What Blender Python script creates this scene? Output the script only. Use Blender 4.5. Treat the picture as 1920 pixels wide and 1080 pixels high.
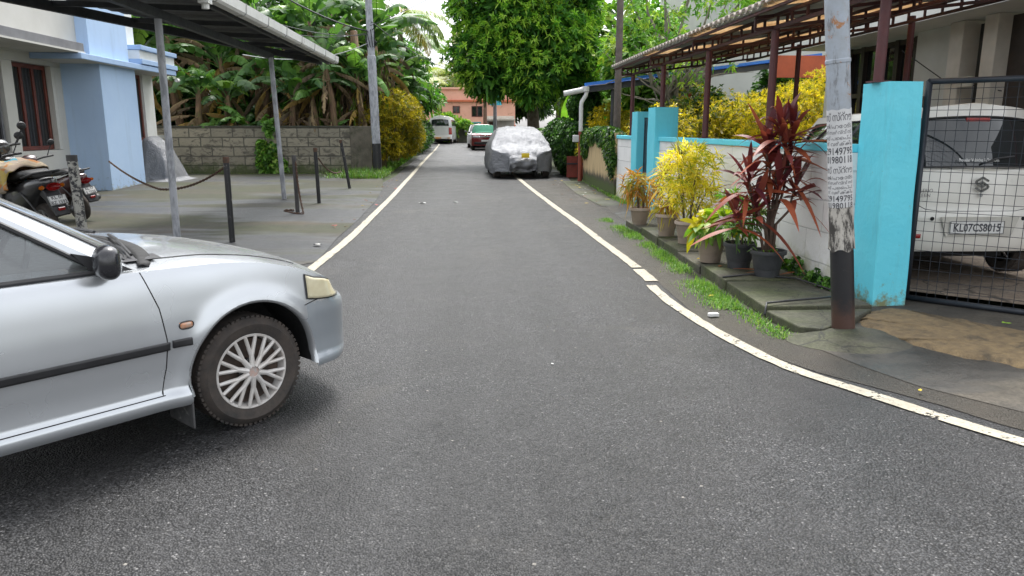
import bpy, bmesh, math, random
import numpy as np
from mathutils import Vector, Matrix
for o in list(bpy.data.objects): bpy.data.objects.remove(o)
SC = bpy.context.scene
COL = SC.collection
R = math.radians
PI = math.pi
# ---------------------------------------------------------------- camera
CAMH = 1.5
PITCH = math.atan(298/1400); YAW = R(3.558)
cam = bpy.data.cameras.new('camera'); camo = bpy.data.objects.new('camera', cam); COL.objects.link(camo)
cam.sensor_width = 36; cam.lens = 36*1400/1920; cam.clip_end = 3000; cam.clip_start = .05
camo.location = (0, 0, CAMH); camo.rotation_euler = (PI/2-PITCH, 0, -YAW)
SC.camera = camo
# ---------------------------------------------------------------- sky and sun
SUN_EL, SUN_AZ = R(62), R(12)      # azimuth measured from +Y towards +X
w = bpy.data.worlds.new('World'); SC.world = w; w.use_nodes = True
nt = w.node_tree; nt.nodes.clear()
wo = nt.nodes.new('ShaderNodeOutputWorld'); bg = nt.nodes.new('ShaderNodeBackground')
sky = nt.nodes.new('ShaderNodeTexSky'); sky.sky_type = 'NISHITA'; sky.sun_disc = False
sky.sun_elevation = SUN_EL; sky.sun_rotation = SUN_AZ; sky.dust_density = 3.0; sky.air_density = 1.0
hs = nt.nodes.new('ShaderNodeHueSaturation'); hs.inputs['Saturation'].default_value = .16
tc = nt.nodes.new('ShaderNodeTexCoord'); nz = nt.nodes.new('ShaderNodeTexNoise'); nz.inputs['Scale'].default_value = 2.2; nz.inputs['Detail'].default_value = 5
rp = nt.nodes.new('ShaderNodeValToRGB'); rp.color_ramp.elements[0].position = .3; rp.color_ramp.elements[0].color = (.86, .88, .92, 1)
rp.color_ramp.elements[1].position = .7; rp.color_ramp.elements[1].color = (1.3, 1.3, 1.28, 1)
mx = nt.nodes.new('ShaderNodeMix'); mx.data_type = 'RGBA'; mx.blend_type = 'MULTIPLY'; mx.inputs[0].default_value = 1
nt.links.new(sky.outputs[0], hs.inputs['Color']); nt.links.new(tc.outputs['Generated'], nz.inputs['Vector']); nt.links.new(nz.outputs[0], rp.inputs[0])
nt.links.new(hs.outputs[0], mx.inputs[6]); nt.links.new(rp.outputs[0], mx.inputs[7]); nt.links.new(mx.outputs[2], bg.inputs[0]); nt.links.new(bg.outputs[0], wo.inputs[0])
bg.inputs[1].default_value = .15
sl = bpy.data.lights.new('sun', 'SUN'); sl.energy = 1.35; sl.angle = R(14); sl.color = (1, .97, .92)
so = bpy.data.objects.new('sun', sl); COL.objects.link(so); so.location = (0, 0, 30)
sd = Vector((math.sin(SUN_AZ)*math.cos(SUN_EL), math.cos(SUN_AZ)*math.cos(SUN_EL), math.sin(SUN_EL)))
so.rotation_euler = (-sd).to_track_quat('-Z', 'Y').to_euler()
SC.view_settings.view_transform = 'Standard'; SC.view_settings.look = 'None'
SC.view_settings.exposure = 1.35; SC.view_settings.gamma = 1

# ---------------------------------------------------------------- helpers
random.seed(7); RNG = np.random.default_rng(7)
_gy = [-50, 10, 20, 45, 63, 90, 120, 3000]; _gz = [0, 0, .1, .15, .3, .8, 1.4, 1.4]
def gz(y): return float(np.interp(y, _gy, _gz))
def lerp(a, b, t): return a+(b-a)*t
def nz3(v): v = Vector(v); return v.normalized() if v.length > 1e-9 else Vector((0, 0, 1))

def tag(o, label=None, cat=None, group=None, kind=None):
    if label: o['label'] = label
    if cat: o['category'] = cat
    if group: o['group'] = group
    if kind: o['kind'] = kind
    return o
def empty(name, loc=(0, 0, 0), rz=0, label=None, cat=None, group=None):
    o = bpy.data.objects.new(name, None); COL.objects.link(o); o.location = loc; o.rotation_euler = (0, 0, rz)
    o.empty_display_size = .1
    return tag(o, label, cat, group)
def copy_tree(o, parent=None):
    c = o.copy(); COL.objects.link(c)
    if parent: c.parent = parent
    for ch in [x for x in bpy.data.objects if x.parent == o]: copy_tree(ch, c)
    return c

class MB:
    def __init__(s): s.v = []; s.f = []
    def add(s, vs, fs):
        n = len(s.v); s.v += [tuple(v) for v in vs]; s.f += [tuple(i+n for i in f) for f in fs]; return s
    def box(s, c, size, rz=0, rx=0, ry=0, taper=1.0):
        hx, hy, hz = size[0]/2, size[1]/2, size[2]/2
        M = Matrix.Translation(c) @ Matrix.Rotation(rz, 4, 'Z') @ Matrix.Rotation(ry, 4, 'Y') @ Matrix.Rotation(rx, 4, 'X')
        vs = [M @ Vector((x*hx*(taper if z > 0 else 1), y*hy*(taper if z > 0 else 1), z*hz)) for z in (-1, 1) for y in (-1, 1) for x in (-1, 1)]
        return s.add(vs, [(0, 2, 3, 1), (4, 5, 7, 6), (0, 1, 5, 4), (2, 6, 7, 3), (0, 4, 6, 2), (1, 3, 7, 5)])
    def bbox(s, x0, x1, y0, y1, z0, z1): return s.box(((x0+x1)/2, (y0+y1)/2, (z0+z1)/2), (abs(x1-x0), abs(y1-y0), abs(z1-z0)))
    def bar(s, a, b, wd, ht=None, up=(0, 0, 1)):
        a = Vector(a); b = Vector(b); ht = ht or wd; d = (b-a).normalized(); up = Vector(up)
        if abs(d.dot(up)) > .98: up = Vector((1, 0, 0))
        sx = d.cross(up).normalized()*wd/2; sz = sx.cross(d).normalized()*ht/2
        vs = [p+i*sx+j*sz for p in (a, b) for i, j in ((-1, -1), (1, -1), (1, 1), (-1, 1))]
        return s.add(vs, [(3, 2, 1, 0), (4, 5, 6, 7), (0, 1, 5, 4), (1, 2, 6, 5), (2, 3, 7, 6), (3, 0, 4, 7)])
    def tube(s, pts, r, n=8, cap=True, sq=1.0):
        pts = [Vector(p) for p in pts]; m = len(pts)
        rs = r if isinstance(r, (list, tuple)) else [r]*m
        base = len(s.v); ref = None
        for i, p in enumerate(pts):
            d = (pts[min(i+1, m-1)]-pts[max(i-1, 0)])
            d = d.normalized() if d.length > 1e-9 else Vector((0, 0, 1))
            if ref is None: ref = Vector((1, 0, 0)) if abs(d.x) < .9 else Vector((0, 1, 0))
            a = (ref-d*ref.dot(d)).normalized(); b = d.cross(a); ref = a
            for k in range(n):
                t = 2*PI*k/n; s.v.append(tuple(p+(a*math.cos(t)+b*math.sin(t)*sq)*rs[i]))
        for i in range(m-1):
            for k in range(n):
                k2 = (k+1) % n; s.f.append((base+i*n+k, base+i*n+k2, base+(i+1)*n+k2, base+(i+1)*n+k))
        if cap: s.f.append(tuple(base+k for k in range(n))[::-1]); s.f.append(tuple(base+(m-1)*n+k for k in range(n)))
        return s
    def lathe(s, prof, c=(0, 0, 0), n=24, axis='z', cap=True):
        base = len(s.v)
        for (r, z) in prof:
            for k in range(n):
                t = 2*PI*k/n; p = (r*math.cos(t), r*math.sin(t), z)
                if axis == 'y': p = (r*math.cos(t), z, r*math.sin(t))
                if axis == 'x': p = (z, r*math.cos(t), r*math.sin(t))
                s.v.append((p[0]+c[0], p[1]+c[1], p[2]+c[2]))
        m = len(prof)
        for i in range(m-1):
            for k in range(n):
                k2 = (k+1) % n; s.f.append((base+i*n+k, base+i*n+k2, base+(i+1)*n+k2, base+(i+1)*n+k))
        if cap:
            s.f.append(tuple(base+k for k in range(n))[::-1]); s.f.append(tuple(base+(m-1)*n+k for k in range(n)))
        return s
    def grid(s, fn, nu, nv):
        vs = [fn(i/nu, j/nv) for j in range(nv+1) for i in range(nu+1)]
        return s.add(vs, [(j*(nu+1)+i, j*(nu+1)+i+1, (j+1)*(nu+1)+i+1, (j+1)*(nu+1)+i) for j in range(nv) for i in range(nu)])
    def prism(s, poly, fa, fb):
        """poly: list of 2D points; fa, fb map a 2D point to 3D on either side"""
        n = len(poly); vs = [fa(p) for p in poly]+[fb(p) for p in poly]
        fs = [tuple(range(n))[::-1], tuple(range(n, 2*n))]+[(i, (i+1) % n, n+(i+1) % n, n+i) for i in range(n)]
        return s.add(vs, fs)
    def build(s, name, m, parent=None, smooth=False, bevel=0, auto=None, solid=0, recalc=True, subs=0):
        me = bpy.data.meshes.new(name); me.from_pydata(s.v, [], s.f)
        if recalc:
            bm = bmesh.new(); bm.from_mesh(me); bmesh.ops.recalc_face_normals(bm, faces=bm.faces); bm.to_mesh(me); bm.free()
        me.materials.append(m)
        o = bpy.data.objects.new(name, me); COL.objects.link(o)
        if parent: o.parent = parent
        if smooth: me.polygons.foreach_set('use_smooth', [True]*len(me.polygons))
        if auto is not None:
            me.polygons.foreach_set('use_smooth', [True]*len(me.polygons)); me.set_sharp_from_angle(angle=R(auto))
        if solid: md = o.modifiers.new('solid', 'SOLIDIFY'); md.thickness = solid; md.offset = 0
        if bevel: md = o.modifiers.new('bevel', 'BEVEL'); md.width = bevel; md.segments = 2; md.limit_method = 'ANGLE'; md.angle_limit = R(40)
        if subs: md = o.modifiers.new('sub', 'SUBSURF'); md.levels = md.render_levels = subs
        me.update(); return o

def npmesh(name, V, F, m, parent=None, C=None, smooth=False):
    V = np.asarray(V, dtype=np.float32).reshape(-1, 3); F = np.asarray(F, dtype=np.int32); k = F.shape[1]; nf = len(F)
    me = bpy.data.meshes.new(name); me.vertices.add(len(V)); me.vertices.foreach_set('co', V.ravel())
    me.loops.add(nf*k); me.loops.foreach_set('vertex_index', F.ravel())
    me.polygons.add(nf); me.polygons.foreach_set('loop_start', np.arange(0, nf*k, k, dtype=np.int32))
    if C is not None:
        a = me.attributes.new('Col', 'FLOAT_COLOR', 'POINT'); C4 = np.ones((len(V), 4), dtype=np.float32); C4[:, :3] = C; a.data.foreach_set('color', C4.ravel())
    me.update(calc_edges=True); me.validate()
    if smooth: me.polygons.foreach_set('use_smooth', [True]*len(me.polygons))
    me.materials.append(m); o = bpy.data.objects.new(name, me); COL.objects.link(o)
    if parent: o.parent = parent
    return o

# ---------------------------------------------------------------- materials
_MC = {}
class NT:
    def __init__(s, name):
        s.m = bpy.data.materials.new(name); s.m.use_nodes = True; s.t = s.m.node_tree; s.t.nodes.clear()
        s.out = s.n('ShaderNodeOutputMaterial'); s.b = s.n('ShaderNodeBsdfPrincipled'); s.l(s.b, 0, s.out, 0)
        s.co = s.n('ShaderNodeTexCoord')
    def n(s, t, **kw):
        x = s.t.nodes.new(t)
        for k, v in kw.items(): setattr(x, k, v)
        return x
    def l(s, a, i, b, j): s.t.links.new(a.outputs[i], b.inputs[j])
    def noise(s, scale, detail=4, rough=.55, vec=None, dist=0):
        x = s.n('ShaderNodeTexNoise'); x.inputs['Scale'].default_value = scale; x.inputs['Detail'].default_value = detail
        x.inputs['Roughness'].default_value = rough; x.inputs['Distortion'].default_value = dist
        if vec is None: s.l(s.co, 'Object', x, 'Vector')
        else: s.t.links.new(vec, x.inputs['Vector'])
        return x.outputs[0]
    def vor(s, scale, feature='F1', out='Distance', vec=None):
        x = s.n('ShaderNodeTexVoronoi', feature=feature); x.inputs['Scale'].default_value = scale
        if vec is None: s.l(s.co, 'Object', x, 'Vector')
        else: s.t.links.new(vec, x.inputs['Vector'])
        return x.outputs[out]
    def ramp(s, fac, stops, interp='LINEAR'):
        x = s.n('ShaderNodeValToRGB'); cr = x.color_ramp; cr.interpolation = interp
        while len(cr.elements) < len(stops): cr.elements.new(.5)
        for e, (p, c) in zip(cr.elements, stops):
            e.position = p; e.color = (*(c if isinstance(c, (tuple, list)) else (c, c, c)), 1)
        s.t.links.new(fac, x.inputs[0]); return x.outputs[0]
    def mix(s, fac, a, b, mode='MIX'):
        x = s.n('ShaderNodeMix', data_type='RGBA', blend_type=mode)
        for v, i in ((fac, 0), (a, 6), (b, 7)):
            if isinstance(v, (int, float)): x.inputs[i].default_value = v if i == 0 else (v, v, v, 1)
            elif isinstance(v, (tuple, list)): x.inputs[i].default_value = (*v, 1)
            else: s.t.links.new(v, x.inputs[i])
        return x.outputs[2]
    def math(s, op, a, b=0.0, clamp=False):
        x = s.n('ShaderNodeMath', operation=op); x.use_clamp = clamp
        for i, v in ((0, a), (1, b)):
            if isinstance(v, (int, float)): x.inputs[i].default_value = v
            else: s.t.links.new(v, x.inputs[i])
        return x.outputs[0]
    def sep(s, out='Object'):
        x = s.n('ShaderNodeSeparateXYZ'); s.l(s.co, out, x, 0); return x.outputs
    def comb(s, a, b, c=0.0):
        x = s.n('ShaderNodeCombineXYZ')
        for i, v in enumerate((a, b, c)):
            if isinstance(v, (int, float)): x.inputs[i].default_value = v
            else: s.t.links.new(v, x.inputs[i])
        return x.outputs[0]
    def bump(s, h, strength=.3, dist=.01):
        x = s.n('ShaderNodeBump'); x.inputs['Strength'].default_value = strength; x.inputs['Distance'].default_value = dist
        s.t.links.new(h, x.inputs['Height']); s.l(x, 0, s.b, 'Normal'); return x
    def set(s, **kw):
        for k, v in kw.items():
            i = s.b.inputs[k.replace('_', ' ')]
            if isinstance(v, (int, float)): i.default_value = v
            elif isinstance(v, (tuple, list)): i.default_value = (*v, 1) if len(v) == 3 else v
            else: s.t.links.new(v, i)
        return s

def mat(name, col, col2=None, scale=6, rough=.6, bump=0, bs=None, metal=0, coat=0, amt=.5, dist=.005, dirt=None, dscale=3, damt=.55, spec=.5):
    if name in _MC: return _MC[name]
    t = NT(name)
    c2 = col2 or tuple(x*.78 for x in col)
    n1 = t.noise(scale, 6, .6); c = t.mix(t.ramp(n1, [(.5-.3*amt, 0.), (.5+.3*amt, 1.)]), col, c2)
    if dirt:
        n2 = t.noise(dscale, 7, .7, dist=.4); c = t.mix(t.ramp(n2, [(damt, 0.), (damt+.13, .85)]), c, dirt)
    t.set(Base_Color=c, Metallic=metal, Coat_Weight=coat)
    t.b.inputs['Specular IOR Level'].default_value = spec
    n3 = t.noise((bs or scale*6), 4); t.set(Roughness=t.ramp(n3, [(.25, max(0, rough-.1)), (.75, min(1, rough+.1))]))
    if bump: t.bump(n3, bump, dist)
    _MC[name] = t.m; return t.m

def leafmat(name='leaf', rough=.42, trans=.3):
    t = NT(name); a = t.n('ShaderNodeAttribute'); a.attribute_name = 'Col'
    nn = t.noise(3.0, 3); c = t.mix(1.0, a.outputs['Color'], t.ramp(nn, [(.3, .8), (.7, 1.15)]), 'MULTIPLY')
    t.set(Base_Color=c, Roughness=rough); t.b.inputs['Specular IOR Level'].default_value = .35
    tr = t.n('ShaderNodeBsdfTranslucent'); t.t.links.new(t.mix(1.0, c, (1.5, 1.7, .7), 'MULTIPLY'), tr.inputs[0])
    ms = t.n('ShaderNodeMixShader'); ms.inputs[0].default_value = trans; t.l(t.b, 0, ms, 1); t.l(tr, 0, ms, 2); t.l(ms, 0, t.out, 0)
    return t.m
LEAF = leafmat()
LEAFM = leafmat('leaf_matte', .75, .2)

BLACK = mat('black_plastic', (.018, .018, .02), (.03, .03, .032), rough=.45, bump=.1)
RUBBER = mat('tyre_rubber', (.035, .032, .03), (.075, .06, .05), scale=9, rough=.85, bump=.3, bs=60)
CHROME = mat('chrome', (.7, .7, .7), rough=.12, metal=1)
DARKGLASS = mat('dark_glass', (.012, .016, .018), rough=.04, coat=1, spec=.8, bs=2)
WHITEP = mat('white_paint', (.78, .78, .76), (.7, .7, .66), scale=3, rough=.5)
BARK = mat('bark', (.10, .075, .055), (.2, .17, .13), scale=8, rough=.9, bump=.8, bs=22, dist=.02)
DEADLEAF = mat('dead_leaf', (.21, .13, .075), (.1, .062, .04), scale=5, rough=.9, bump=.6, bs=25, dist=.02)
RUST = mat('rusty_iron', (.12, .06, .035), (.06, .04, .03), scale=30, rough=.8, bump=.4)

def glassmat():
    t = NT('window_glass'); t.set(Base_Color=(.75, .85, .86), Roughness=.02); t.b.inputs['Specular IOR Level'].default_value = .9
    tr = t.n('ShaderNodeBsdfTransparent'); tr.inputs[0].default_value = (.70, .77, .78, 1)
    gl = t.n('ShaderNodeBsdfGlossy'); gl.inputs['Roughness'].default_value = .03; gl.inputs['Color'].default_value = (.95, .97, 1, 1)
    fr = t.n('ShaderNodeFresnel'); fr.inputs[0].default_value = 1.5
    f = t.math('MULTIPLY_ADD', fr.outputs[0], 1.6); f.node.inputs[2].default_value = .04
    ms = t.n('ShaderNodeMixShader'); t.t.links.new(f, ms.inputs[0]); t.l(tr, 0, ms, 1); t.l(gl, 0, ms, 2)
    df = t.n('ShaderNodeBsdfDiffuse'); df.inputs[0].default_value = (.62, .64, .63, 1); m2 = t.n('ShaderNodeMixShader'); t.t.links.new(t.ramp(t.noise(2.5, 4), [(.3, .10), (.7, .20)]), m2.inputs[0]); t.l(ms, 0, m2, 1); t.l(df, 0, m2, 2); t.l(m2, 0, t.out, 0)
    return t.m
GLASS = glassmat()

def paint(name, col, metal=.0, rough=.3, dust=(.3, .28, .25), dustamt=.25):
    t = NT(name)
    n1 = t.noise(1.3, 3, .5); f = t.math('MULTIPLY', t.ramp(n1, [(.35, 0.), (.8, 1.)]), dustamt)
    t.set(Base_Color=t.mix(f, col, dust), Metallic=metal, Roughness=t.ramp(t.noise(3, 3, .5), [(.3, rough-.04), (.8, rough+.08)]), Coat_Weight=.8, Coat_Roughness=.08)
    return t.m

def text_mb(body, h, font='', bold=0.0, xs=1.0):
    """flat lettering as (verts, faces), x along the text from 0, y up, cap height about h"""
    cu = bpy.data.curves.new('lettering', 'FONT'); cu.body = body; cu.size = 1; cu.resolution_u = 2; cu.offset = bold
    o = bpy.data.objects.new('lettering', cu); COL.objects.link(o)
    dg = bpy.context.evaluated_depsgraph_get(); me = o.evaluated_get(dg).to_mesh()
    vs = [(v.co.x, v.co.y) for v in me.vertices]; fs = [tuple(p.vertices) for p in me.polygons]
    o.evaluated_get(dg).to_mesh_clear(); bpy.data.objects.remove(o); bpy.data.curves.remove(cu)
    if not vs: return [], [], 0
    x0 = min(v[0] for v in vs); x1 = max(v[0] for v in vs); k = h/.70
    return [((v[0]-x0)*k*xs, v[1]*k) for v in vs], fs, (x1-x0)*k*xs

# ================================================================ SETTING: ground sheets
def asphalt(name, base=(.050, .050, .052), light=(.115, .113, .112), big=(.034, .033, .033), brown=None):
    t = NT(name)
    v = t.vor(105, 'F1', 'Color'); vd = t.vor(105, 'F1', 'Distance')
    sx = t.n('ShaderNodeSeparateXYZ'); t.t.links.new(v, sx.inputs[0])
    stone = t.ramp(sx.outputs[0], [(0, tuple(x*.35 for x in base)), (.45, base), (.82, tuple(x*1.5 for x in base)), (.975, light), (1, tuple(x*2.2 for x in light))])
    gap = t.ramp(vd, [(.40, 1.), (.72, .22)])
    c = t.mix(1.0, stone, gap, 'MULTIPLY')
    n1 = t.noise(.55, 6, .65, dist=.5); c = t.mix(t.ramp(n1, [(.40, 0.), (.66, .75)]), c, big)
    n2 = t.noise(2.4, 6, .65); c = t.mix(1.0, c, t.ramp(n2, [(.3, .82), (.7, 1.16)]), 'MULTIPLY')
    if brown: n4 = t.noise(1.3, 6, .7); c = t.mix(t.ramp(n4, [(.35, 0.), (.65, .8)]), c, brown)
    if not brown:
        xx, yy, zz2 = t.sep(); n6 = t.noise(1.0, 4, .6, vec=t.comb(t.math('MULTIPLY', xx, 1.1), t.math('MULTIPLY', yy, .07), 0.)); c = t.mix(1.0, c, t.ramp(n6, [(.35, .80), (.65, 1.22)]), 'MULTIPLY')
        n7 = t.noise(.5, 6, .7, dist=.7); c = t.mix(t.ramp(n7, [(.56, 0.), (.66, .4)]), c, (.085, .078, .068))
    v2 = t.vor(11, 'F1', 'Color'); s2 = t.n('ShaderNodeSeparateXYZ'); t.t.links.new(v2, s2.inputs[0]); vd2 = t.vor(11)
    sp = t.math('MULTIPLY', t.ramp(vd2, [(.07, 1.), (.10, 0.)]), t.ramp(s2.outputs[1], [(.90, 0.), (.92, .8)]))
    c = t.mix(sp, c, (.30, .28, .25))
    t.b.inputs['Specular IOR Level'].default_value = .38
    t.set(Base_Color=c, Roughness=t.ramp(n2, [(.3, .38), (.7, .58)]))
    h = t.math('ADD', t.math('MULTIPLY', t.ramp(vd, [(0, 1.), (.8, 0.)]), .7), t.math('MULTIPLY', sx.outputs[1], .6))
    t.bump(h, 1.0, .008)
    return t.m
ASPH = asphalt('asphalt')
ASPH_OLD = asphalt('old_asphalt', (.045, .040, .032), (.11, .10, .085), (.038, .034, .027), brown=(.065, .054, .040))

def concrete(name, base, c2, moss, mossamt=.5, wet=(.05, .05, .05), wetamt=.5, slab=None):
    t = NT(name)
    # bands across the yard: stretch the pattern along X
    x, y, z = t.sep(); vv = t.comb(t.math('MULTIPLY', x, .28), y, z)
    n0 = t.noise(1.1, 6, .6, vec=vv, dist=.3); c = t.mix(t.ramp(n0, [(.38, 0.), (.6, 1.)]), base, c2)
    n1 = t.noise(.9, 6, .65, vec=t.comb(t.math('MULTIPLY', x, .5), t.math('ADD', y, 11.3), z), dist=.5)
    c = t.mix(t.ramp(n1, [(mossamt-.06, 0.), (mossamt+.12, .85)]), c, moss)
    n2 = t.noise(.7, 5, .6, vec=t.comb(t.math('MULTIPLY', x, .35), t.math('ADD', y, 31.7), z)); wf = t.ramp(n2, [(wetamt-.03, 0.), (wetamt+.08, 1.)])
    c = t.mix(wf, c, wet)
    n3 = t.noise(45, 5, .7); c = t.mix(1.0, c, t.ramp(n3, [(.3, .65), (.7, 1.35)]), 'MULTIPLY'); n9 = t.noise(6, 7, .75, dist=.5); c = t.mix(1.0, c, t.ramp(n9, [(.32, .6), (.7, 1.35)]), 'MULTIPLY')
    v = t.vor(1.1, 'DISTANCE_TO_EDGE', vec=t.comb(t.math('ADD', x, t.math('MULTIPLY', t.noise(2.5, 4), .8)), y, 0.)); cr = t.ramp(v, [(.004, 1.), (.012, 0.)])
    c = t.mix(t.math('MULTIPLY', cr, .7), c, (.02, .02, .018))
    t.set(Base_Color=c, Roughness=t.mix(wf, .8, t.ramp(n3, [(.3, .36), (.7, .6)])))
    t.bump(n3, .6, .008); return t.m
YARD = concrete('yard_concrete', (.038, .037, .033), (.062, .046, .029), (.030, .036, .009), .43, (.026, .028, .032), .50)
PATHC = concrete('mossy_slab_concrete', (.10, .092, .066), (.07, .068, .05), (.055, .068, .020), .47, (.035, .035, .03), .58)
DRIVE = concrete('dark_driveway_concrete', (.062, .056, .047), (.085, .073, .056), (.05, .048, .028), .55, (.038, .036, .032), .54)
TAN = mat('tan_driveway_concrete', (.23, .165, .085), (.145, .105, .06), scale=14, rough=.92, bump=1.0, bs=30, dist=.02, dirt=(.075, .06, .04), dscale=6, damt=.53)
FLOORIN = concrete('porch_floor_concrete', (.24, .19, .145), (.18, .15, .12), (.12, .11, .07), .7, (.10, .09, .08), .62)
SOIL = mat('garden_soil', (.055, .05, .03), (.05, .075, .025), scale=2, rough=.95, bump=.8, bs=12, dist=.05)

def sheet(name, polys, dz, m, label=None, sub=True):
    """polys: list of (x, y) outlines laid on the ground, dz above it; cut along Y so that they follow the slope"""
    bm = bmesh.new()
    for p in polys:
        vs = [bm.verts.new((x, y, 0)) for x, y in p]; f = bm.faces.new(vs); bmesh.ops.triangulate(bm, faces=[f])
    for yc in (10, 12, 14, 16, 18, 20, 23, 26, 30, 35, 40, 45, 50, 55, 60, 63, 68, 75, 85, 90, 100, 120):
        bmesh.ops.bisect_plane(bm, geom=bm.verts[:]+bm.edges[:]+bm.faces[:], plane_co=(0, yc, 0), plane_no=(0, 1, 0))
    bmesh.ops.recalc_face_normals(bm, faces=bm.faces)
    for f in bm.faces:
        if f.normal.z < 0: f.normal_flip()
    for v in bm.verts: v.co.z = gz(v.co.y)+(dz(v.co.x, v.co.y) if callable(dz) else dz)
    me = bpy.data.meshes.new(name); bm.to_mesh(me); bm.free(); me.materials.append(m)
    o = bpy.data.objects.new(name, me); COL.objects.link(o); tag(o, label, kind='structure'); return o

sheet('ground', [[(-600, -300), (600, -300), (600, 1500), (-600, 1500)]], -.04, SOIL, 'dark garden soil and undergrowth around the lane')
RD = [(8.7, -2.1, 2.62), (12, -2.2, 2.6), (18, -2.3, 2.7), (23, -2.1, 3.1), (35, -2.3, 3.2), (50, -2.6, 3.6), (60, -4, 5), (66.5, -10, 12)]
poly = [(-40, -9), (16, -9), (16, 3.0), (5, 3.2), (3.3, 5), (2.62, 8.7)] + [(r, y) for y, l, r in RD[1:]] + [(l, y) for y, l, r in RD[::-1][:-1]] + [(-2.1, 8.9), (-40, 8.9)]
sheet('road', [poly], 0, ASPH, 'grey asphalt lane running away between the gardens')
# old shoulder between white line and kerb
sheet('road_shoulder', [[(1.90, 5.2), (2.02, 4.75), (2.2, 4.35), (2.45, 4.0), (2.62, 3.75), (2.75, 3.48), (3.1, 3.0), (4.2, 2.25), (6, 2.1), (6, 2.6), (3.4, 3.6), (2.6, 5), (2.6, 7), (2.66, 10), (2.66, 14), (2.75, 20.5), (1.62, 20.8), (1.86, 12), (1.93, 8), (1.88, 6)]], .004, ASPH_OLD, 'browner old asphalt beside the white edge line')
# left forecourt
sheet('forecourt', [[(-1.72, 8.6), (-1.95, 8.3), (-4, 8.5), (-9, 8.6), (-20, 8.6), (-20, 24.1), (-3.1, 24.1), (-2.45, 22.5), (-2.0, 18.5), (-1.85, 15.7), (-1.78, 12.5), (-1.8, 10.5)]],
      lambda x, y: .006+.05*max(0, min(1, (-x-2.0)/2.2)), YARD, 'mossy damp concrete forecourt of the blue house')
# right: low slabs, ramp, raised footpath, driveway
sheet('footpath', [[(2.6, 14.2), (3.3, 14.2), (3.2, 20.4), (2.62, 20.4), (2.5, 17)]], .012, PATHC, 'low concrete drain slabs by the tan wall')
def slab(name, pts, z0, z1, m, label):
    b = MB()
    b.prism(pts, lambda p: (p[0], p[1], gz(p[1])+z0), lambda p: (p[0], p[1], gz(p[1])+z1)); o = b.build(name, m, bevel=.012); tag(o, label, kind='structure')
ys = [5.02, 5.72, 6.75, 7.6, 8.55, 9.6, 10.6, 11.55]
cx = lambda y: float(np.interp(y, [5, 5.6, 6.45, 8.05, 10.6, 12], [2.44, 2.38, 2.41, 2.47, 2.52, 2.5]))
slab('footpath', [(2.40, 5.70), (2.45, 5.18), (2.60, 5.12), (2.98, 5.40), (3.28, 5.70)], -.03, .075, PATHC, 'broken end slab of the raised footpath at the pole')
for i in range(1, len(ys)-1):
    a, b_ = ys[i]+.008, ys[i+1]-.008; h = .10+.012*((i*7) % 3-1)
    slab('footpath', [(cx(a)+.01*((i*5) % 3), a), (3.3, a), (3.3, b_), (cx(b_)+.01*((i*5) % 3), b_)], -.03, h, PATHC, 'raised mossy drain slab under the potted plants')
b = MB(); b.add([(2.44, 11.6, .0), (3.3, 11.6, .11), (3.3, 14.2, .13), (2.5, 14.2, .02), (2.44, 11.6, -.03), (3.3, 11.6, -.03), (3.3, 14.2, -.03), (2.5, 14.2, -.03)],
                [(0, 1, 2, 3), (0, 4, 5, 1), (3, 2, 6, 7), (0, 3, 7, 4)]); tag(b.build('ramp', DRIVE), 'smooth concrete ramp up to the small gate', kind='structure')
# mound of mortar round the pole foot
b = MB(); b.grid(lambda u, v: (2.78+.42*math.cos(2*PI*u)*v*(1+.15*math.sin(5*PI*u)), 5.05+.40*math.sin(2*PI*u)*v, .075*(1-v**1.6)+.006), 28, 6); tag(b.build('pole_footing', PATHC, smooth=True), 'mossy mortar mound round the painted pole foot', kind='structure')
sheet('driveway', [[(2.40, 4.98), (2.54, 4.43), (2.67, 4.07), (2.99, 3.62), (3.8, 2.95), (5.5, 2.6), (9, 2.6), (9, 5.0), (5.2, 5.1), (3.9, 6.28), (3.3, 6.28), (3.3, 5.0)]],
      lambda x, y: .007+.045*max(0, min(1, (x+y*.35-4.4)/1.4)), DRIVE, 'dark damp concrete apron in front of the gate')
b = MB()
tp = [(3.06, 5.58), (3.25, 5.76), (3.47, 5.84), (3.60, 5.66), (3.76, 5.42), (3.86, 5.24), (4.03, 4.98), (4.3, 4.60), (4.7, 4.25), (5.6, 3.7), (5.2, 3.3), (4.6, 3.58), (4.2, 3.73), (3.85, 4.02), (3.55, 4.22), (3.42, 4.42), (3.24, 4.55), (3.10, 4.83), (2.93, 5.02), (2.95, 5.2), (2.99, 5.38)]
_q = random.Random(31); tp = [(lerp(tp[i][0], tp[(i+1) % len(tp)][0], j/6)+_q.uniform(-.022, .022), lerp(tp[i][1], tp[(i+1) % len(tp)][1], j/6)+_q.uniform(-.022, .022)) for i in range(len(tp)) for j in range(6)]
def tz(x, y): return .024+.045*max(0, min(1, (x+y*.35-4.4)/1.4))
cxm, cym = sum(p[0] for p in tp)/len(tp), sum(p[1] for p in tp)/len(tp)
vs = [(cxm, cym, tz(cxm, cym)+.012)]+[(lerp(cxm, x, .9), lerp(cym, y, .9), tz(x, y)+.008) for x, y in tp]+[(x, y, tz(x, y)-.03) for x, y in tp]
n = len(tp); b.add(vs, [(0, 1+i, 1+(i+1) % n) for i in range(n)]+[(1+i, 1+n+i, 1+n+(i+1) % n, 1+(i+1) % n) for i in range(n)])
tag(b.build('driveway_patch', TAN, smooth=True), 'rough tan concrete patch of the driveway', kind='structure')
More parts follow.
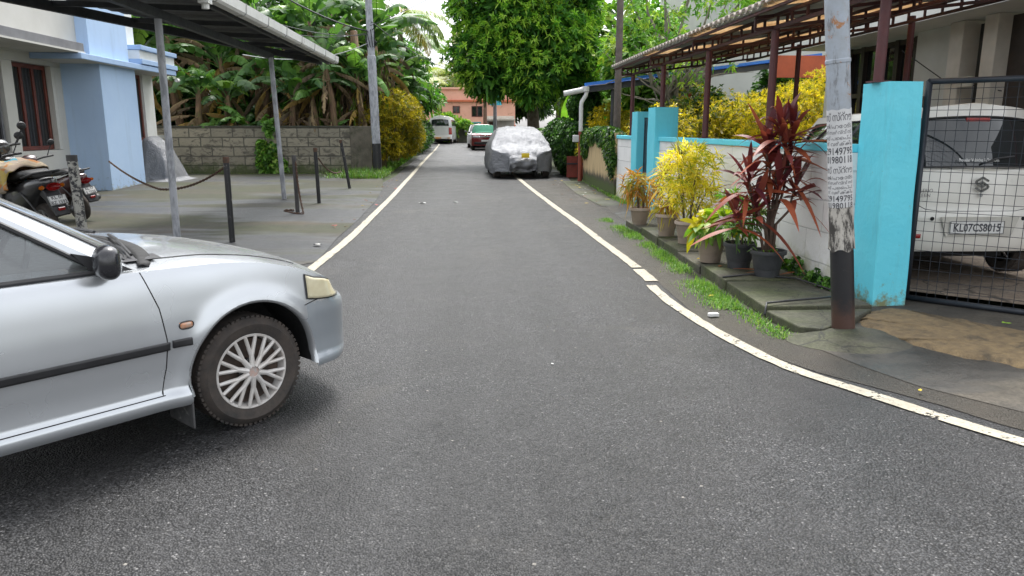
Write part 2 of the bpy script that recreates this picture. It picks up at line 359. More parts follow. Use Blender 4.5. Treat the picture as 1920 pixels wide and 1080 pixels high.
sheet('porch_floor', [[(3.46, 6.3), (3.9, 6.3), (5.2, 5.12), (9, 5.02), (9, 14.5), (3.46, 14.5)]], .09, FLOORIN, 'brown concrete floor of the carport')

# edge lines
def linemat():
    t = NT('worn_line_paint')
    n = t.noise(55, 5, .7); n2 = t.noise(6, 5, .7); c = t.mix(t.ramp(n2, [(.35, 0.), (.7, 1.)]), (.50, .46, .37), (.34, .31, .24))
    c = t.mix(t.ramp(n, [(.36, .9), (.44, 0.)]), c, (.16, .15, .13))
    t.set(Base_Color=c, Roughness=.8); f = t.math('ADD', t.math('MULTIPLY', n, .5), t.math('MULTIPLY', n2, .6))
    tr = t.n('ShaderNodeBsdfTransparent'); ms = t.n('ShaderNodeMixShader')
    t.t.links.new(t.ramp(f, [(.455, 0.), (.485, 1.)]), ms.inputs[0]); t.l(tr, 0, ms, 1); t.l(t.b, 0, ms, 2); t.l(ms, 0, t.out, 0)
    t.bump(t.vor(95), .5, .004)
    return t.m
LINE = linemat()
def line(pts, w, dz=.008, step=.12):
    P = [Vector((x, y, 0)) for x, y in pts]; Q = []
    for i in range(len(P)-1):
        p0, p1, p2, p3 = P[max(i-1, 0)], P[i], P[i+1], P[min(i+2, len(P)-1)]
        k = max(2, int((p2-p1).length/step))
        for j in range(k):
            t = j/k; Q.append(.5*((2*p1)+(p2-p0)*t+(2*p0-5*p1+4*p2-p3)*t*t+(3*p1-p0-3*p2+p3)*t**3))
    Q.append(P[-1]); vs = []; rr = random.Random(3)
    for i, q in enumerate(Q):
        d = (Q[min(i+1, len(Q)-1)]-Q[max(i-1, 0)]).normalized(); nn = Vector((-d.y, d.x, 0))
        for s in (-1, 1):
            p = q+nn*s*(w/2+rr.uniform(-.006, .006)); vs.append((p.x, p.y, gz(p.y)+dz))
    b = MB(); b.add(vs, [(2*i, 2*i+1, 2*i+3, 2*i+2) for i in range(len(Q)-1)]); o = b.build('edge_line', LINE, recalc=False); return o
o = line([(-1.72, 7.3), (-1.69, 8.15), (-1.62, 10.5), (-1.60, 13.5), (-1.59, 16.8), (-1.64, 23), (-1.74, 29.7), (-1.86, 40), (-1.97, 54), (-2.2, 64), (-3.2, 70)], .115); tag(o, 'worn white edge line along the left of the lane', kind='structure')
o = line([(1.35, 46), (1.45, 32), (1.54, 20.8), (1.70, 14.5), (1.79, 12), (1.85, 9.6), (1.88, 8.0)], .115); tag(o, 'white edge line along the right of the lane', kind='structure')
o = line([(1.87, 7.90), (1.86, 7.25)], .13); tag(o, 'short detached dash of the right edge line', kind='structure')
o = line([(1.80, 7.05), (1.79, 6.5), (1.83, 5.8), (1.92, 5.05), (2.06, 4.46), (2.31, 3.95), (2.60, 3.42), (2.90, 3.02), (3.6, 2.55), (5, 2.1), (8, 1.8)], .100); tag(o, 'white edge line curving round the corner to the right', kind='structure')

# ================================================================ RIGHT SIDE: wall, pillars, gate
def blockwall_mat(name, col, c2, bw, bh, moss=(.16, .17, .06), mz0=.05, mz1=.45, axis='y', mortar=.012, mcol=None, grime=(.35, .35, .33), spots=None):
    t = NT(name); x, y, z = t.sep(); a = y if axis == 'y' else x
    v = t.comb(a, z, 0.)
    br = t.n('ShaderNodeTexBrick'); br.inputs['Scale'].default_value = 1; br.inputs['Brick Width'].default_value = bw; br.inputs['Row Height'].default_value = bh
    br.inputs['Mortar Size'].default_value = mortar; br.inputs['Mortar Smooth'].default_value = .4; br.inputs['Bias'].default_value = 0
    wob = t.noise(3, 3); vv = t.comb(t.math('ADD', a, t.math('MULTIPLY', wob, .03)), t.math('ADD', z, t.math('MULTIPLY', wob, .03)), 0.)
    t.t.links.new(vv, br.inputs['Vector'])
    br.inputs['Color1'].default_value = (*col, 1); br.inputs['Color2'].default_value = (*c2, 1); br.inputs['Mortar'].default_value = (*(mcol or tuple(q*.75 for q in col)), 1)
    c = br.outputs[0]; n = t.noise(2.2, 7, .7, dist=.4); c = t.mix(t.ramp(n, [(.5, 0.), (.75, .5)]), c, grime)
    if spots: n5 = t.noise(4.5, 7, .75, dist=.6, vec=t.comb(t.math('MULTIPLY', a, .8), t.math('MULTIPLY', z, 1.6), 3.)); c = t.mix(t.ramp(n5, [(.5, 0.), (.6, .85)]), c, spots)
    n2 = t.noise(5, 7, .7); g = t.math('ADD', z, t.math('MULTIPLY', t.math('SUBTRACT', n2, .5), .9)); c = t.mix(t.ramp(g, [(mz0, .9), (mz1, 0.)]), c, moss)
    t.set(Base_Color=c, Roughness=.82); n3 = t.noise(38, 5, .7)
    h = t.math('ADD', t.math('MULTIPLY', br.outputs[1], -1.2), t.math('MULTIPLY', n3, .35)); t.bump(h, .8, .012)
    return t.m
WHITEB = blockwall_mat('white_painted_blocks', (.86, .86, .85), (.80, .80, .79), .62, .29, moss=(.40, .40, .20), mz0=.0, mz1=.36, mortar=.007, grime=(.72, .72, .68))
def cyanmat():
    t = NT('turquoise_paint'); n = t.noise(2, 6, .6); c = t.mix(t.ramp(n, [(.3, 0.), (.7, 1.)]), (.13, .68, .84), (.17, .74, .88))
    x, y, z = t.sep(); n2 = t.noise(9, 7, .75); g = t.math('ADD', z, t.math('MULTIPLY', t.math('SUBTRACT', n2, .5), .9)); c = t.mix(t.ramp(g, [(-.02, 1.), (.16, 0.)]), c, (.22, .24, .12))
    n8 = t.noise(9, 6, .7, vec=t.comb(x, y, t.math('MULTIPLY', z, .12))); c = t.mix(t.ramp(n8, [(.55, 0.), (.75, .38)]), c, (.12, .42, .48))
    n4 = t.noise(13, 6, .8); c = t.mix(t.ramp(n4, [(.66, 0.), (.69, .8)]), c, (.25, .4, .35))
    t.set(Base_Color=c, Roughness=.5); t.bump(t.noise(7, 7, .6), .5, .02); return t.m
CYAN = cyanmat()
def pillar(x0, x1, y0, y1, h, z0, label, shear=0, grp=None):
    r = empty('gate_pillar', ((x0+x1)/2, (y0+y1)/2, z0), 0, label, 'gate pillar', grp)
    b = MB(); hx, hy = (x1-x0)/2, (y1-y0)/2
    n = 14
    def f(u, v):
        a = u*4; k = int(a) % 4; t = a-int(a); C = [(-hx, -hy), (hx, -hy), (hx, hy), (-hx, hy)]
        p, q = C[k], C[(k+1) % 4]; return (lerp(p[0], q[0], t)-shear*v, lerp(p[1], q[1], t), v*h)
    b.grid(f, 4*4, n); b.add([(-hx-shear, -hy, h), (hx-shear, -hy, h), (hx-shear, hy, h), (-hx-shear, hy, h)], [(0, 1, 2, 3)])
    bm_o = b.build('pillar_body', CYAN, r)
    bm = bmesh.new(); bm.from_mesh(bm_o.data); bmesh.ops.remove_doubles(bm, verts=bm.verts, dist=1e-5)
    for v in bm.verts:
        v.co += Vector((math.sin(v.co.z*7+v.co.y*9), math.cos(v.co.z*6+v.co.x*11), 0))*.003
    bm.to_mesh(bm_o.data); bm.free(); md = bm_o.modifiers.new('bevel', 'BEVEL'); md.width = .012; md.segments = 3; md.limit_method = 'ANGLE'; md.angle_limit = R(50)
    return r
pillar(3.41, 3.70, 5.92, 6.33, 1.87, 0, 'large leaning turquoise pillar that carries the wire mesh gate', .05)
pillar(3.20, 3.60, 12.7, 13.2, 1.83, .03, 'turquoise pillar at the end of the long white wall, right of the small gate')
pillar(3.24, 3.52, 14.2, 14.66, 1.78, .04, 'turquoise pillar left of the small gate, at the short white wall')
r = empty('garden_wall', (3.37, 9.5, 0), 0, 'white painted block garden wall with turquoise coping behind the potted plants', 'wall')
b = MB(); b.bbox(-.075, .075, -3.17, 3.2, -.05, 1.30); o = b.build('wall', WHITEB, r)
b = MB(); b.bbox(-.105, .105, -3.17, 3.2, 1.302, 1.372); b.build('coping', CYAN, r, bevel=.008)
r = empty('garden_wall', (3.34, 15.4, 0), 0, 'short white block wall with turquoise coping between pillar and tan wall', 'wall')
b = MB(); b.bbox(-.075, .075, -.73, .7, -.05, 1.30); b.build('wall', WHITEB, r)
b = MB(); b.bbox(-.105, .105, -.73, .7, 1.302, 1.372); b.build('coping', CYAN, r, bevel=.008)
b = MB(); b.tube([(-.11, -.35, 0), (-.11, -.35, .38)], .022); b.build('drain_pipe', WHITEP, r)
# tan wall
def tanmat():
    t = NT('streaked_cream_plaster'); x, y, z = t.sep()
    v = t.comb(t.math('MULTIPLY', y, 7.), t.math('MULTIPLY', z, .9), 0.); n = t.noise(1.6, 6, .7, vec=v)
    c = t.mix(t.ramp(n, [(.48, 0.), (.62, .75)]), (.62, .47, .26), (.30, .21, .12))
    g = t.math('ADD', z, t.math('MULTIPLY', n, -.75)); c = t.mix(t.ramp(g, [(-.02, 1.), (.12, 0.)]), c, (.07, .06, .045))
    g2 = t.math('ADD', z, t.math('MULTIPLY', t.noise(5, 6, .7), -.35)); c = t.mix(t.ramp(g2, [(.08, 1.), (.2, 0.)]), c, (.07, .10, .025))
    t.set(Base_Color=c, Roughness=.85); t.bump(t.noise(20, 5), .4, .01); return t.m
r = empty('garden_wall', (3.30, 18.3, 0), 0, 'stained cream plaster wall topped with ivy, next to the white wall', 'wall')
b = MB(); b.bbox(-.08, .08, -2.17, 2.2, -.05, 1.42); b.build('wall', tanmat(), r, bevel=.01)

# small dark gate between pillars
DKM = mat('dark_gate_paint', (.02, .025, .035), (.035, .04, .05), scale=5, rough=.45, bump=.15)
r = empty('small_gate', (3.4, 13.7, .05), 0, 'small dark sheet gate between the two turquoise pillars', 'gate')
b = MB(); b.bbox(-.015, .015, -.46, .46, .08, 1.62); b.build('panel', DKM, r)
b = MB()
for z in (.08, .85, 1.62): b.bar((0, -.47, z), (0, .47, z), .05)
for y in (-.47, .47): b.bar((0, y, .06), (0, y, 1.66), .05)
b.build('frame', DKM, r); b = MB(); b.bbox(-.07, -.02, -.42, -.3, .8, .95); b.build('latch', BLACK, r, bevel=.01)

# mesh gate
g0 = Vector((3.80, 6.10, 0)); g1 = Vector((5.35, 4.62, 0)); gd = (g1-g0).normalized(); GL = (g1-g0).length
r = empty('mesh_gate', (g0.x, g0.y, 0), math.atan2(gd.y, gd.x), 'dark wire mesh gate with tube frame in front of the white hatchback', 'gate')
zb, zt = .075, 1.88
b = MB(); b.tube([(0, 0, zb), (0, 0, zt), (0.0001, 0, zt)], .028, 10); b.tube([(0, 0, zt), (GL, 0, zt)], .024, 10); b.tube([(0, 0, zb), (GL, 0, zb)], .024, 10); b.tube([(GL, 0, zb), (GL, 0, zt)], .026, 10)
b.build('frame', DKM, r, smooth=True)
b = MB(); rr = random.Random(5)
nx = int(GL/.078)
for i in range(1, nx+1):
    x = i*.078; w1, w2 = rr.uniform(-.007, .007), rr.uniform(-.007, .007)
    b.tube([(x+w1, .0, zb), (x+w2, rr.uniform(-.006, .006), .9), (x+w1*.5, .0, zt)], .0023, 4, cap=False)
nz_ = int((zt-zb)/.083)
for i in range(1, nz_+1):
    z = zb+i*.083; w1 = rr.uniform(-.006, .006)
    b.tube([(0, .003, z), (GL*.35, .008, z+w1), (GL*.7, .004, z-w1), (GL, .003, z)], .0023, 4, cap=False)
b.build('wire_mesh', DKM, r)
for z in (.35, 1.12, 1.72):
    b = MB(); b.tube([(-.03, 0, z-.045), (-.03, 0, z+.045)], .022, 8); b.box((-.08, .02, z), (.1, .035, .05)); b.build('hinge', RUST, r, bevel=.004)

# ================================================================ PAINTED POLE WITH POSTERS
def polemat():
    t = NT('weathered_pole_paint'); x, y, z = t.sep()
    v = t.comb(x, y, t.math('MULTIPLY', z, .22)); n = t.noise(24, 6, .7, vec=v); n2 = t.noise(5, 6, .7)
    c = t.mix(t.ramp(n2, [(.35, 0.), (.65, 1.)]), (.42, .47, .54), (.34, .36, .38))
    c = t.mix(t.ramp(n, [(.56, 0.), (.66, .65)]), c, (.12, .11, .10))
    n3 = t.noise(7, 7, .75, dist=.8); c = t.mix(t.ramp(n3, [(.585, 0.), (.635, .9)]), c, (.42, .17, .04))
    t.set(Base_Color=c, Roughness=.5); t.bump(n, .3, .004); return t.m
def blackbase():
    t = NT('black_pole_base'); x, y, z = t.sep(); n = t.noise(6, 7, .75)
    g = t.math('ADD', z, t.math('MULTIPLY', n, -.35)); c = t.mix(t.ramp(g, [(-.03, 1.), (.12, 0.)]), (.02, .02, .023), (.085, .045, .035))
    c = t.mix(t.ramp(t.noise(30, 6, .8), [(.64, 0.), (.68, .6)]), c, (.12, .11, .1)); t.set(Base_Color=c, Roughness=.42); t.bump(n, .3, .01); return t.m
def peelmat():
    t = NT('peeling_paper'); x, y, z = t.sep(); v = t.comb(x, y, t.math('MULTIPLY', z, .3)); n = t.noise(17, 7, .75, vec=v)
    c = t.mix(t.ramp(n, [(.46, 0.), (.56, 1.)]), (.52, .49, .44), (.06, .055, .05)); t.set(Base_Color=c, Roughness=.8); t.bump(n, .5, .004); return t.m
PAPER = mat('poster_paper', (.72, .72, .72), (.6, .6, .6), scale=5, rough=.7, bump=.4, bs=9, dist=.004)
INK = mat('poster_ink', (.035, .035, .045), (.11, .11, .12), scale=25, rough=.7)
foot = Vector((2.775, 5.16, 0)); top = Vector((2.775-.115*4.6, 5.16, 4.6)); ax = (top-foot).normalized()
r = empty('utility_pole', foot, 0, 'pale blue steel pole with black base and pasted bills beside the turquoise pillar', 'pole')
r.rotation_euler = Vector((0, 0, 1)).rotation_difference(ax).to_euler()
PR = .078
b = MB(); b.lathe([(PR, .66), (PR, 1.95), (PR*1.06, 1.955), (PR*1.06, 1.975), (PR, 1.98), (PR*.98, 4.6)], n=40); b.build('shaft', polemat(), r, auto=30)
b = MB(); b.lathe([(PR*1.02, -.02), (PR*1.02, .62), (PR*1.01, .665)], n=40); b.build('black_base', blackbase(), r, auto=30)
b = MB()
b.grid(lambda u, v: ((PR+.004+.004*math.sin(u*47+v*6)*(1-v)+.006*(1-v)**3)*math.cos(2*PI*u), (PR+.004+.004*math.sin(u*47+v*6)*(1-v)+.006*(1-v)**3)*math.sin(2*PI*u), .66+.31*v+.012*math.sin(u*31)*(1-v)), 60, 10)
b.build('torn_paper', peelmat(), r, smooth=True)
def wrap_text(body, h, z, ang0, rad, xs=1, bold=0, fit=None):
    vs, fs, wd = text_mb(body, h, bold=bold, xs=xs)
    if fit: k = fit/wd; vs = [(x*k, y) for x, y in vs]; wd = fit
    return [((rad)*math.cos(ang0+x/rad), rad*math.sin(ang0+x/rad), z+y) for x, y in vs], fs
A0 = math.atan2(-foot.y, -foot.x)      # direction towards the street side of the pole
for zi, (z0, z1) in enumerate(((1.27, 1.645), (.955, 1.275))):
    b = MB(); RAD = PR+.0022+.0015*zi
    b.grid(lambda u, v: (RAD*math.cos(A0-1.75+3.5*u), RAD*math.sin(A0-1.75+3.5*u), lerp(z0, z1, v)+.004*math.sin(u*23+zi)), 50, 6)
    p = b.build('poster', PAPER, r, smooth=True, recalc=False); 
    tb = MB(); H_ = z1-z0
    rows = [('സ് സ്റ്റൗ', .048, .80, 0), ('ൽ/ഹോട്ട', .026, .665, 0), ('ന് സർവ്വീസ്', .022, .56, 0), ('സ് പൈപ്പ്', .023, .455, 0), ('ൻ വർക്കിം', .024, .35, 0), ('29149795', .046, .185, .012), ('01980118', .046, .03, .012)]
    for body, h, fz, bold in rows:
        vs, fs = wrap_text(body, h*(H_/.36), z0+H_*fz, A0-1.30, RAD+.0012, bold=bold, fit=.203)
        tb.add(vs, fs)
    tb.build('lettering', INK, p, recalc=False)

# ================================================================ CARS
def smooth_interp(x, xs, ys):
    x = np.asarray(x, float); xs = np.asarray(xs, float); ys = np.asarray(ys, float)
    h = np.diff(xs); dl = np.diff(ys)/h; m = np.zeros(len(xs)); m[0] = dl[0]; m[-1] = dl[-1]
    for i in range(1, len(xs)-1): m[i] = 0 if dl[i-1]*dl[i] <= 0 else 2*dl[i-1]*dl[i]/(dl[i-1]+dl[i])
    i = np.clip(np.searchsorted(xs, x)-1, 0, len(xs)-2); xc = np.clip(x, xs[0], xs[-1]); t = (xc-xs[i])/h[i]
    return (2*t**3-3*t**2+1)*ys[i]+(t**3-2*t**2+t)*h[i]*m[i]+(-2*t**3+3*t**2)*ys[i+1]+(t**3-t**2)*h[i]*m[i+1]
LINER = mat('arch_liner', (.012, .012, .012), (.02, .02, .02), rough=.9)

class Car:
    """body shell of a car; x forward with the front axle at 0, y to the car's left, z up"""
    def __init__(s, P):
        s.P = P; W = P['W']; xf, xf0, xr, xr0 = P['xf'], P['xf0'], P['xr'], P['xr0']; st = P.get('step', .02)
        na = int(30*.02/st)+6; pts = []
        pf, qf = P.get('pf', 2.5), P.get('qf', 2.5)
        for i in range(na):
            a = PI/2*i/na; pts.append((xf0+(xf-xf0)*math.cos(a)**(2/pf), W*math.sin(a)**(2/qf)))
        n = int((xf0-xr0)/st)
        for i in range(n+1): pts.append((xf0+(xr0-xf0)*i/n, W))
        for i in range(1, na+1):
            a = PI/2*(1-i/na); pts.append((xr0+(xr-xr0)*max(0, math.cos(a))**(2/pf), W*max(0, math.sin(a))**(2/qf)))
        s.X = np.array([p[0] for p in pts]); s.Y = np.array([p[1] for p in pts])
        # resample nose evenly enough: fine as is
        dx = np.gradient(s.X); dy = np.gradient(s.Y); L = np.hypot(dx, dy)+1e-9
        s.NX = -(-dy/L)*-1; s.NX = dy/L*-1; s.NY = dx/L
        # outward normal of the curve (going from the nose along +y side to the tail)
        s.NX, s.NY = dy/L, -dx/L
        s.A = np.concatenate([[0], np.cumsum(np.hypot(np.diff(s.X), np.diff(s.Y)))])
        s.NC = len(pts); s.E = smooth_interp(s.X, *P['belt']); s.S = smooth_interp(s.X, *P['sill'])
        s.wf = np.clip(s.NX, 0, 1)**1.5; s.wr = np.clip(-s.NX, 0, 1)**1.5; s.ws = 1-s.wf-s.wr; s.NV = P.get('nv', 34)
        wob = P.get('tuck')
        s.side = P['side']; s.front = P['front']; s.rear = P['rear']; s.seams = P.get('seams', [])
    def inset(s, k, z):
        a = float(smooth_interp(z, *s.side)); f = float(smooth_interp(z, *s.front)); r = float(smooth_interp(z, *s.rear))
        ins = s.ws[k]*a+s.wf[k]*f+s.wr[k]*r
        for (ax, az, AR, am) in s.P['arches']:
            d = math.hypot(s.X[k]-ax, z-az)
            if s.ws[k] > .5 and z > .12: ins -= am*math.exp(-((d-AR)/.05)**2)*(1 if d > AR-.02 else 1)
        return ins
    def pt(s, k, z, sgn, off=0):
        """point on the side shell, sgn -1 = right side"""
        k = min(max(k, 0), s.NC-1.001); i = int(k); t = k-i
        def one(j):
            q = s.inset(j, z)-off; return Vector((s.X[j]-s.NX[j]*q, s.Y[j]-s.NY[j]*q, 0))
        p = one(i).lerp(one(i+1), t); p.z = z
        p.y = max(p.y, 0) * sgn; return p
    def kx(s, x):   # column on the side for a given x
        return float(np.interp(-x, -s.X, np.arange(s.NC)))
    def ka(s, a): return float(np.interp(a, s.A, np.arange(s.NC)))
    def build(s, root, paintm, bumper=True, doors=(), decks=None, trim=BLACK, bump_mat=None):
        P = s.P; NV = s.NV; TOPN = 14; groups = {}
        for sgn in (-1, 1):
            V = []; NCC = s.NC
            shiftx = np.zeros(NCC)
            rows = []
            for k in range(NCC):
                col = []
                for j in range(NV+1):
                    z = lerp(s.S[k], s.E[k], j/NV); p = s.pt(k, z, 1)
                    for (x0, fn, wd) in s.seams:
                        wgt = max(0, 1-abs(s.X[k]-x0)/wd)*s.ws[k]; p.x += wgt*fn(z)
                    col.append(p)
                xc = s.X[k]
                xc = min(xc, P['xf0'] + (xc-P['xf0'])*.8) if xc > P['xf0'] else xc
                xc = max(xc, P['xr0'] + (xc-P['xr0'])*.8) if xc < P['xr0'] else xc
                Cz = float(smooth_interp(xc, *P['crown'])); e = col[-1]
                for j in range(1, TOPN+1):
                    t = j/TOPN; q = Vector((lerp(e.x, xc, t), lerp(e.y, 0, t), e.z+(Cz-e.z)*(1-(1-t)**2.2)))
                    col.append(q)
                rows.append(col)
            H = NV+1+TOPN; 
            def vid(k, j): return k*H+j
            for k in range(NCC):
                for j in range(H): p = rows[k][j]; V.append(Vector((p.x, p.y*sgn, p.z)))
            # wheel arches
            keep = {}
            used = []
            for k in range(NCC-1):
                for j in range(H-1):
                    ids = (vid(k, j), vid(k, j+1), vid(k+1, j+1), vid(k+1, j)); c = sum((V[i] for i in ids), Vector())/4
                    dead = False
                    for (ax, az, AR, am) in P['arches']:
                        if abs(c.y) > s.P['W']*.75 and j < NV and math.hypot(c.x-ax, c.z-az) < AR or (abs(c.x-ax) < AR*.98 and c.z < az and j < NV and abs(c.y) > .5): dead = True
                    if dead: continue
                    nm = 'body'
                    if bumper and j < NV and c.z < P['bz'] and c.x > P['bx']: nm = 'front_bumper'
                    if bumper and j < NV and c.z < P.get('bzr', P['bz']) and c.x < P['bxr']: nm = 'rear_bumper'
                    for (d0, d1) in doors:
                        if j < NV and c.z > P.get('doorz', .29) and min(d0, d1) < s.X[k]-1e-4 < max(d0, d1) and s.ws[k] > .5: nm = 'door_%s_%d' % (d0, sgn)
                    if decks and j >= NV+3 and decks[0] < c.x < decks[1]: nm = 'cabin_trim'
                    groups.setdefault(nm, []).append(((sgn,)+ids))
            # snap arch edges
            cnt = {}
            for nm in groups:
                for g in groups[nm]:
                    if g[0] == sgn:
                        for i in g[1:]: cnt[i] = cnt.get(i, 0)+1
            for i, c in cnt.items():
                if c < 4 and i % H > 0:
                    p = V[i]
                    for (ax, az, AR, am) in P['arches']:
                        d = math.hypot(p.x-ax, p.z-az)
                        if abs(d-AR) < .04 and abs(p.y) > .5 and p.z > az-.05:
                            p.x = ax+(p.x-ax)*AR/d; p.z = az+(p.z-az)*AR/d
                        elif p.z <= az-.05 and abs(abs(p.x-ax)-AR*.98) < .04: p.x = ax+math.copysign(AR*.98, p.x-ax)
            s.V = getattr(s, 'V', {}); s.V[sgn] = V
        objs = {}
        for nm, fl in groups.items():
            b = MB(); mp = {}
            for g in fl:
                ids = g[1:] if g[0] < 0 else g[:0:-1]; ff = []
                for i in ids:
                    key = (g[0], i)
                    if key not in mp: mp[key] = len(b.v); b.v.append(tuple(s.V[g[0]][i]))
                    ff.append(mp[key])
                b.f.append(tuple(ff))
            name = 'door' if nm.startswith('door') else nm
            m = trim if nm == 'cabin_trim' else (bump_mat if (bump_mat and 'bumper' in nm) else paintm)
            o = b.build(name, m, root, recalc=False)
            bm = bmesh.new(); bm.from_mesh(o.data); bmesh.ops.remove_doubles(bm, verts=bm.verts, dist=.0008); bmesh.ops.recalc_face_normals(bm, faces=bm.faces)
            bm.to_mesh(o.data); bm.free(); o.data.polygons.foreach_set('use_smooth', [True]*len(o.data.polygons))
            o.data.set_sharp_from_angle(angle=R(50)); objs[nm] = o
        # arch lips and liners
        for (ax, az, AR, am) in P['arches']:
            for sgn in (-1, 1):
                b = MB(); N = 40; sh = P.get('archspan', .16)
                pr = []
                for i in range(N+1):
                    a = -sh+(PI+2*sh)*i/N; x, z = ax+AR*math.cos(a), az+AR*math.sin(a); k = s.kx(x); p = s.pt(k, max(z, .15), 1)
                    if p.y < s.P['W']*.72: p.y = s.P['W']*.72
                    pr.append((x, p.y, z))
                vs = []
                for (x, y, z) in pr:
                    r0 = (AR-.012)/AR; vs += [(x, (y+.001)*sgn, z), (ax+(x-ax)*r0, (y-.004)*sgn, az+(z-az)*r0), (ax+(x-ax)*r0, (y-.05)*sgn, az+(z-az)*r0)]
                b.add(vs, [(3*i+q, 3*i+q+1, 3*i+q+4, 3*i+q+3) for i in range(N) for q in (0, 1)]); b.build('arch_lip', paintm, root, smooth=True)
                b = MB(); vs = []
                for (x, y, z) in pr: vs += [(x*1.0, (y-.03)*sgn, z), (x, (s.P['W']-.36)*sgn, z)]
                b.add(vs, [(2*i, 2*i+1, 2*i+3, 2*i+2) for i in range(N)]); b.add([(x, (s.P['W']-.36)*sgn, z) for (x, y, z) in pr], [tuple(range(N+1))])
                b.build('arch_liner', LINER, root)
        # floor pan
        b = MB(); b.bbox(P['xr']+.25, P['xf']-.25, -s.P['W']+.38, s.P['W']-.38, P.get('pan', .2), P.get('pan', .2)+.12)
        b.bbox(P['arches'][1][0]+.37, P['arches'][0][0]-.37, -s.P['W']+.12, s.P['W']-.12, P.get('pan', .2), P.get('pan', .2)+.1); b.build('underbody', LINER, root)
        return objs
    def patch(s, name, m, root, sgn, k0, k1, z0, z1, off=.006, nu=16, nv=6, thick=.012, smooth=True, parent=None, rough=False):
        """raised panel on the shell; z0, z1 may be functions of u"""
        f0 = z0 if callable(z0) else (lambda u: z0); f1 = z1 if callable(z1) else (lambda u: z1)
        b = MB(); 
        def fn(u, v):
            p = s.pt(lerp(k0, k1, u), lerp(f0(u), f1(u), v), sgn, off-(thick if (u in (0, 1) or v in (0, 1)) else 0)); return p
        # extra rim rows give it thickness
        us = [0]+[i/nu*.98+.01 for i in range(nu+1)]+[1]; vs_ = [0]+[i/nv*.94+.03 for i in range(nv+1)]+[1]
        V = [fn(u, v) for v in vs_ for u in us]; n = len(us)
        b.add(V, [(j*n+i, j*n+i+1, (j+1)*n+i+1, (j+1)*n+i) for j in range(len(vs_)-1) for i in range(n-1)])
        return b.build(name, m, parent or root, smooth=smooth)
    def ribbon(s, name, m, root, sgn, pts, wd=.006, off=.002, parent=None):
        """thin dark seam following (x or k, z) points; pts are (k, z)"""
        P3 = [s.pt(k, z, sgn, off) for k, z in pts]; b = MB(); b.tube(P3, wd/2, 4, sq=1); return b.build(name, m, parent or root)
    def house(s, root, H, paintm, glassm, wins, frame=BLACK, roofm=None, nU=(12, 40, 12), nVh=14):
        """greenhouse. H: dict with bottom and top points for wc (windscreen centre), a, c, rc; f in 0..3"""
        def bt(f, which):
            K = [Vector(q) for q in H[which]]
            i = min(int(f), 2); t = f-i; p = K[i].lerp(K[i+1], t)
            if i == 0: p = Vector((K[0].x+(K[1].x-K[0].x)*t**2.4, K[1].y*t, lerp(K[0].z, K[1].z, t**2)))
            if i == 2: u = 1-t; p = Vector((K[3].x+(K[2].x-K[3].x)*u**2.4, K[2].y*u, lerp(K[3].z, K[2].z, u**2)))
            if i == 1: p.y += H.get('bow', .03)*math.sin(PI*t)*(1 if which == 'T' else .6)
            return p
        def G(f, h, sgn=1, off=0.0):
            p = bt(f, 'B').lerp(bt(f, 'T'), h); bu = H.get('bulge', .02)*math.sin(PI*h)
            c = Vector(((H['B'][0][0]+H['B'][3][0])/2, 0, 0)); d = Vector((0, 1, 0)) if 1 <= f <= 2 else (Vector((1, 0, .5)) if f < 1 else Vector((-1, 0, .5)))
            if f < 1: d = d.lerp(Vector((0, 1, 0)), f**3)
            if f > 2: d = d.lerp(Vector((0, 1, 0)), (3-f)**3)
            d.normalize(); p = p+d*(bu+off); p.y = max(p.y, 0)*sgn; return p
        s.G = G
        fs = sorted(set([i/nU[0] for i in range(nU[0])]+[1+i/nU[1] for i in range(nU[1])]+[2+i/nU[2] for i in range(nU[2]+1)]+[w_[j] for w_ in wins for j in (1, 2)]))
        hs_ = sorted(set([i/nVh for i in range(nVh+1)]+[w_[j] for w_ in wins for j in (3, 4)]))
        b = MB(); 
        for sgn in (-1, 1):
            base = len(b.v); n = len(hs_)
            for f in fs:
                for h in hs_: b.v.append(tuple(G(f, h, sgn)))
            for i in range(len(fs)-1):
                for j in range(n-1):
                    fm, hm = (fs[i]+fs[i+1])/2, (hs_[j]+hs_[j+1])/2
                    if any(w_[1] < fm < w_[2] and w_[3] < hm < w_[4] for w_ in wins): continue
                    b.f.append((base+i*n+j, base+i*n+j+1, base+(i+1)*n+j+1, base+(i+1)*n+j))
        o = b.build('pillars', paintm, root, recalc=False); bm = bmesh.new(); bm.from_mesh(o.data); bmesh.ops.remove_doubles(bm, verts=bm.verts, dist=.0008); bmesh.ops.recalc_face_normals(bm, faces=bm.faces); bm.to_mesh(o.data); bm.free()
        o.data.polygons.foreach_set('use_smooth', [True]*len(o.data.polygons)); o.data.set_sharp_from_angle(angle=R(35))
        b = MB(); RN = 10
        for sgn in (-1, 1):
            base = len(b.v)
            for f in fs:
                e = G(f, 1, 1); xa, xb = H['T'][0][0]-.02, H['T'][3][0]+.02; xc = min(max(e.x, xb), xa)
                for j in range(RN+1):
                    t = j/RN; z = e.z+H.get('crown', .05)*(1-(1-t)**2.2)*(.4+.6*math.sin(PI*min(1, max(0, (e.x-xb)/(xa-xb)))))
                    b.v.append((lerp(e.x, xc, t), lerp(e.y, 0, t)*sgn, z))
            for i in range(len(fs)-1):
                for j in range(RN): b.f.append((base+i*(RN+1)+j, base+i*(RN+1)+j+1, base+(i+1)*(RN+1)+j+1, base+(i+1)*(RN+1)+j))
        o = b.build('roof', roofm or paintm, root, recalc=False); bm = bmesh.new(); bm.from_mesh(o.data); bmesh.ops.remove_doubles(bm, verts=bm.verts, dist=.0008); bmesh.ops.recalc_face_normals(bm, faces=bm.faces); bm.to_mesh(o.data); bm.free()
        o.data.polygons.foreach_set('use_smooth', [True]*len(o.data.polygons))
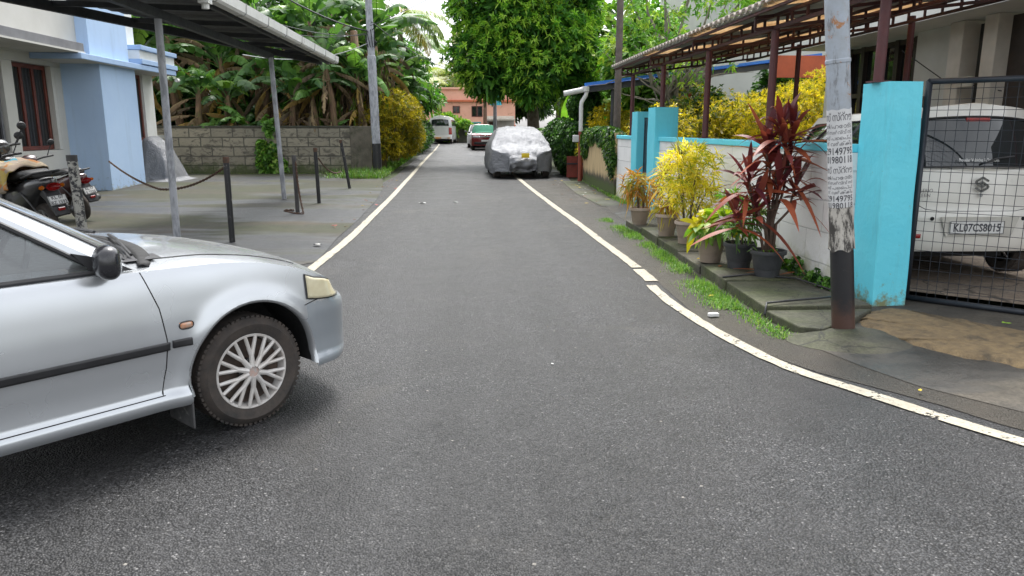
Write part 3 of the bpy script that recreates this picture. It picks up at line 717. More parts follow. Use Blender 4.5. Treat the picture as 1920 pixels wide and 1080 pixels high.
        for (nm, f0, f1, h0, h1) in wins:
            for sgn in ((1,) if nm in ('windscreen', 'rear_window') else (-1, 1)):
                b = MB(); nu = 16; full = nm in ('windscreen', 'rear_window')
                if full:
                    def fn(u, v):
                        q = 2*u-1; f = (abs(q)*f1) if nm == 'windscreen' else (3-(3-f0)*abs(q))
                        return G(f, lerp(h0, h1, v), 1 if q >= 0 else -1, -.008)
                    b.grid(fn, 32, 8)
                else: b.grid(lambda u, v: G(lerp(f0, f1, u), lerp(h0, h1, v), sgn, -.008), nu, 6)
                g = b.build(nm, glassm, root, smooth=True)
                # rubber surround
                ring = []
                if full:
                    N = 24; fr = lambda q: (abs(q)*f1 if nm == 'windscreen' else 3-(3-f0)*abs(q)); sg = lambda q: 1 if q >= 0 else -1
                    ring = [G(fr(-1+2*i/N), h0, sg(-1+2*i/N), .001) for i in range(N+1)]+[G(fr(1), lerp(h0, h1, i/6), 1, .001) for i in range(1, 6)]+[G(fr(1-2*i/N), h1, sg(1-2*i/N), .001) for i in range(N+1)]+[G(fr(-1), lerp(h1, h0, i/6), -1, .001) for i in range(1, 7)]
                else:
                    N = 12
                    ring = [G(lerp(f0, f1, i/N), h0, sgn, .001) for i in range(N+1)]+[G(f1, lerp(h0, h1, i/6), sgn, .001) for i in range(1, 6)]+[G(lerp(f1, f0, i/N), h1, sgn, .001) for i in range(N+1)]+[G(f0, lerp(h1, h0, i/6), sgn, .001) for i in range(1, 7)]
                b = MB(); b.tube(ring, H.get('rub', .011), 6); b.build('window_seal', frame, g)

def wheel(root, x, y, r, sgn, kind='cover', w=.19, rr=.185, z=None, steer=0, metalm=None):
    """wheel with its axle along y; sgn -1: outer face towards -y"""
    wr = empty('wheel', (x, y, r if z is None else z)); wr.parent = root; wr.rotation_euler = (0, 0, steer)
    o = 1 if sgn > 0 else -1; hw = w/2
    b = MB(); prof = [(rr-.004, -hw+.012), (rr+.02, -hw+.002), (r*.86, -hw-.006), (r*.955, -hw+.012), (r*.995, -hw+.035), (r, -hw*.3), (r, hw*.3), (r*.995, hw-.035), (r*.955, hw-.012), (r*.86, hw+.006), (rr+.02, hw-.002), (rr-.004, hw-.012)]
    b.lathe(prof, axis='y', n=64, cap=False)
    for k in range(64):
        t = 2*PI*k/64
        for yy in (-hw+.03, hw-.03):
            b.box((r*.984*math.cos(t), yy, r*.984*math.sin(t)), (.012, .026, r*.06), ry=-t)
    b.build('tyre', RUBBER, wr, auto=35)
    face = o*(hw-.012)
    b = MB(); b.lathe([(rr, face-o*.002), (rr-.004, face+o*.004), (rr-.014, face+o*.002), (rr-.022, face-o*.02), (rr-.026, face-o*.06)], axis='y', n=64, cap=False)
    if kind == 'cover':
        for k in range(10):
            t = 2*PI*k/10+.3
            def rad(rd, a, yy): return (rd*math.cos(t+a), yy, rd*math.sin(t+a))
            b.tube([rad(.028, 0, face+o*.004), rad(.055, 0, face+o*.003), rad(.085, 0, face+o*.001)], [.017, .014, .013], 8)
            for sg in (-1, 1): b.tube([rad(.083, 0, face+o*.001), rad(.12, sg*.10, face), rad(rr-.012, sg*.155, face)], [.0125, .0105, .0095], 8)
        b.lathe([(.036, face-o*.01), (.036, face+o*.006), (.030, face+o*.009)], axis='y', n=24)
    else:
        for k in range(5):
            t = 2*PI*k/5
            b.prism([(.03, -.03), (rr-.012, -.022), (rr-.012, .022), (.03, .03)], lambda p: (p[0]*math.cos(t)-p[1]*math.sin(t), face, p[0]*math.sin(t)+p[1]*math.cos(t)), lambda p: (p[0]*math.cos(t)-p[1]*math.sin(t), face-o*.02, p[0]*math.sin(t)+p[1]*math.cos(t)))
        b.lathe([(.045, face-o*.02), (.045, face+o*.006), (.0, face+o*.01)], axis='y', n=20)
    rim = b.build('rim', metalm or mat('wheel_cover_silver', (.68, .66, .64), (.56, .52, .48), scale=12, rough=.42, metal=.2, dirt=(.30, .22, .17), dscale=9, damt=.60), wr, auto=40)
    b = MB(); b.lathe([(rr-.03, face-o*.035), (.0, face-o*.035)], axis='y', n=40, cap=False); b.build('brake_disc', mat('brake_dust', (.05, .04, .035), (.09, .06, .045), scale=30, rough=.9), wr)
    if kind == 'cover':
        b = MB(); b.lathe([(.027, face), (.027, face+o*.0105), (0, face+o*.0115)], axis='y', n=24, cap=False); b.build('hub_emblem', mat('faded_emblem', (.55, .33, .26), (.45, .42, .40), scale=40, rough=.5), wr)
        for k in range(5):
            b = MB(); t = 2*PI*k/5+.55; b.lathe([(.011, -.01*o), (.011, .018*o), (.004, .02*o)], c=(.062*math.cos(t), face-o*.02, .062*math.sin(t)), axis='y', n=8)
            b.build('bolt', BLACK, wr)
    return wr

def plate(root, body, M, w=.5, h=.11, bg_=(.75, .75, .73), two=None):
    """number plate; M maps (x right, y up, out) to the parent's space"""
    b = MB(); b.box((0, 0, 0), (w, .008, h)); o = b.build('number_plate', mat('plate_white', bg_, tuple(x*.9 for x in bg_), scale=9, rough=.45), root, bevel=.003); o.matrix_local = M
    rows = [body] if two is None else two; tb = MB(); n = len(rows)
    for i, s_ in enumerate(rows):
        ch = h*.58 if n == 1 else h*.34; vs, fs, wd = text_mb(s_, ch, bold=.02); k = min(1, w*.86/max(wd, .01)); zc = -ch/2 if n == 1 else (h*.09 if i == 0 else -h*.42)
        tb.add([(x*k-wd*k/2, -.0056, y+zc) for x, y in vs], fs)
    tb.build('lettering', INK, o, recalc=False)
    b = MB()
    for z in (-h/2+.004, h/2-.004): b.bar((-w/2+.003, -.005, z), (w/2-.003, -.005, z), .004)
    for x in (-w/2+.004, w/2-.004): b.bar((x, -.005, -h/2+.003), (x, -.005, h/2-.003), .004)
    b.build('plate_border', BLACK, o); return o

# ---------------------------------------------------------------- silver saloon in the foreground
SILVER = paint('silver_car_paint', (.58, .605, .63), .6, .25, dust=(.34, .33, .31), dustamt=.22)
SILVERD = paint('faded_silver_bumper', (.36, .40, .44), .35, .36, dust=(.28, .27, .25), dustamt=.35)
def seamf(z): return float(np.interp(z, [.2, .30, .42, .54, .70, .86, .9], [-.035, -.03, .0, .01, -.008, -.06, -.07]))
P = dict(W=.845, xf=.80, xf0=.40, xr=-3.42, xr0=-2.95, step=.016, nv=44, pf=2.9, qf=2.3,
    belt=([-3.42, -3.1, -2.6, -1.2, -.45, -.15, .10, .30, .45, .62, .80], [.80, .86, .895, .885, .875, .868, .840, .788, .728, .668, .630]),
    crown=([-3.4, -3.1, -2.9, -.2, .1, .35, .5, .62, .80], [.90, .95, .965, .925, .885, .83, .78, .73, .65]),
    sill=([-3.42, -3.2, -2.8, -.45, -.3, .36, .48, .80], [.30, .25, .215, .215, .215, .235, .235, .255]),
    side=([.2, .235, .262, .285, .30, .36, .46, .55, .62, .72, .80, .85, .885, .92], [.035, .004, -.004, .003, .018, .021, .011, .0, .003, .014, .026, .038, .058, .10]),
    front=([.2, .26, .32, .42, .54, .575, .60, .62, .66, .70, .76], [.055, .015, .0, .0, .005, .02, .07, .10, .15, .20, .26]),
    rear=([.2, .3, .4, .52, .56, .60, .75, .85, .92], [.04, .01, 0, 0, .015, .045, .05, .06, .09]),
    arches=[(.03, .305, .357, .016), (-2.50, .305, .357, .014)], seams=[(-.42, seamf, .26), (-1.50, lambda z: 0., .2)],
    bz=.592, bx=.33, bxr=-2.84, bzr=.56, doorz=.292, archspan=.14)
d46 = R(46); n46 = (math.sin(d46), -math.cos(d46))
P0 = Vector((-1.11+.03*n46[0], 3.71+.03*n46[1], 0)); org = P0-Vector((n46[0], n46[1], 0))*.845
silver = empty('silver_sedan', org, d46, 'silver saloon car nosing out from the left in the foreground', 'car')
c = Car(P); c.build(silver, SILVER, doors=((-.42, -1.50), (-1.50, -2.38)), decks=(-2.85, -.30), bump_mat=SILVERD)
H = dict(B=[(-.33, 0, .915), (-.52, .765, .872), (-2.72, .755, .885), (-3.0, 0, .955)], T=[(-1.13, 0, 1.375), (-1.22, .585, 1.335), (-2.30, .575, 1.335), (-2.52, 0, 1.365)], bow=.03, bulge=.018, crown=.03)
c.house(silver, H, SILVER, GLASS, [('windscreen', 0, .80, .03, .95), ('door_window', 1.035, 1.50, .045, .925), ('rear_door_window', 1.53, 1.93, .045, .925), ('rear_window', 2.08, 3, .06, .94)])
SEAM = mat('panel_gap', (.01, .01, .01), (.015, .015, .015), rough=.9)
for sgn in (-1, 1):
    zz = [.292+(.872-.292)*i/24 for i in range(25)]
    def kseam(x0, z): return c.kx(x0+(seamf(z) if abs(x0+.42) < .01 else 0))
    c.ribbon('door_gap', SEAM, silver, sgn, [(kseam(-.42, z), z) for z in zz], .0065, -.0005)
    c.ribbon('door_gap', SEAM, silver, sgn, [(c.kx(-1.50), z) for z in zz], .0065, -.0005)
    c.ribbon('sill_gap', SEAM, silver, sgn, [(c.kx(lerp(-.44, -2.14, i/30)), .290) for i in range(31)], .006, -.0005)
    c.ribbon('bumper_gap', SEAM, silver, sgn, [(c.kx(lerp(.325, .45, i/14)), lerp(.585, .612, i/14)) for i in range(15)], .006, -.0005)
    c.patch('side_moulding', BLACK, silver, sgn, c.kx(-.405+.01), c.kx(-1.49), .502, .542, .012, 40, 4, .016)
    c.patch('side_moulding', BLACK, silver, sgn, c.kx(-.30), c.kx(-.388), .508, .545, .012, 8, 4, .016)
    c.patch('side_moulding', BLACK, silver, sgn, c.kx(-1.51), c.kx(-2.12), .502, .542, .012, 30, 4, .016)
    c.patch('belt_moulding', BLACK, silver, sgn, c.kx(-.47), c.kx(-2.6), .862, .878, -.012, 50, 2, .012)
    # headlight, cloudy yellowed lens that wraps round the corner
    HL = mat('cloudy_headlight', (.72, .66, .46), (.62, .55, .36), scale=14, rough=.22, coat=1, bs=8)
    k0, k1 = c.ka(.30), c.kx(.345)
    zt = lambda u: float(np.interp(u, [0, .5, .8, 1], [.640, .668, .702, .752])) - .006
    zb_ = lambda u: float(np.interp(u, [0, .6, .85, 1], [.590, .594, .602, .618]))
    hl = c.patch('headlight', HL, silver, sgn, k0, k1, zb_, zt, .012, 26, 8, .03)
    b = MB(); ring = [c.pt(lerp(k0, k1, i/24), zb_(i/24), sgn, .004) for i in range(25)]+[c.pt(k1, lerp(zb_(1), zt(1), i/6), sgn, .004) for i in range(1, 6)]+[c.pt(lerp(k1, k0, i/24), zt(1-i/24), sgn, .004) for i in range(25)]
    b.tube(ring, .005, 5); b.build('headlight_seal', BLACK, hl)
    # side repeater
    b = MB(); kk = c.kx(-.315); p = c.pt(kk, .605, sgn, 0)
    b.grid(lambda u, v: (p.x-.033+.066*u, p.y+sgn*(.010*(1-abs(2*u-1)**4)*(1-abs(2*v-1)**4)-.001), .605-.016+.032*v), 10, 6); rep = b.build('side_repeater', mat('repeater_lens', (.45, .40, .34), (.6, .22, .08), scale=28, rough=.12, coat=1), silver, smooth=True)
    b = MB(); b.tube([(p.x+.034*math.cos(a)*abs(math.cos(a))**-.4 if abs(math.cos(a)) > .01 else p.x, p.y+sgn*.002, .605+.018*math.sin(a)) for a in [2*PI*i/20 for i in range(21)]], .003, 4); b.build('repeater_rim', BLACK, rep)
    # mirror
    b = MB(); m0 = Vector((-.655, .79*sgn, .935))
    def fm(u, v):
        a = 2*PI*u; q = v*PI; r_ = math.sin(q)**.75
        return (m0.x+.02+.055*math.cos(q)*(.9 if math.cos(q) > 0 else 1.1)-.01*math.cos(a)*r_, m0.y+sgn*(.075+.075*math.copysign(abs(math.cos(a))**.7, math.cos(a))*r_), m0.z+.012+.074*math.copysign(abs(math.sin(a))**.7, math.sin(a))*r_)
    b.grid(fm, 28, 14); mi = b.build('wing_mirror', mat('gloss_black_plastic', (.02, .02, .024), (.03, .03, .035), rough=.22, coat=.5), silver, smooth=True)
    b = MB(); b.add([(-.50, .775*sgn, .885), (-.66, .772*sgn, .885), (-.735, .755*sgn, .985), (-.60, .765*sgn, .945), (-.50, .765*sgn, .885), (-.66, .757*sgn, .885), (-.735, .74*sgn, .985), (-.60, .75*sgn, .945)], [(0, 1, 2, 3), (7, 6, 5, 4), (0, 4, 5, 1), (1, 5, 6, 2), (2, 6, 7, 3), (3, 7, 4, 0)]); b.tube([(-.64, .77*sgn, .92), (-.62, .83*sgn, .925)], .02, 8); b.build('mirror_base', BLACK, silver)
    # mud flap
    b = MB(); b.prism([(.60, .09), (.845, .09), (.85, .30), (.72, .34), (.60, .34)], lambda p: (-.335+.02, p[0]*sgn, p[1]), lambda p: (-.345+.02, p[0]*sgn, p[1])); b.build('mud_flap', mat('worn_mudflap', (.05, .05, .05), (.10, .10, .10), scale=8, rough=.8, dirt=(.38, .38, .36), dscale=6, damt=.58), silver, bevel=.003)
    for wx in (.02, -2.50): wheel(silver, wx, sgn*.725, .287, sgn, steer=0, rr=.198)
    b = MB()
    for q in (.40, .55): pass
    # door handle
    b = MB(); hp = c.pt(c.kx(-1.36), .80, sgn, 0); b.box((hp.x, hp.y+sgn*.012, .80), (.15, .022, .03)); b.build('door_handle', BLACK, silver, bevel=.006)
    c.patch('tail_light', mat('red_lens', (.35, .01, .012), (.25, .008, .01), rough=.1, coat=1), silver, sgn, c.kx(-3.0), c.ka(c.A[-1]-.35), .62, .80, .010, 18, 5, .02)
c.patch('grille', BLACK, silver, 1, c.ka(.0), c.ka(.27), .605, .650, .004, 10, 3, .02); c.patch('grille', BLACK, silver, -1, c.ka(.0), c.ka(.27), .605, .650, .004, 10, 3, .02)
c.patch('air_intake', BLACK, silver, 1, c.ka(0), c.ka(.45), .30, .40, .002, 10, 3, .01); c.patch('air_intake', BLACK, silver, -1, c.ka(0), c.ka(.45), .30, .40, .002, 10, 3, .01)
plate(silver, '', Matrix.Translation((.806, 0, .475)) @ Matrix.Rotation(PI/2, 4, 'Z'), .5, .11)
for sgn in (-1, 1):
    Hh_ = c.NV+1+14; b = MB(); pts = [Vector(c.V[sgn][k*Hh_+c.NV+3])+Vector((0, 0, .001)) for k in range(c.NC) if -.42 < c.X[k] < .42]; b.tube(pts, .0032, 4); b.build('bonnet_gap', SEAM, silver)
# black cowl and wipers at the foot of the windscreen
b = MB(); 
def cowl(u, v):
    q = 2*u-1; x = lerp(-.30, -.46, abs(q)**2.4)+.02; return (x+.10*(v-.5)*(1-.5*abs(q)**3), .74*q, lerp(.922, .888, abs(q)**2)+.006+.008*math.sin(v*PI)-.012*v)
b.grid(cowl, 30, 4); b.build('cowl_panel', mat('matt_black_cowl', (.012, .012, .013), (.02, .02, .02), rough=.8), silver, smooth=True, solid=.006)
b = MB(); b.tube([(-.27, .05, .945), (-.37, -.30, .965), (-.43, -.60, .925)], .008, 6); b.tube([(-.33, .62, .925), (-.35, .30, .965), (-.35, .02, .97)], .008, 6); b.build('wiper', BLACK, silver)
# cabin
SEATM = mat('seat_fabric', (.16, .165, .165), (.12, .12, .12), scale=20, rough=.9)
for (sx, sy) in ((-1.28, -.36), (-1.28, .36)):
    st_ = empty('seat', (sx, sy, .5)); st_.parent = silver
    b = MB(); b.grid(lambda u, v: (-.20*v+.06*math.sin(PI*u)*1-.05, (.23-.03*v)*math.cos(PI*u), .05+.58*v), 12, 8); b.grid(lambda u, v: (-.20*v-.14, (.23-.03*v)*math.cos(PI*u), .05+.58*v), 12, 8); b.build('backrest', SEATM, st_, smooth=True)
    b = MB(); b.box((-.22, 0, .70), (.09, .24, .16)); b.build('headrest', SEATM, st_, bevel=.03)
b = MB(); b.box((-2.25, 0, .80), (.16, 1.2, .40), ry=-.3); b.build('rear_seat', SEATM, silver, bevel=.04)
b = MB(); b.tube([(-.86+.07*math.sin(a), -.36+.185*math.cos(a), .90+.175*math.sin(a)) for a in [2*PI*i/32 for i in range(33)]], .014, 8); b.bar((-.86, -.52, .9), (-.86, -.2, .9), .03, .02); b.bar((-.86, -.36, .9), (-.90, -.36, .75), .03, .02); b.build('steering_wheel', mat('grey_vinyl', (.18, .18, .19), rough=.6), silver)
b = MB(); b.grid(lambda u, v: (lerp(-.34, -.72, v), lerp(-.66, .66, u), .905+.035*math.sin(PI*v)*math.sin(PI*u)), 14, 6); b.build('dashboard', mat('dash_grey', (.05, .05, .055), rough=.7), silver, smooth=True)
b = MB(); b.box((-.60, 0, .955), (.05, .05, .035)); b.lathe([(.018, .0), (.022, .02), (.01, .045), (0, .05)], c=(-.60, 0, .97), n=12); b.build('dashboard_ornament', mat('gilt', (.65, .48, .14), rough=.4), silver)

# ================================================================ LEFT: block wall, house, canopy
OLDB = blockwall_mat('old_grey_blocks', (.31, .28, .21), (.23, .21, .16), .66, .29, moss=(.055, .075, .02), mz0=.12, mz1=.42, axis='x', mortar=.022, mcol=(.10, .095, .075), grime=(.17, .155, .12), spots=(.075, .068, .055))
r = empty('block_wall', (-6.2, 24.3, .1), 0, 'old unplastered block wall with mossy foot below the banana grove', 'wall')
b = MB(); b.bbox(-3.4, 3.2, -.1, .1, -.2, 1.46); b.build('wall', OLDB, r)
b = MB(); b.bbox(-3.45, 2.6, -.13, .12, 1.462, 1.50); b.build('coping', mat('dark_wall_top', (.09, .085, .07), (.05, .055, .035), rough=.9, bump=.6), r, bevel=.01)
b = MB(); b.bbox(2.62, 3.27, -.16, -.102, -.2, 1.49); b.build('end_pier', mat('rough_brown_render', (.16, .14, .11), (.10, .09, .07), scale=4, rough=.95, bump=.9, bs=30, dist=.02, dirt=(.05, .06, .03), dscale=3), r, bevel=.01)

CREAM = mat('cream_wall_paint', (.60, .59, .55), (.54, .53, .49), scale=1.5, rough=.8, bump=.15, bs=30)
def bluewall(name, a, b2):
    t = NT(name); x, y, z = t.sep(); n = t.noise(1.5, 6, .6); c = t.mix(t.ramp(n, [(.35, 0.), (.7, 1.)]), a, b2)
    n2 = t.noise(7, 7, .75); g = t.math('ADD', t.math('ADD', z, .6), t.math('MULTIPLY', n2, -1.1)); c = t.mix(t.ramp(g, [(.14, .85), (.24, 0.)]), c, (.30, .30, .22))
    n8 = t.noise(5, 6, .7, vec=t.comb(x, y, t.math('MULTIPLY', z, .10))); c = t.mix(t.ramp(n8, [(.52, 0.), (.75, .35)]), c, (.28, .38, .50))
    n3 = t.noise(9, 7, .8, vec=t.comb(x, t.math('MULTIPLY', y, 2), z)); g2 = t.math('MULTIPLY', t.ramp(z, [(.28, 1.), (.5, 0.)]), t.ramp(n3, [(.58, 0.), (.63, 1.)])); c = t.mix(g2, c, (.07, .08, .06))
    t.set(Base_Color=c, Roughness=.75); t.bump(t.noise(14, 6), .2, .01); return t.m
BLUEL = bluewall('pale_blue_wall_paint', (.46, .61, .82), (.42, .57, .79))
MAROON = mat('maroon_window_wood', (.17, .045, .03), (.11, .03, .022), scale=6, rough=.5, bump=.15)
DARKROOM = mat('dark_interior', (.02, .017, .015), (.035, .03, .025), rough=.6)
GREYP = mat('grey_lead_paint', (.10, .105, .12), (.15, .155, .165), scale=6, rough=.5, bump=.2)
PALEBLUE = mat('pale_blue_trim', (.38, .52, .74), (.34, .48, .70), rough=.7, dirt=(.12, .12, .11), dscale=6, damt=.68)
hs_ = empty('blue_house', (-9, 18, 0), 0, 'cream and pale blue house with maroon windows on the left', 'house'); hx = lambda x: x+9; hy = lambda y: y-18
def hbox(x0, x1, y0, y1, z0, z1, b=None): b = b or MB(); b.bbox(hx(x0), hx(x1), hy(y0), hy(y1), z0, z1); return b
# cream wall with openings: door y 13.9-15.75, window 16.1-17.62
b = hbox(-9.25, -9, 12, 13.9, 0, 3.0); hbox(-9.25, -9, 15.72, 16.08, 0, 2.84, b); hbox(-9.25, -9, 16.08, 17.66, 0, 1.05, b); hbox(-9.25, -9, 17.66, 17.93, 0, 2.84, b); hbox(-9.25, -9, 13.9, 17.93, 2.843, 3.02, b)
hbox(-9.25, -9.0, 12, 17.93, 3.023, 3.27, b); hbox(-9.25, -8.42, 12, 17.597, 3.273, 6.2, b); hbox(-15, -9.26, 12, 22, 4.4, 6.2, b); hbox(-15, -9.26, 21.8, 22, 0, 4.397, b); b.build('wall', CREAM, hs_)
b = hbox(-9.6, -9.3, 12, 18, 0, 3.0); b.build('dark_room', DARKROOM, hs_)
def window(root, x, y0, y1, z0, z1, nbar, depth=.12, nm='window', fw=.085, rows=()):
    b = MB(); hbox(x-.06, x, y0, y1, z0, z0+fw, b); hbox(x-.06, x, y0, y1, z1-fw, z1, b)
    for i in range(nbar+2):
        yy = lerp(y0+fw/2, y1-fw/2, i/(nbar+1)); hbox(x-.06, x+.001, yy-fw/2, yy+fw/2, z0+fw+.001, z1-fw-.001, b)
    for zz in rows: hbox(x-.055, x-.004, y0+fw, y1-fw, zz-.03, zz+.03, b)
    f = b.build(nm, MAROON, root); b = MB(); hbox(x-.04, x-.03, y0+.02, y1-.02, z0+.02, z1-.02, b); b.build('pane', mat('dark_pane', (.018, .016, .016), (.03, .028, .028), rough=.35), f)
    b = MB()
    k = int((y1-y0)/.11)
    for i in range(1, k): yy = lerp(y0, y1, i/k); b.tube([(hx(x-.02), hy(yy), z0+.03), (hx(x-.02), hy(yy), z1-.03)], .006, 5)
    b.build('bars', BLACK, f)
window(hs_, -9.13, 16.09, 17.52, 1.06, 2.835, 2)
b = hbox(-9.12, -9.003, 17.525, 17.657, 1.06, 2.835); b.build('window_reveal', CREAM, hs_)
b = hbox(-9.14, -9.10, 14.0, 15.7, .0, 2.8); b.build('door', mat('dark_door', (.03, .028, .03), (.05, .045, .045), rough=.5), hs_)
b = MB()
for i in range(5): hbox(-9.09, -9.05, 14.1+.37*i, 14.16+.37*i, .1, 2.75, b)
b.build('door_grille', GREYP, hs_)
# blue column block, lower and upper
b = hbox(-8.999, -8.15, 17.93, 19.78, -.02, 2.93); b.build('blue_bay', BLUEL, hs_)
b = hbox(-8.999, -8.17, 17.6, 19.55, 3.063, 6.2); b.build('blue_bay', BLUEL, hs_)
b = hbox(-8.999, -8.35, 19.553, 20.4, 3.063, 6.2); b.build('upper_wall', WHITEP, hs_)
# ledges
b = MB(); hbox(-8.999, -7.95, 16.75, 22.0, 2.938, 3.06, b); b.build('ledge', PALEBLUE, hs_, bevel=.01); b = hbox(-8.999, -7.97, 16.78, 21.98, 2.932, 2.936); b.build('soffit', CREAM, hs_)
b = hbox(-9, -8.02, 12.0, 17.05, 3.10, 3.27); b.build('sunshade', mat('grey_sunshade', (.22, .22, .23), (.17, .17, .18), scale=3, rough=.8, dirt=(.05, .05, .05), dscale=5, damt=.64), hs_, bevel=.008)
b = hbox(-8.999, -8.0, 12.0, 17.05, 3.063, 3.098); b.build('soffit', CREAM, hs_)
b = hbox(-8.6, -7.93, 19.75, 22.1, 3.42, 3.53); hbox(-8.6, -7.93, 19.75, 22.1, 3.08, 3.20, b); b.build('parapet_band', PALEBLUE, hs_, bevel=.01)
b = hbox(-8.6, -8.0, 19.8, 22.05, 3.205, 3.415); b.build('parapet', WHITEP, hs_)
b = hbox(-8.97, -8.6, 19.79, 19.95, -.02, 2.93); hbox(-8.97, -8.6, 21.3, 21.95, -.02, 2.93, b); hbox(-8.97, -8.6, 19.95, 21.3, -.02, 1.2, b); b.build('side_wall', WHITEP, hs_)
window(hs_, -8.66, 19.96, 21.28, 1.2, 2.9, 2)
b = MB(); b.tube([(hx(-8.0), hy(22.1), 2.83), (hx(-8.0), hy(22.25), 2.83)], .05, 12); b.build('vent_pipe', WHITEP, hs_)
r = empty('low_wall', (-8.1, 22.9, 0), 0, 'low blue wall with white coping behind the tarpaulin covered machine', 'wall')
b = MB(); b.bbox(-1.6, -.95, -.1, .6, 0, 1.22); b.build('wall', mat('slate_blue_paint', (.15, .23, .36), rough=.8), r); b = MB(); b.bbox(-1.65, -.90, -.14, .64, 1.223, 1.32); b.build('coping', mat('dirty_white', (.45, .45, .42), rough=.8, dirt=(.12, .12, .1), dscale=8), r)

# metal canopy
DKST = mat('dark_canopy_steel', (.035, .037, .042), (.06, .062, .068), scale=5, rough=.55, bump=.15)
cn = empty('metal_canopy', (-3.7, 12, 0), 0, 'dark steel canopy with white gutter on grey posts over the forecourt', 'canopy')
cx_ = lambda p: (p[0]+3.7, p[1]-12, p[2])
def inner(y): return -3.25-.262*(19.2-y)
b = MB(); N = 90
def roofz(x, y): return 3.13+.02*(-3.1-x)+.006*math.sin(y*2*PI/.25)
b.grid(lambda u, v: cx_((lerp(-3.12, inner(lerp(4, 18.7, u)), v), lerp(4, 18.7, u), roofz(lerp(-3.12, inner(lerp(4, 18.7, u)), v), lerp(4, 18.7, u))+.03)), 360, 5)
b.build('roof_sheet', mat('canopy_sheet', (.055, .058, .065), (.085, .085, .09), scale=4, rough=.6), cn, smooth=True, solid=.004)
b = MB(); gx0, gx1 = -3.13, -2.97
pr = [(gx0, 3.17), (gx0, 3.04), (gx0+.02, 3.02), (gx1-.03, 3.02), (gx1, 3.05), (gx1+.012, 3.17), (gx1-.012, 3.17), (gx1-.016, 3.06), (gx0+.02, 3.04), (gx0+.015, 3.17)]
b.prism(pr, lambda p: cx_((p[0], 4, p[1])), lambda p: cx_((p[0], 18.7, p[1]))); g = b.build('gutter', mat('white_pvc', (.80, .80, .78), (.70, .70, .67), scale=3, rough=.45, dirt=(.3, .3, .27), dscale=7, damt=.6), cn)
b = MB()
for y in np.arange(5, 18.6, 1.2): b.prism([(gx0-.006, 3.175), (gx0-.006, 3.035), (gx0+.018, 3.012), (gx1-.028, 3.012), (gx1+.008, 3.045), (gx1+.02, 3.175)], lambda p: cx_((p[0], y-.012, p[1])), lambda p: cx_((p[0], y+.012, p[1])))
b.build('gutter_bracket', mat('grey_bracket', (.42, .42, .41), rough=.5), g)
b = MB(); b.box(cx_((-3.06, 9.6, 2.99)), (.12, .16, .06)); b.tube([cx_((-3.06, 9.6, 2.97)), cx_((-3.06, 9.6, 2.90))], .045, 12); b.build('gutter_outlet', WHITEP, g)
b = MB(); b.bar(cx_((-3.79, 4, 2.90)), cx_((-3.79, 15.7, 2.90)), .08, .11); b.build('post_beam', DKST, cn)
b = MB(); b.bar(cx_((-3.2, 4, 3.05)), cx_((-3.2, 18.7, 3.05)), .05, .10); b.build('eave_beam', DKST, cn)
b = MB(); b.bar(cx_((inner(4.0)+.02, 4.0, 3.12)), cx_((inner(18.7), 18.7, 3.06)), .07, .13); b.build('inner_beam', DKST, cn)
for y in np.arange(4.6, 18.8, 1.55):
    b = MB(); b.bar(cx_((-3.16, y, 3.07)), cx_((inner(y), y, 3.13)), .045, .07); b.build('rafter', DKST, cn)
POSTM = NT('grey_post_paint'); _x, _y, _z = POSTM.sep(); _n = POSTM.noise(9, 6, .75, vec=POSTM.comb(_x, _y, POSTM.math('MULTIPLY', _z, .35)))
POSTM.set(Base_Color=POSTM.mix(POSTM.ramp(_n, [(.45, 0.), (.58, 1.)]), (.42, .43, .46), (.24, .25, .27)), Roughness=.55); POSTM.bump(_n, .2, .004); POSTM = POSTM.m
for (x, y, xt, yt) in ((-3.83, 10.1, -3.80, 10.07), (-3.70, 15.6, -3.73, 15.35)):
    b = MB(); b.tube([cx_((x, y, 0)), cx_((xt, yt, 2.86))], .046, 20); b.tube([cx_((x, y, .05)), cx_((x, y, .075))], .048, 20); o = b.build('post', POSTM, cn, smooth=False, auto=40)
    b = MB(); b.grid(lambda u, v: cx_((x+.13*v*math.cos(2*PI*u)*(1+.2*math.sin(6*PI*u)), y+.13*v*math.sin(2*PI*u), .085-.03*v**2)), 14, 3); b.build('post_footing', PATHC, cn, smooth=True)

# bollards with chain
BOLM = NT('chipped_black_paint'); _x, _y, _z = BOLM.sep(); _n = BOLM.noise(16, 7, .8)
BOLM.set(Base_Color=BOLM.mix(BOLM.ramp(_n, [(.60, 0.), (.64, 1.)]), (.018, .018, .02), (.22, .21, .19)), Roughness=.4); BOLM.bump(_n, .35, .004); BOLM = BOLM.m
BOLC = NT('flaking_black_and_white_paint'); _n = BOLC.noise(11, 7, .8)
BOLC.set(Base_Color=BOLC.mix(BOLC.ramp(_n, [(.47, 0.), (.51, 1.)]), (.03, .03, .035), (.42, .41, .37)), Roughness=.6); BOLC.bump(_n, .5, .006); BOLC = BOLC.m
BOLG = mat('grey_brown_bollard', (.085, .08, .078), (.05, .05, .05), scale=14, rough=.7, bump=.4)
def bollard(x, y, h, rad, m, lx, ly, label):
    z0 = gz(y)+.05; r = empty('bollard', (x, y, z0), 0, label, 'bollard', 'posts along the edge of the forecourt')
    b = MB(); b.tube([(0, 0, -.03), (lx*.5, ly*.5, h*.5), (lx, ly, h-.008)], rad, 18); b.build('shaft', m, r, auto=40)
    b = MB(); b.tube([(lx, ly, h-.08), (lx, ly, h-.004)], rad+.003, 18); b.build('collar', RUST if m == BOLM else BOLG, r, auto=40)
bollard(-4.98, 10.0, 1.13, .062, BOLC, -.03, 0, 'thick post with flaking black and white paint beside the scooters')
bollard(-3.10, 10.05, 1.10, .038, BOLM, 0, 0, 'black iron post right of the first grey canopy post')
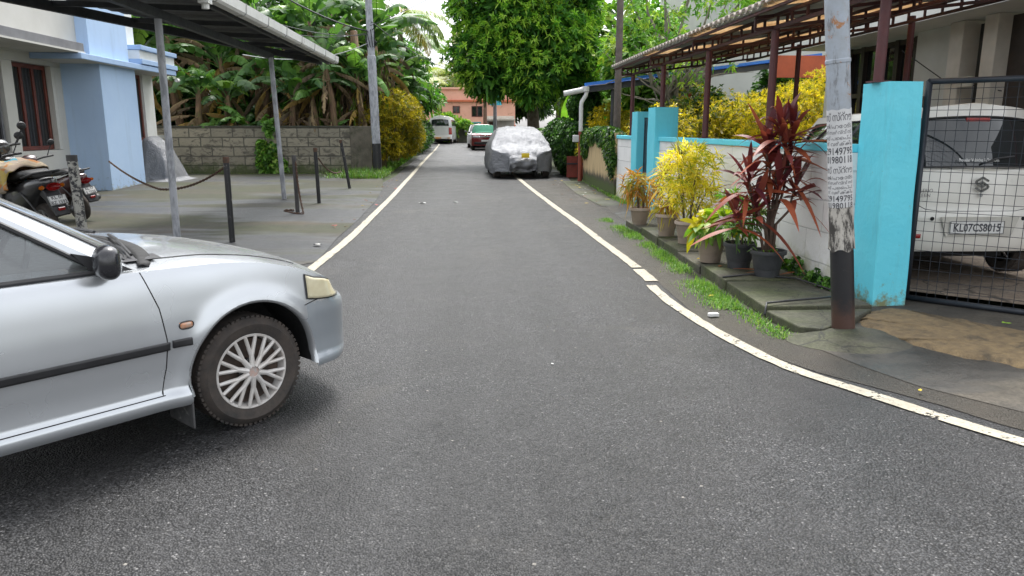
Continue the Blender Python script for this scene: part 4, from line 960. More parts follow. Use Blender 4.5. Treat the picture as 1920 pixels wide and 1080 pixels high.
bollard(-2.94, 13.3, .98, .036, BOLG, -.01, 0, 'dull brown post with a chain trailing on the ground')
bollard(-2.87, 14.9, 1.05, .036, BOLM, -.02, 0, 'black post with a slack chain, between the brown post and the leaning one')
bollard(-2.78, 18.3, 1.12, .036, BOLM, -.16, 0, 'chipped black post leaning left near the block wall end')
def chain(pts, label, link=.045, rad=.0075):
    P_ = [Vector(p) for p in pts]; Q = []
    for i in range(len(P_)-1):
        k = max(1, int((P_[i+1]-P_[i]).length/(link*.72)))
        for j in range(k): Q.append(P_[i].lerp(P_[i+1], j/k))
    b = MB()
    for i in range(len(Q)-1):
        a, c2 = Q[i], Q[i+1]; d = (c2-a).normalized(); s = d.cross(Vector((0, 0, 1))); s = s.normalized() if s.length > .1 else Vector((1, 0, 0)); u = s if i % 2 else s.cross(d)
        m_ = (a+c2)/2; L = link*.62
        b.tube([m_+d*L*math.cos(t)+u*link*.28*math.sin(t) for t in [2*PI*k/8 for k in range(9)]], rad, 4, cap=False)
    o = b.build('chain', RUST, None); tag(o, label, 'chain', None); return o
def sag(a, b, s, n=14): a, b = Vector(a), Vector(b); return [a.lerp(b, t/n)-Vector((0, 0, s*4*(t/n)*(1-t/n))) for t in range(n+1)]
chain(sag((-5.6, 12.3, 1.0), (-4.35, 11.0, .66), .05)+sag((-4.35, 11.0, .66), (-3.12, 10.07, 1.02), .09)[1:], 'rusty chain slung from the scooters past the grey canopy post to the black post')
chain([(-2.92, 13.27, .95), (-2.90, 13.25, .6), (-2.86, 13.2, .30), (-2.80, 13.1, .075), (-2.86, 13.1, .07), (-3.0, 13.2, .07), (-3.15, 13.42, .07), (-3.22, 13.5, .075), (-3.12, 13.58, .08), (-3.05, 13.5, .09), (-3.14, 13.42, .10), (-3.22, 13.5, .10)], 'rusty chain trailing from the dull brown post to the ground')
chain(sag((-2.84, 14.9, .95), (-2.65, 16.4, .62), .14), 'short slack chain hanging from the black post')
# concrete flange patches / paper scraps in part 7

# lamp post of the left side
r = empty('street_pole', (-2.70, 23.6, gz(23.6)-.02), 0, 'tall grey pole with black foot at the end of the block wall', 'pole'); r.rotation_euler = (0, R(-1.0), 0)
b = MB(); b.tube([(0, 0, .98), (0, 0, 3.5)], .13, 24); b.tube([(0, 0, 3.5), (-.0, 0, 3.56), (0, 0, 3.57), (0, 0, 9.0)], [.13, .13, .105, .095], 24); b.build('shaft', POSTM, r, auto=35)
b = MB(); b.tube([(0, 0, 0), (0, 0, .978)], .134, 24); b.build('black_base', BOLM, r, auto=35)
b = MB(); 
for i in range(9):
    a = i*.7; b.tube([(.09*math.cos(a), .09*math.sin(a), 4.05+.03*i), (.17*math.cos(a), .17*math.sin(a), 3.95+.05*i), (.11*math.cos(a+.5), .11*math.sin(a+.5), 3.8), (.09, 0, 3.7+.03*i)], .014, 5)
b.build('cable_tangle', BLACK, r)

# ---------------------------------------------------------------- tarpaulin covered machine
def coverm(name, a, b2, rough=.33, metal=.55, bs=9):
    t = NT(name); n = t.noise(bs, 6, .6, dist=1.6); n2 = t.noise(2.2, 5, .6, dist=.8); t.set(Base_Color=t.mix(t.ramp(n2, [(.35, 0.), (.7, 1.)]), a, b2), Metallic=metal, Roughness=t.ramp(n, [(.3, rough-.08), (.7, rough+.15)]))
    h = t.math('ADD', n, t.math('MULTIPLY', n2, 1.5)); t.bump(h, .8, .05); return t.m
FOIL = coverm('silver_cover_fabric', (.28, .285, .30), (.20, .205, .22), rough=.44, metal=.45, bs=15)
b = MB(); rr = random.Random(8)
def tarp(u, v):
    a = 2*PI*u; ca, sa = math.cos(a), math.sin(a); q = .45; cx_2, sy_2 = math.copysign(abs(ca)**q, ca), math.copysign(abs(sa)**q, sa)
    if v < .18: k_ = v/.18; z = 1.30; w_ = .34*k_; hgt_ = z-.10*k_**3
    else: k_ = (v-.18)/.82; w_ = lerp(.34, .52, k_**.8)+.035*math.sin(7*a+k_*4)*k_+.20*max(0, k_-.92)/.08; hgt_ = 1.20*(1-k_)
    x = w_*cx_2; hgt_ *= 1-.28*max(0, x+.05)/.4*(1-.3*v); y = w_*1.5*sy_2
    return (x+.20*v+.03*math.sin(11*a+7*v)*v, y, max(.012, hgt_+.04*math.sin(5*a+3*v)*v*(1-v)))
b.grid(tarp, 96, 34)
o = b.build('covered_machine', FOIL, smooth=True); o.scale = (.82, .82, .9); o.location = (-8.22, 20.9, gz(20)+.05); tag(o, 'machine wrapped in crumpled silver tarpaulin by the pale blue bay', 'covered machine')

# ---------------------------------------------------------------- scooters
SCP = paint('black_scooter_paint', (.02, .02, .023), .0, .30, dust=(.16, .15, .14), dustamt=.35)
SCR = paint('dark_wine_scooter_paint', (.05, .012, .014), .1, .28, dust=(.16, .15, .14), dustamt=.3)
SEATB = mat('black_vinyl_seat', (.02, .02, .02), (.03, .03, .03), rough=.45, bump=.2)
REDL = mat('red_tail_lens', (.42, .02, .02), (.30, .012, .012), scale=20, rough=.15, coat=1)
AMBL = mat('amber_lens', (.75, .27, .02), rough=.15, coat=1)
def loft(b, secs, n=20):
    """secs: (x, z, half width, half height, squareness)"""
    base = len(b.v)
    for (x, z, w_, h, q) in secs:
        for k in range(n):
            t = 2*PI*k/n; cc, ss = math.cos(t), math.sin(t); b.v.append((x, w_*math.copysign(abs(cc)**q, cc), z+h*math.copysign(abs(ss)**q, ss)))
    m = len(secs)
    for i in range(m-1):
        for k in range(n): k2 = (k+1) % n; b.f.append((base+i*n+k, base+i*n+k2, base+(i+1)*n+k2, base+(i+1)*n+k))
    b.f.append(tuple(base+k for k in range(n))[::-1]); b.f.append(tuple(base+(m-1)*n+k for k in range(n)))
def scooter(loc, rz, label, bodym, rows, cloth=False, lean=0, dz=0):
    """x forward; rear wheel at x=-.62, front wheel at .62"""
    r = empty('scooter', (loc[0], loc[1], gz(loc[1])+.05+dz), rz, label, 'scooter'); r.rotation_euler = (lean, 0, rz)
    for wx in (-.60, .64):
        w_ = empty('wheel', (wx, 0, .225)); w_.parent = r
        b = MB(); b.lathe([(.15, -.03), (.19, -.045), (.215, -.035), (.225, 0), (.215, .035), (.19, .045), (.15, .03)], axis='y', n=40, cap=False); b.build('tyre', RUBBER, w_, smooth=True)
        b = MB(); b.lathe([(.155, -.03), (.14, -.028), (.14, .028), (.155, .03)], axis='y', n=32, cap=False); b.lathe([(.04, -.035), (.04, .035)], axis='y', n=16)
        for k in range(5): t = 2*PI*k/5; b.bar((.03*math.cos(t), 0, .03*math.sin(t)), (.145*math.cos(t+.2), 0, .145*math.sin(t+.2)), .03, .02, up=(0, 1, 0))
        b.build('rim', mat('alloy_grey', (.30, .30, .31), rough=.4, metal=.6), w_)
    b = MB(); loft(b, [(-.88, .70, .06, .045, .8), (-.80, .68, .125, .085, .7), (-.62, .60, .165, .15, .6), (-.40, .50, .175, .19, .6), (-.18, .46, .16, .20, .6), (-.05, .40, .13, .20, .6), (-.0, .32, .12, .10, .6)]); b.build('body', bodym, r, smooth=True)
    b = MB(); loft(b, [(-.05, .26, .17, .05, .5), (.2, .25, .17, .045, .5), (.36, .28, .17, .05, .5), (.42, .36, .16, .09, .5)]); b.build('footboard', BLACK, r, smooth=True)
    b = MB(); b.grid(lambda u, v: (.40+.13*math.cos(PI*(u-.5))+.03-.10*v, (.22-.05*v)*math.sin(PI*(u-.5))*1.1, .30+.52*v), 14, 10); b.build('leg_shield', bodym, r, smooth=True, solid=.02)
    b = MB(); loft(b, [(.26, .93, .05, .03, .8), (.32, .95, .10, .075, .7), (.42, .94, .10, .085, .8), (.49, .93, .06, .05, .9)]); b.build('headlight_cowl', bodym, r, smooth=True)
    b = MB(); b.tube([(.26, -.34, .97), (.31, -.2, .96), (.33, 0, .93), (.31, .2, .96), (.26, .34, .97)], .016, 8); b.tube([(.33, 0, .93), (.52, 0, .5), (.62, 0, .24)], .025, 8); b.build('handlebar', BLACK, r, smooth=True)
    b = MB(); loft(b, [(.42, .40, .05, .04, .8), (.55, .475, .075, .05, .7), (.70, .46, .075, .05, .7), (.84, .36, .05, .03, .8)]); b.build('front_fender', bodym, r, smooth=True)
    b = MB(); loft(b, [(-.80, .775, .10, .02, .7), (-.62, .80, .15, .045, .6), (-.35, .77, .155, .05, .6), (-.10, .74, .12, .045, .7), (0, .70, .07, .03, .8)]); b.build('seat', SEATB, r, smooth=True)
    b = MB(); b.tube([(-.60, -.16, .76), (-.85, -.15, .82), (-.95, -.08, .83), (-.97, 0, .83), (-.95, .08, .83), (-.85, .15, .82), (-.60, .16, .76)], .013, 8); b.build('grab_rail', BLACK, r, smooth=True)
    for s in (-1, 1):
        m_ = empty('mirror', (.30, s*.26, .97)); m_.parent = r; b = MB(); b.tube([(0, 0, 0), (.0, s*.06, .10), (-.01, s*.10, .17)], .007, 6); b.build('stalk', BLACK, m_)
        b = MB(); b.grid(lambda u, v: (-.01+.02*math.cos(v*PI), s*.11+.058*math.cos(2*PI*u)*math.sin(v*PI)**.6, .21+.048*math.sin(2*PI*u)*math.sin(v*PI)**.6), 20, 8); b.build('mirror_head', BLACK, m_, smooth=True)
        b = MB(); b.grid(lambda u, v: (-.86-.035*math.sin(v*PI), s*.115+.035*math.cos(2*PI*u)*math.sin(v*PI), .655+.024*math.sin(2*PI*u)*math.sin(v*PI)), 12, 6); b.build('indicator', AMBL, r, smooth=True)
    b = MB(); b.grid(lambda u, v: (-.885-.045*math.sin(v*PI), .085*math.cos(2*PI*u)*math.sin(v*PI)**.6, .655+.045*math.sin(2*PI*u)*math.sin(v*PI)**.6), 20, 8); b.build('tail_light', REDL, r, smooth=True)
    b = MB(); b.prism([(-.70, .60), (-.86, .62), (-1.02, .34), (-1.0, .32), (-.85, .50)], lambda p: (p[0], -.085, p[1]), lambda p: (p[0], .085, p[1])); b.build('rear_mudguard', BLACK, r, bevel=.01)
    plate(r, '', Matrix.Translation((-.965, 0, .505)) @ Matrix.Rotation(-PI/2, 4, 'Z') @ Matrix.Rotation(R(-24), 4, 'X'), .20, .115, two=rows)
    b = MB(); b.box((-1.0, 0, .405), (.02, .07, .03), ry=-.4); b.build('reflector', REDL, r)
    b = MB(); b.tube([(-.15, -.15, .25), (-.45, -.17, .27), (-.85, -.19, .36)], [.03, .05, .045], 12); b.build('exhaust', mat('exhaust_steel', (.12, .12, .12), rough=.5, metal=.5), r, smooth=True)
    b = MB(); b.tube([(-.52, .17, .60), (-.70, .19, .50), (-.86, .19, .36), (-.80, .19, .30), (-.45, .18, .28)], .010, 6); b.build('saree_guard', BLACK, r)
    return r
s1 = scooter((-6.05, 10.55), R(146), 'black scooter draped with a flowered cloth, behind the silver car', SCP, ['KL 07', 'BZ 1593'], lean=R(-6))
s2 = scooter((-6.60, 12.55), R(150), 'dark scooter with wine red tail parked beyond the flaking post', SCR, ['KL 17', 'E 7325'], lean=R(-8))
s3 = scooter((-6.62, 10.75), R(-25), 'black scooter facing the lane at the far left edge', SCP, ['', ''], dz=.12)
s1.scale = (1.12,)*3; s3.scale = (1.16,)*3
# helmet ring / luggage hoop and cloth on the first one
CLOTH = NT('flowered_cloth'); _v = CLOTH.vor(7, 'F1', 'Color'); _s = CLOTH.n('ShaderNodeSeparateXYZ'); CLOTH.t.links.new(_v, _s.inputs[0])
CLOTH.set(Base_Color=CLOTH.mix(CLOTH.ramp(CLOTH.noise(5, 5, .7, dist=1), [(.45, 0.), (.5, 1.)]), (.36, .29, .20), CLOTH.ramp(_s.outputs[0], [(0, (.40, .17, .05)), (.25, (.38, .28, .07)), (.45, (.27, .22, .17)), (.75, (.32, .25, .19)), (.95, (.05, .22, .28))], 'CONSTANT')), Roughness=.9); CLOTH.bump(CLOTH.noise(12, 4), .4, .02); CLOTH = CLOTH.m
b = MB()
def cl(u, v):
    x = lerp(-.50, .34, u); s = 2*v-1; top_ = .87+.07*math.sin(u*5)+.02*math.sin(u*17); w_ = .19
    if abs(s) < .45: return (x, w_*s/.45, top_-.03*(s/.45)**2+.015*math.sin(u*23+s*9))
    d = (abs(s)-.45)/.55; return (x+.05*math.sin(u*9+d*3), math.copysign(w_+.03+.05*d+.03*math.sin(u*21)*d, s), top_-.03-(.20+.20*u+.05*math.sin(u*7))*d)
b.grid(cl, 48, 30); o = b.build('cloth', CLOTH, smooth=True, solid=.006); o.matrix_world = Matrix.Translation(s1.location) @ s1.rotation_euler.to_matrix().to_4x4() @ Matrix.Scale(1.12, 4); tag(o, 'flowered orange and beige cloth thrown over the black scooter', 'cloth')

# ================================================================ RIGHT: carport roof, houses, cars
MAR = mat('maroon_steel_paint', (.11, .028, .03), (.075, .022, .024), scale=7, rough=.5, bump=.15)
MARD = mat('dark_maroon_truss_paint', (.075, .022, .022), (.05, .018, .018), scale=7, rough=.6)
cp = empty('carport', (4.4, 9.5, 0), 0, 'corrugated carport roof on maroon posts and lattice trusses behind the white wall', 'carport')
q = lambda x, y, z: (x-4.4, y-9.5, z)
XE, XI, Y0_, Y1_ = 3.06, 6.05, 5.6, 15.8
rz_ = lambda x: 2.70+.125*(x-XE)
def sheetm(name, a, b2, rough, trans):
    t = NT(name); n = t.noise(3, 6, .7); c = t.mix(t.ramp(n, [(.4, 0.), (.65, 1.)]), a, b2); t.set(Base_Color=c, Roughness=rough)
    if trans:
        tr = t.n('ShaderNodeBsdfTranslucent'); t.t.links.new(c, tr.inputs[0]); ms = t.n('ShaderNodeMixShader'); ms.inputs[0].default_value = trans; t.l(t.b, 0, ms, 1); t.l(tr, 0, ms, 2); t.l(ms, 0, t.out, 0)
    return t.m
SH1 = sheetm('weathered_roof_sheet', (.42, .40, .36), (.30, .28, .25), .6, 0)
SH2 = sheetm('amber_translucent_sheet', (.70, .58, .42), (.52, .38, .24), .5, .7)
bands = [(5.6, 6.9, 0), (6.9, 7.9, 1), (7.9, 9.6, 0), (9.6, 10.5, 1), (10.5, 12.2, 0), (12.2, 13.1, 1), (13.1, 15.8, 0)]
for (a, c2, k) in bands:
    b = MB(); n = int((c2-a)/.02)
    b.grid(lambda u, v: q(lerp(XE-.02*k, XI, v), lerp(a, c2, u), rz_(lerp(XE, XI, v))+.018*math.sin(lerp(a, c2, u)*2*PI/.18)+.028+.003*k), n, 6)
    b.build('roof_sheet', SH2 if k else SH1, cp, smooth=True, solid=.003)
b = MB(); b.grid(lambda u, v: q(XE-.04+.07*v, lerp(Y0_, Y1_, u), rz_(XE)+.032+(.04 if (lerp(Y0_, Y1_, u)/.18) % 1 < .6 else .012)+.01*v), 700, 2)
b.build('eave_capping', mat('pale_capping', (.66, .60, .54), (.5, .43, .38), scale=9, rough=.8), cp, solid=.012)
def truss(p0, p1, h, n, nm='truss'):
    b = MB(); p0, p1 = Vector(p0), Vector(p1); up = Vector((0, 0, h)); b.bar(p0, p1, .035); b.bar(p0+up, p1+up, .035)
    for i in range(n+1): p = p0.lerp(p1, i/n); b.bar(p, p+up, .025)
    b.build(nm, MARD, cp)
for x in (3.36, 4.7, 5.85): truss(q(x, Y0_+.1, rz_(x)-.17), q(x, Y1_-.05, rz_(x)-.17), .13, 28)
for y in (15.3, 12.95, 10.55, 8.3, 6.05):
    truss(q(3.15, y, rz_(3.15)-.16), q(5.95, y, rz_(5.95)-.16), .12, 8)
b = MB()
for x in (3.12, 4.1, 5.3): b.bar(q(x, Y0_, rz_(x)-.012), q(x, Y1_, rz_(x)-.012), .04, .025)
b.build('purlins', MAR, cp)
for (y, z0) in ((15.3, 1.372), (12.95, 1.86), (10.55, 1.372), (8.3, 1.372), (6.12, 1.87)):
    b = MB(); b.tube([q(3.38, y, z0), q(3.38, y, 2.56)], .042, 16); b.box(q(3.38, y, z0+.008), (.14, .14, .012)); b.build('post', MAR, cp, auto=40)
for y in (13.4, 10.0, 6.5):
    b = MB(); b.tube([q(5.9, y, .05), q(5.9, y, rz_(5.9)-.1)], .042, 12); b.build('post', MAR, cp, auto=40)

# grey house wall behind the hatchback (faces the lane)
GREYW = mat('grey_house_wall', (.62, .63, .60), (.55, .56, .53), scale=2, rough=.8, bump=.1)
gh = empty('grey_house', (7.2, 9, 0), 0, 'grey house with tall dark windows behind the white hatchback', 'house'); g_ = lambda x0, x1, y0, y1, z0, z1, b: b.bbox(x0-7.2, x1-7.2, y0-9, y1-9, z0, z1)
b = MB(); g_(7.2, 7.4, 10.95, 12.0, 0, 3.0, b); b.build('wall', GREYW, gh); b = MB(); g_(7.2, 7.4, 14.2, 14.8, 0, 3.0, b); g_(7.2, 12, 14.803, 15, 0, 3.0, b); b.build('side_wall', GREYW, gh)
PILW = mat('pale_pilaster', (.66, .62, .56), (.55, .52, .46), scale=3, rough=.8)
for (y0, y1) in ((10.65, 10.95), (9.95, 10.22)): b = MB(); g_(7.05, 7.4, y0, y1, 0, 3.0, b); b.build('pilaster', PILW, gh, bevel=.01)
b = MB(); g_(7.3, 7.34, 12.0, 14.2, .1, 2.95, b); g_(7.3, 7.34, 10.22, 10.65, .3, 2.95, b); b.build('window_glass', DARKGLASS, gh)
b = MB()
for y in (12.05, 12.6, 13.15, 13.7, 14.15): g_(7.22, 7.30, y-.06, y+.06, .1, 2.95, b)
for z in (.15, 2.1, 2.9): g_(7.23, 7.297, 12.0, 14.2, z-.04, z+.04, b)
b.build('window_frame', mat('dark_brown_frame', (.03, .022, .02), rough=.5), gh)
b = MB(); g_(7.25, 7.3, 4, 9.95, 0, 2.97, b); b.build('dark_doors', mat('dark_brown_door', (.035, .027, .024), (.05, .038, .033), scale=3, rough=.45), gh)
b = MB(); g_(6.5, 12, 7.5, 15, 3.003, 3.15, b); g_(7.5, 12, 7.5, 14.8, 3.148, 6.0, b); b.build('upper_storey', GREYW, gh)
b = MB(); g_(7.0, 7.04, 10.28, 10.6, 2.08, 2.22, b); b.build('house_number_board', mat('cream_board', (.55, .53, .46), rough=.6), gh)
b = MB(); b.tube([(-.35, 2.8, 2.7), (-.2, 1.9, 2.2), (-.02, .9, 2.0)], .008, 5); b.build('loose_cable', BLACK, gh)

# blue roofed shed with terracotta wall
sh = empty('blue_roof_shed', (5, 21, 0), 0, 'low shed with blue sheet roof and white gutter pipe beyond the tan wall', 'shed')
b = MB(); b.grid(lambda u, v: (lerp(-1.75, 4.6, u), lerp(-.6, 3.5, v), lerp(2.62, 3.42, u)+.012*math.sin(v*120)), 4, 120); b.build('roof_sheet', mat('blue_roof_sheet', (.02, .16, .62), (.03, .12, .45), scale=2, rough=.4), sh, smooth=True, solid=.01)
b = MB(); b.bar((-1.7, -.5, 2.53), (4.5, -.5, 3.32), .05, .14); b.build('gable_beam', DKST, sh)
for (x, y) in ((-1.0, -.4), (1.6, -.4), (-1.0, 3.2)): b = MB(); b.tube([(x, y, 0), (x, y, 2.6+.126*(x+1.75))], .045, 10); b.build('post', DKST, sh)
TERR = mat('terracotta_paint', (.50, .11, .05), (.40, .09, .045), scale=3, rough=.75)
b = MB(); b.bbox(3.3, 6.2, -.75, -.65, 2.85, 3.42); b.build('terracotta_wall', TERR, sh); b = MB(); b.bbox(1.0, 1.6, 1.0, 1.2, 2.3, 2.65); b.build('terracotta_panel', TERR, sh); b = MB(); b.bar((-1.8, -.64, 2.66), (4.6, -.64, 3.46), .05, .07); b.build('blue_fascia', mat('bright_blue_edge', (.02, .20, .75), (.03, .17, .6), rough=.4), sh)
PV = mat('white_pipe', (.70, .70, .70), (.6, .6, .6), rough=.4)
b = MB(); b.tube([(-2.35, -.62, 2.42), (-1.95, -.62, 2.50), (-1.72, -.62, 2.55)], .07, 16); b.lathe([(.1, 0), (.1, .13)], c=(-1.77, -.62, 2.48), n=16); b.tube([(-1.74, -.62, 2.48), (-1.76, -.62, 2.38), (-1.87, -.62, 2.2), (-1.88, -.62, 2.1), (-1.88, -.62, 1.42)], .055, 16); b.build('gutter_pipe', PV, sh, auto=40)
b = MB(); b.tube([(-1.88, -.62, 1.44), (-1.88, -.62, .02)], .06, 16); b.build('painted_pipe', mat('red_oxide_pipe', (.28, .06, .035), (.22, .05, .03), rough=.5), sh, auto=40)
b = MB(); b.box((-1.98, -.60, 1.25), (.22, .1, .18)); b.build('meter_box', PV, sh, bevel=.01)
r = empty('red_gate', (3.35, 22.2, .1), 0, 'low rusty red sheet gate half hidden by the ivy mound', 'gate')
REDG = mat('red_oxide_sheet', (.26, .045, .03), (.16, .03, .02), scale=5, rough=.6, bump=.2)
b = MB(); b.bbox(-.35, .30, -.03, .0, .0, .62); b.build('panel', REDG, r); b = MB(); b.bar((.0, -.04, 0), (.0, -.04, .8), .07); b.bar((-.35, -.04, .4), (.3, -.04, .4), .04); b.build('frame', DKM, r)

# upper white house far right, peach building, far bits
def simple_house(name, loc, size, m, wins, label, trims=(), roofm=None, wm=None, cat='house'):
    r = empty(name, loc, 0, label, cat); b = MB(); sx, sy, sz = size; b.bbox(0, sx, 0, sy, 0, sz); b.build('wall', m, r)
    for (x0, x1, z0, z1) in wins:
        b = MB(); w_ = .07
        for (a, c2, d, e) in ((x0, x1, z0, z0+w_), (x0, x1, z1-w_, z1), (x0, x0+w_, z0+w_, z1-w_), (x1-w_, x1, z0+w_, z1-w_), ((x0+x1)/2-w_/2, (x0+x1)/2+w_/2, z0+w_, z1-w_)): b.bbox(a, c2, -.05, .0-.001, d, e)
        f = b.build('window', wm or MAROON, r); b = MB(); b.bbox(x0+.02, x1-.02, -.02, -.003, z0+.02, z1-.02); b.build('pane', DARKGLASS, f)
    for (x0, x1, z0, z1, dy, mm) in trims: b = MB(); b.bbox(x0, x1, -dy, -.001, z0, z1); b.build('cornice', mm, r, bevel=.02)
    if roofm: b = MB(); b.bbox(-.3, sx+.3, -.5, sy+.3, sz+.002, sz+.2); b.build('roof', roofm, r)
    return r
simple_house('white_house', (9.6, 30, 0), (9, 8, 9), mat('offwhite_house_wall', (.62, .62, .58), (.55, .55, .52), scale=1, rough=.8), [(1.35, 2.9, 5.1, 6.6), (5, 6.6, 5.1, 6.6)], 'white two storey house with brown window above the carport roof', [(-.3, 9.3, 6.78, 6.95, .6, mat('offwhite_trim', (.6, .57, .5), rough=.8))], WHITEP, GREYP)
PEACH = mat('peach_wall', (.86, .47, .35), (.78, .41, .30), scale=1, rough=.8, dirt=(.35, .17, .11), dscale=1.5, damt=.58); PEACH2 = mat('deep_peach_trim', (.62, .17, .08), (.52, .14, .07), rough=.8)
simple_house('peach_building', (-4.2, 80, .5), (9.5, 9, 5.15), PEACH, [(1.0, 1.9, 2.25, 3.35), (4.95, 6.1, 2.25, 3.35), (3.0, 3.75, 2.6, 3.35)], 'peach two storey building closing the far end of the lane', [(-.1, 9.6, 3.75, 3.95, .35, PEACH2), (-.1, 9.6, 1.25, 1.4, .1, PEACH2), (-.1, 9.6, 5.0, 5.2, .25, PEACH)], None)
simple_house('cream_tower', (-1.75, 120, 1), (3.0, 4, 15.0), mat('yellowish_tower', (.66, .60, .36), (.55, .5, .3), rough=.8), [], 'tall narrow yellowish building far behind the trees', [(-.1, 3.1, 9.8, 10.1, .3, PEACH2)])
simple_house('kiosk', (.05, 72, .4), (1.1, 2, 1.75), mat('kiosk_wall', (.6, .6, .58), rough=.8), [(.2, .55, .9, 1.5)], 'small white kiosk with teal roof at the far bend', [(-.3, 1.5, 1.6, 1.75, .5, mat('teal_roof', (.05, .32, .34), rough=.6))])
simple_house('roadside_shop', (1.9, 66, .3), (2.4, 5, 2.3), mat('shop_wall', (.5, .45, .4), (.6, .58, .55), scale=3, rough=.8), [(.2, .7, .7, 1.8)], 'pale shop front with awnings beside the grey pole', [(-.2, 2.4, 1.9, 2.05, 1.2, mat('awning', (.55, .5, .42), rough=.8)), (.3, 1.3, 3.2, 4.1, .2, mat('cyan_hoarding', (.06, .5, .66), rough=.6))])
r = empty('far_wall', (-3.6, 66.5, .25), 0, 'dark mossy wall with creeper at the far bend of the lane', 'wall'); b = MB(); b.bbox(.9, 4.0, 0, .2, 0, 1.25); b.build('wall', mat('dark_mossy_wall', (.10, .095, .07), (.05, .055, .035), scale=3, rough=.9, bump=.5, bs=15, dist=.05), r)
def upole(x, y, h, rad, m, label, lean=0):
    r = empty('utility_pole', (x, y, gz(y)-.02), 0, label, 'pole'); r.rotation_euler = (0, R(lean), 0)
    b = MB(); b.tube([(0, 0, 0), (0, 0, h)], [rad, rad*.8], 14); b.build('shaft', m, r, auto=35)
    b = MB(); b.bar((-.35, 0, h-.5), (.35, 0, h-.5), .06); b.build('crossarm', m, r); return r
upole(3.46, 17.2, 7.5, .085, mat('grey_timber_pole', (.15, .125, .11), (.10, .085, .075), scale=10, rough=.9, bump=.6, bs=30, dist=.01), 'brown timber pole rising behind the tan wall')
upole(1.62, 60, 7.2, .16, mat('brown_pole', (.20, .12, .08), rough=.9), 'brown pole left of the grey one beyond the red car')
upole(1.95, 48.8, 6.5, .125, mat('mottled_grey_pole', (.24, .24, .26), (.12, .12, .12), scale=3, rough=.8), 'grey pole standing beside the red car', 0)

# ---------------------------------------------------------------- white hatchback in the carport
WCAR = paint('pearl_white_car_paint', (.80, .78, .72), .0, .3, dust=(.6, .56, .48), dustamt=.25)
HP = dict(W=.80, xf=.72, xf0=.25, xr=-2.95, xr0=-2.62, step=.022, nv=36, pf=2.7, qf=2.4,
    belt=([-2.95, -2.7, -2.3, -1.0, -.2, .2, .5, .72], [1.0, 1.0, .985, .94, .91, .86, .76, .66]),
    crown=([-2.95, -2.7, -2.3, -.3, .1, .5, .72], [1.02, 1.04, 1.05, 1.03, .98, .86, .72]),
    sill=([-2.95, -2.6, -2.2, -.4, .4, .72], [.28, .25, .2, .2, .2, .22]),
    side=([.2, .25, .35, .5, .6, .8, .9, .96, 1.02], [.04, .0, .012, .006, 0, .008, .02, .04, .07]),
    front=([.2, .3, .5, .58, .66, .8], [.03, 0, 0, .02, .06, .1]),
    rear=([.25, .33, .42, .60, .635, .66, .80, .95, 1.02], [.05, .012, .0, .0, .02, .045, .055, .07, .09]),
    arches=[(0, .29, .33, .012), (-2.42, .29, .33, .012)], seams=[], bz=.60, bx=.35, bxr=-2.66, bzr=.64, doorz=.3)
hb = empty('white_hatchback', (0, 0, .13), 0, 'white hatchback parked nose in under the carport, seen from behind', 'car')
hrz = R(90-1.5); hb.rotation_euler = (0, 0, hrz)
fw = Vector((math.cos(hrz), math.sin(hrz), 0)); lf = Vector((-fw.y, fw.x, 0)); rc = Vector((4.61, 6.42, .13)); hb.location = rc+fw*2.95
hc = Car(HP); hc.build(hb, WCAR, doors=((-.35, -1.35), (-1.35, -2.2)), decks=(-2.6, -.2))
HH = dict(B=[(.02, 0, 1.0), (-.30, .73, .93), (-2.48, .765, 1.0), (-2.90, 0, 1.03)], T=[(-.78, 0, 1.54), (-.88, .63, 1.49), (-2.48, .68, 1.53), (-2.70, 0, 1.585)], bow=.03, bulge=.02, crown=.045, rub=.009)
TINT = NT('tinted_glass'); TINT.set(Base_Color=(.02, .025, .027), Roughness=.03, Coat_Weight=1.0); TINT = TINT.m
hc.house(hb, HH, WCAR, TINT, [('windscreen', 0, .9, .04, .95), ('door_window', 1.07, 1.46, .06, .86), ('rear_door_window', 1.50, 1.86, .06, .86), ('rear_window', 2.13, 3, .02, .80)])
for sgn in (-1, 1):
    kz = hc.kx(-2.66); ke = hc.ka(hc.A[-1]-.50)
    hc.patch('tail_light', REDL, hb, sgn, hc.kx(-2.56), hc.ka(hc.A[-1]-.56), lambda u: lerp(.76, .72, u), lambda u: lerp(1.0, .96, u), .012, 14, 8, .02)
    hc.patch('rear_reflector', REDL, hb, sgn, hc.ka(hc.A[-1]-.62), hc.ka(hc.A[-1]-.50), .40, .44, .006, 6, 3, .01)
    hc.ribbon('tailgate_gap', SEAM, hb, sgn, [(hc.ka(hc.A[-1]-.56), z) for z in (.97, .85, .74)]+[(hc.ka(hc.A[-1]-.53), .69), (hc.ka(hc.A[-1]-.47), .66)]+[(hc.ka(hc.A[-1]-.4*t), .645) for t in (.9, .7, .5, .3, .1, .0)], .007, .0)
    for wx in (0, -2.42): wheel(hb, wx, sgn*.68, .285, sgn, 'spoke')
    b = MB(); p = Vector((-.45, .83*sgn, .99)); b.grid(lambda u, v: (p.x+.06*math.cos(v*PI), p.y+.10*math.cos(2*PI*u)*math.sin(v*PI)**.7+.03*sgn, p.z+.06*math.sin(2*PI*u)*math.sin(v*PI)**.7), 20, 10); b.build('wing_mirror', WCAR, hb, smooth=True)
    for k in (0, 1):
        hp = hc.pt(hc.kx(-1.2-.85*k), .83, sgn, .01); b = MB(); b.box(hp, (.14, .02, .025)); b.build('door_handle', WCAR, hb, bevel=.006)
RB = Matrix.Translation((-2.962, 0, 0)) @ Matrix.Rotation(-PI/2, 4, 'Z')
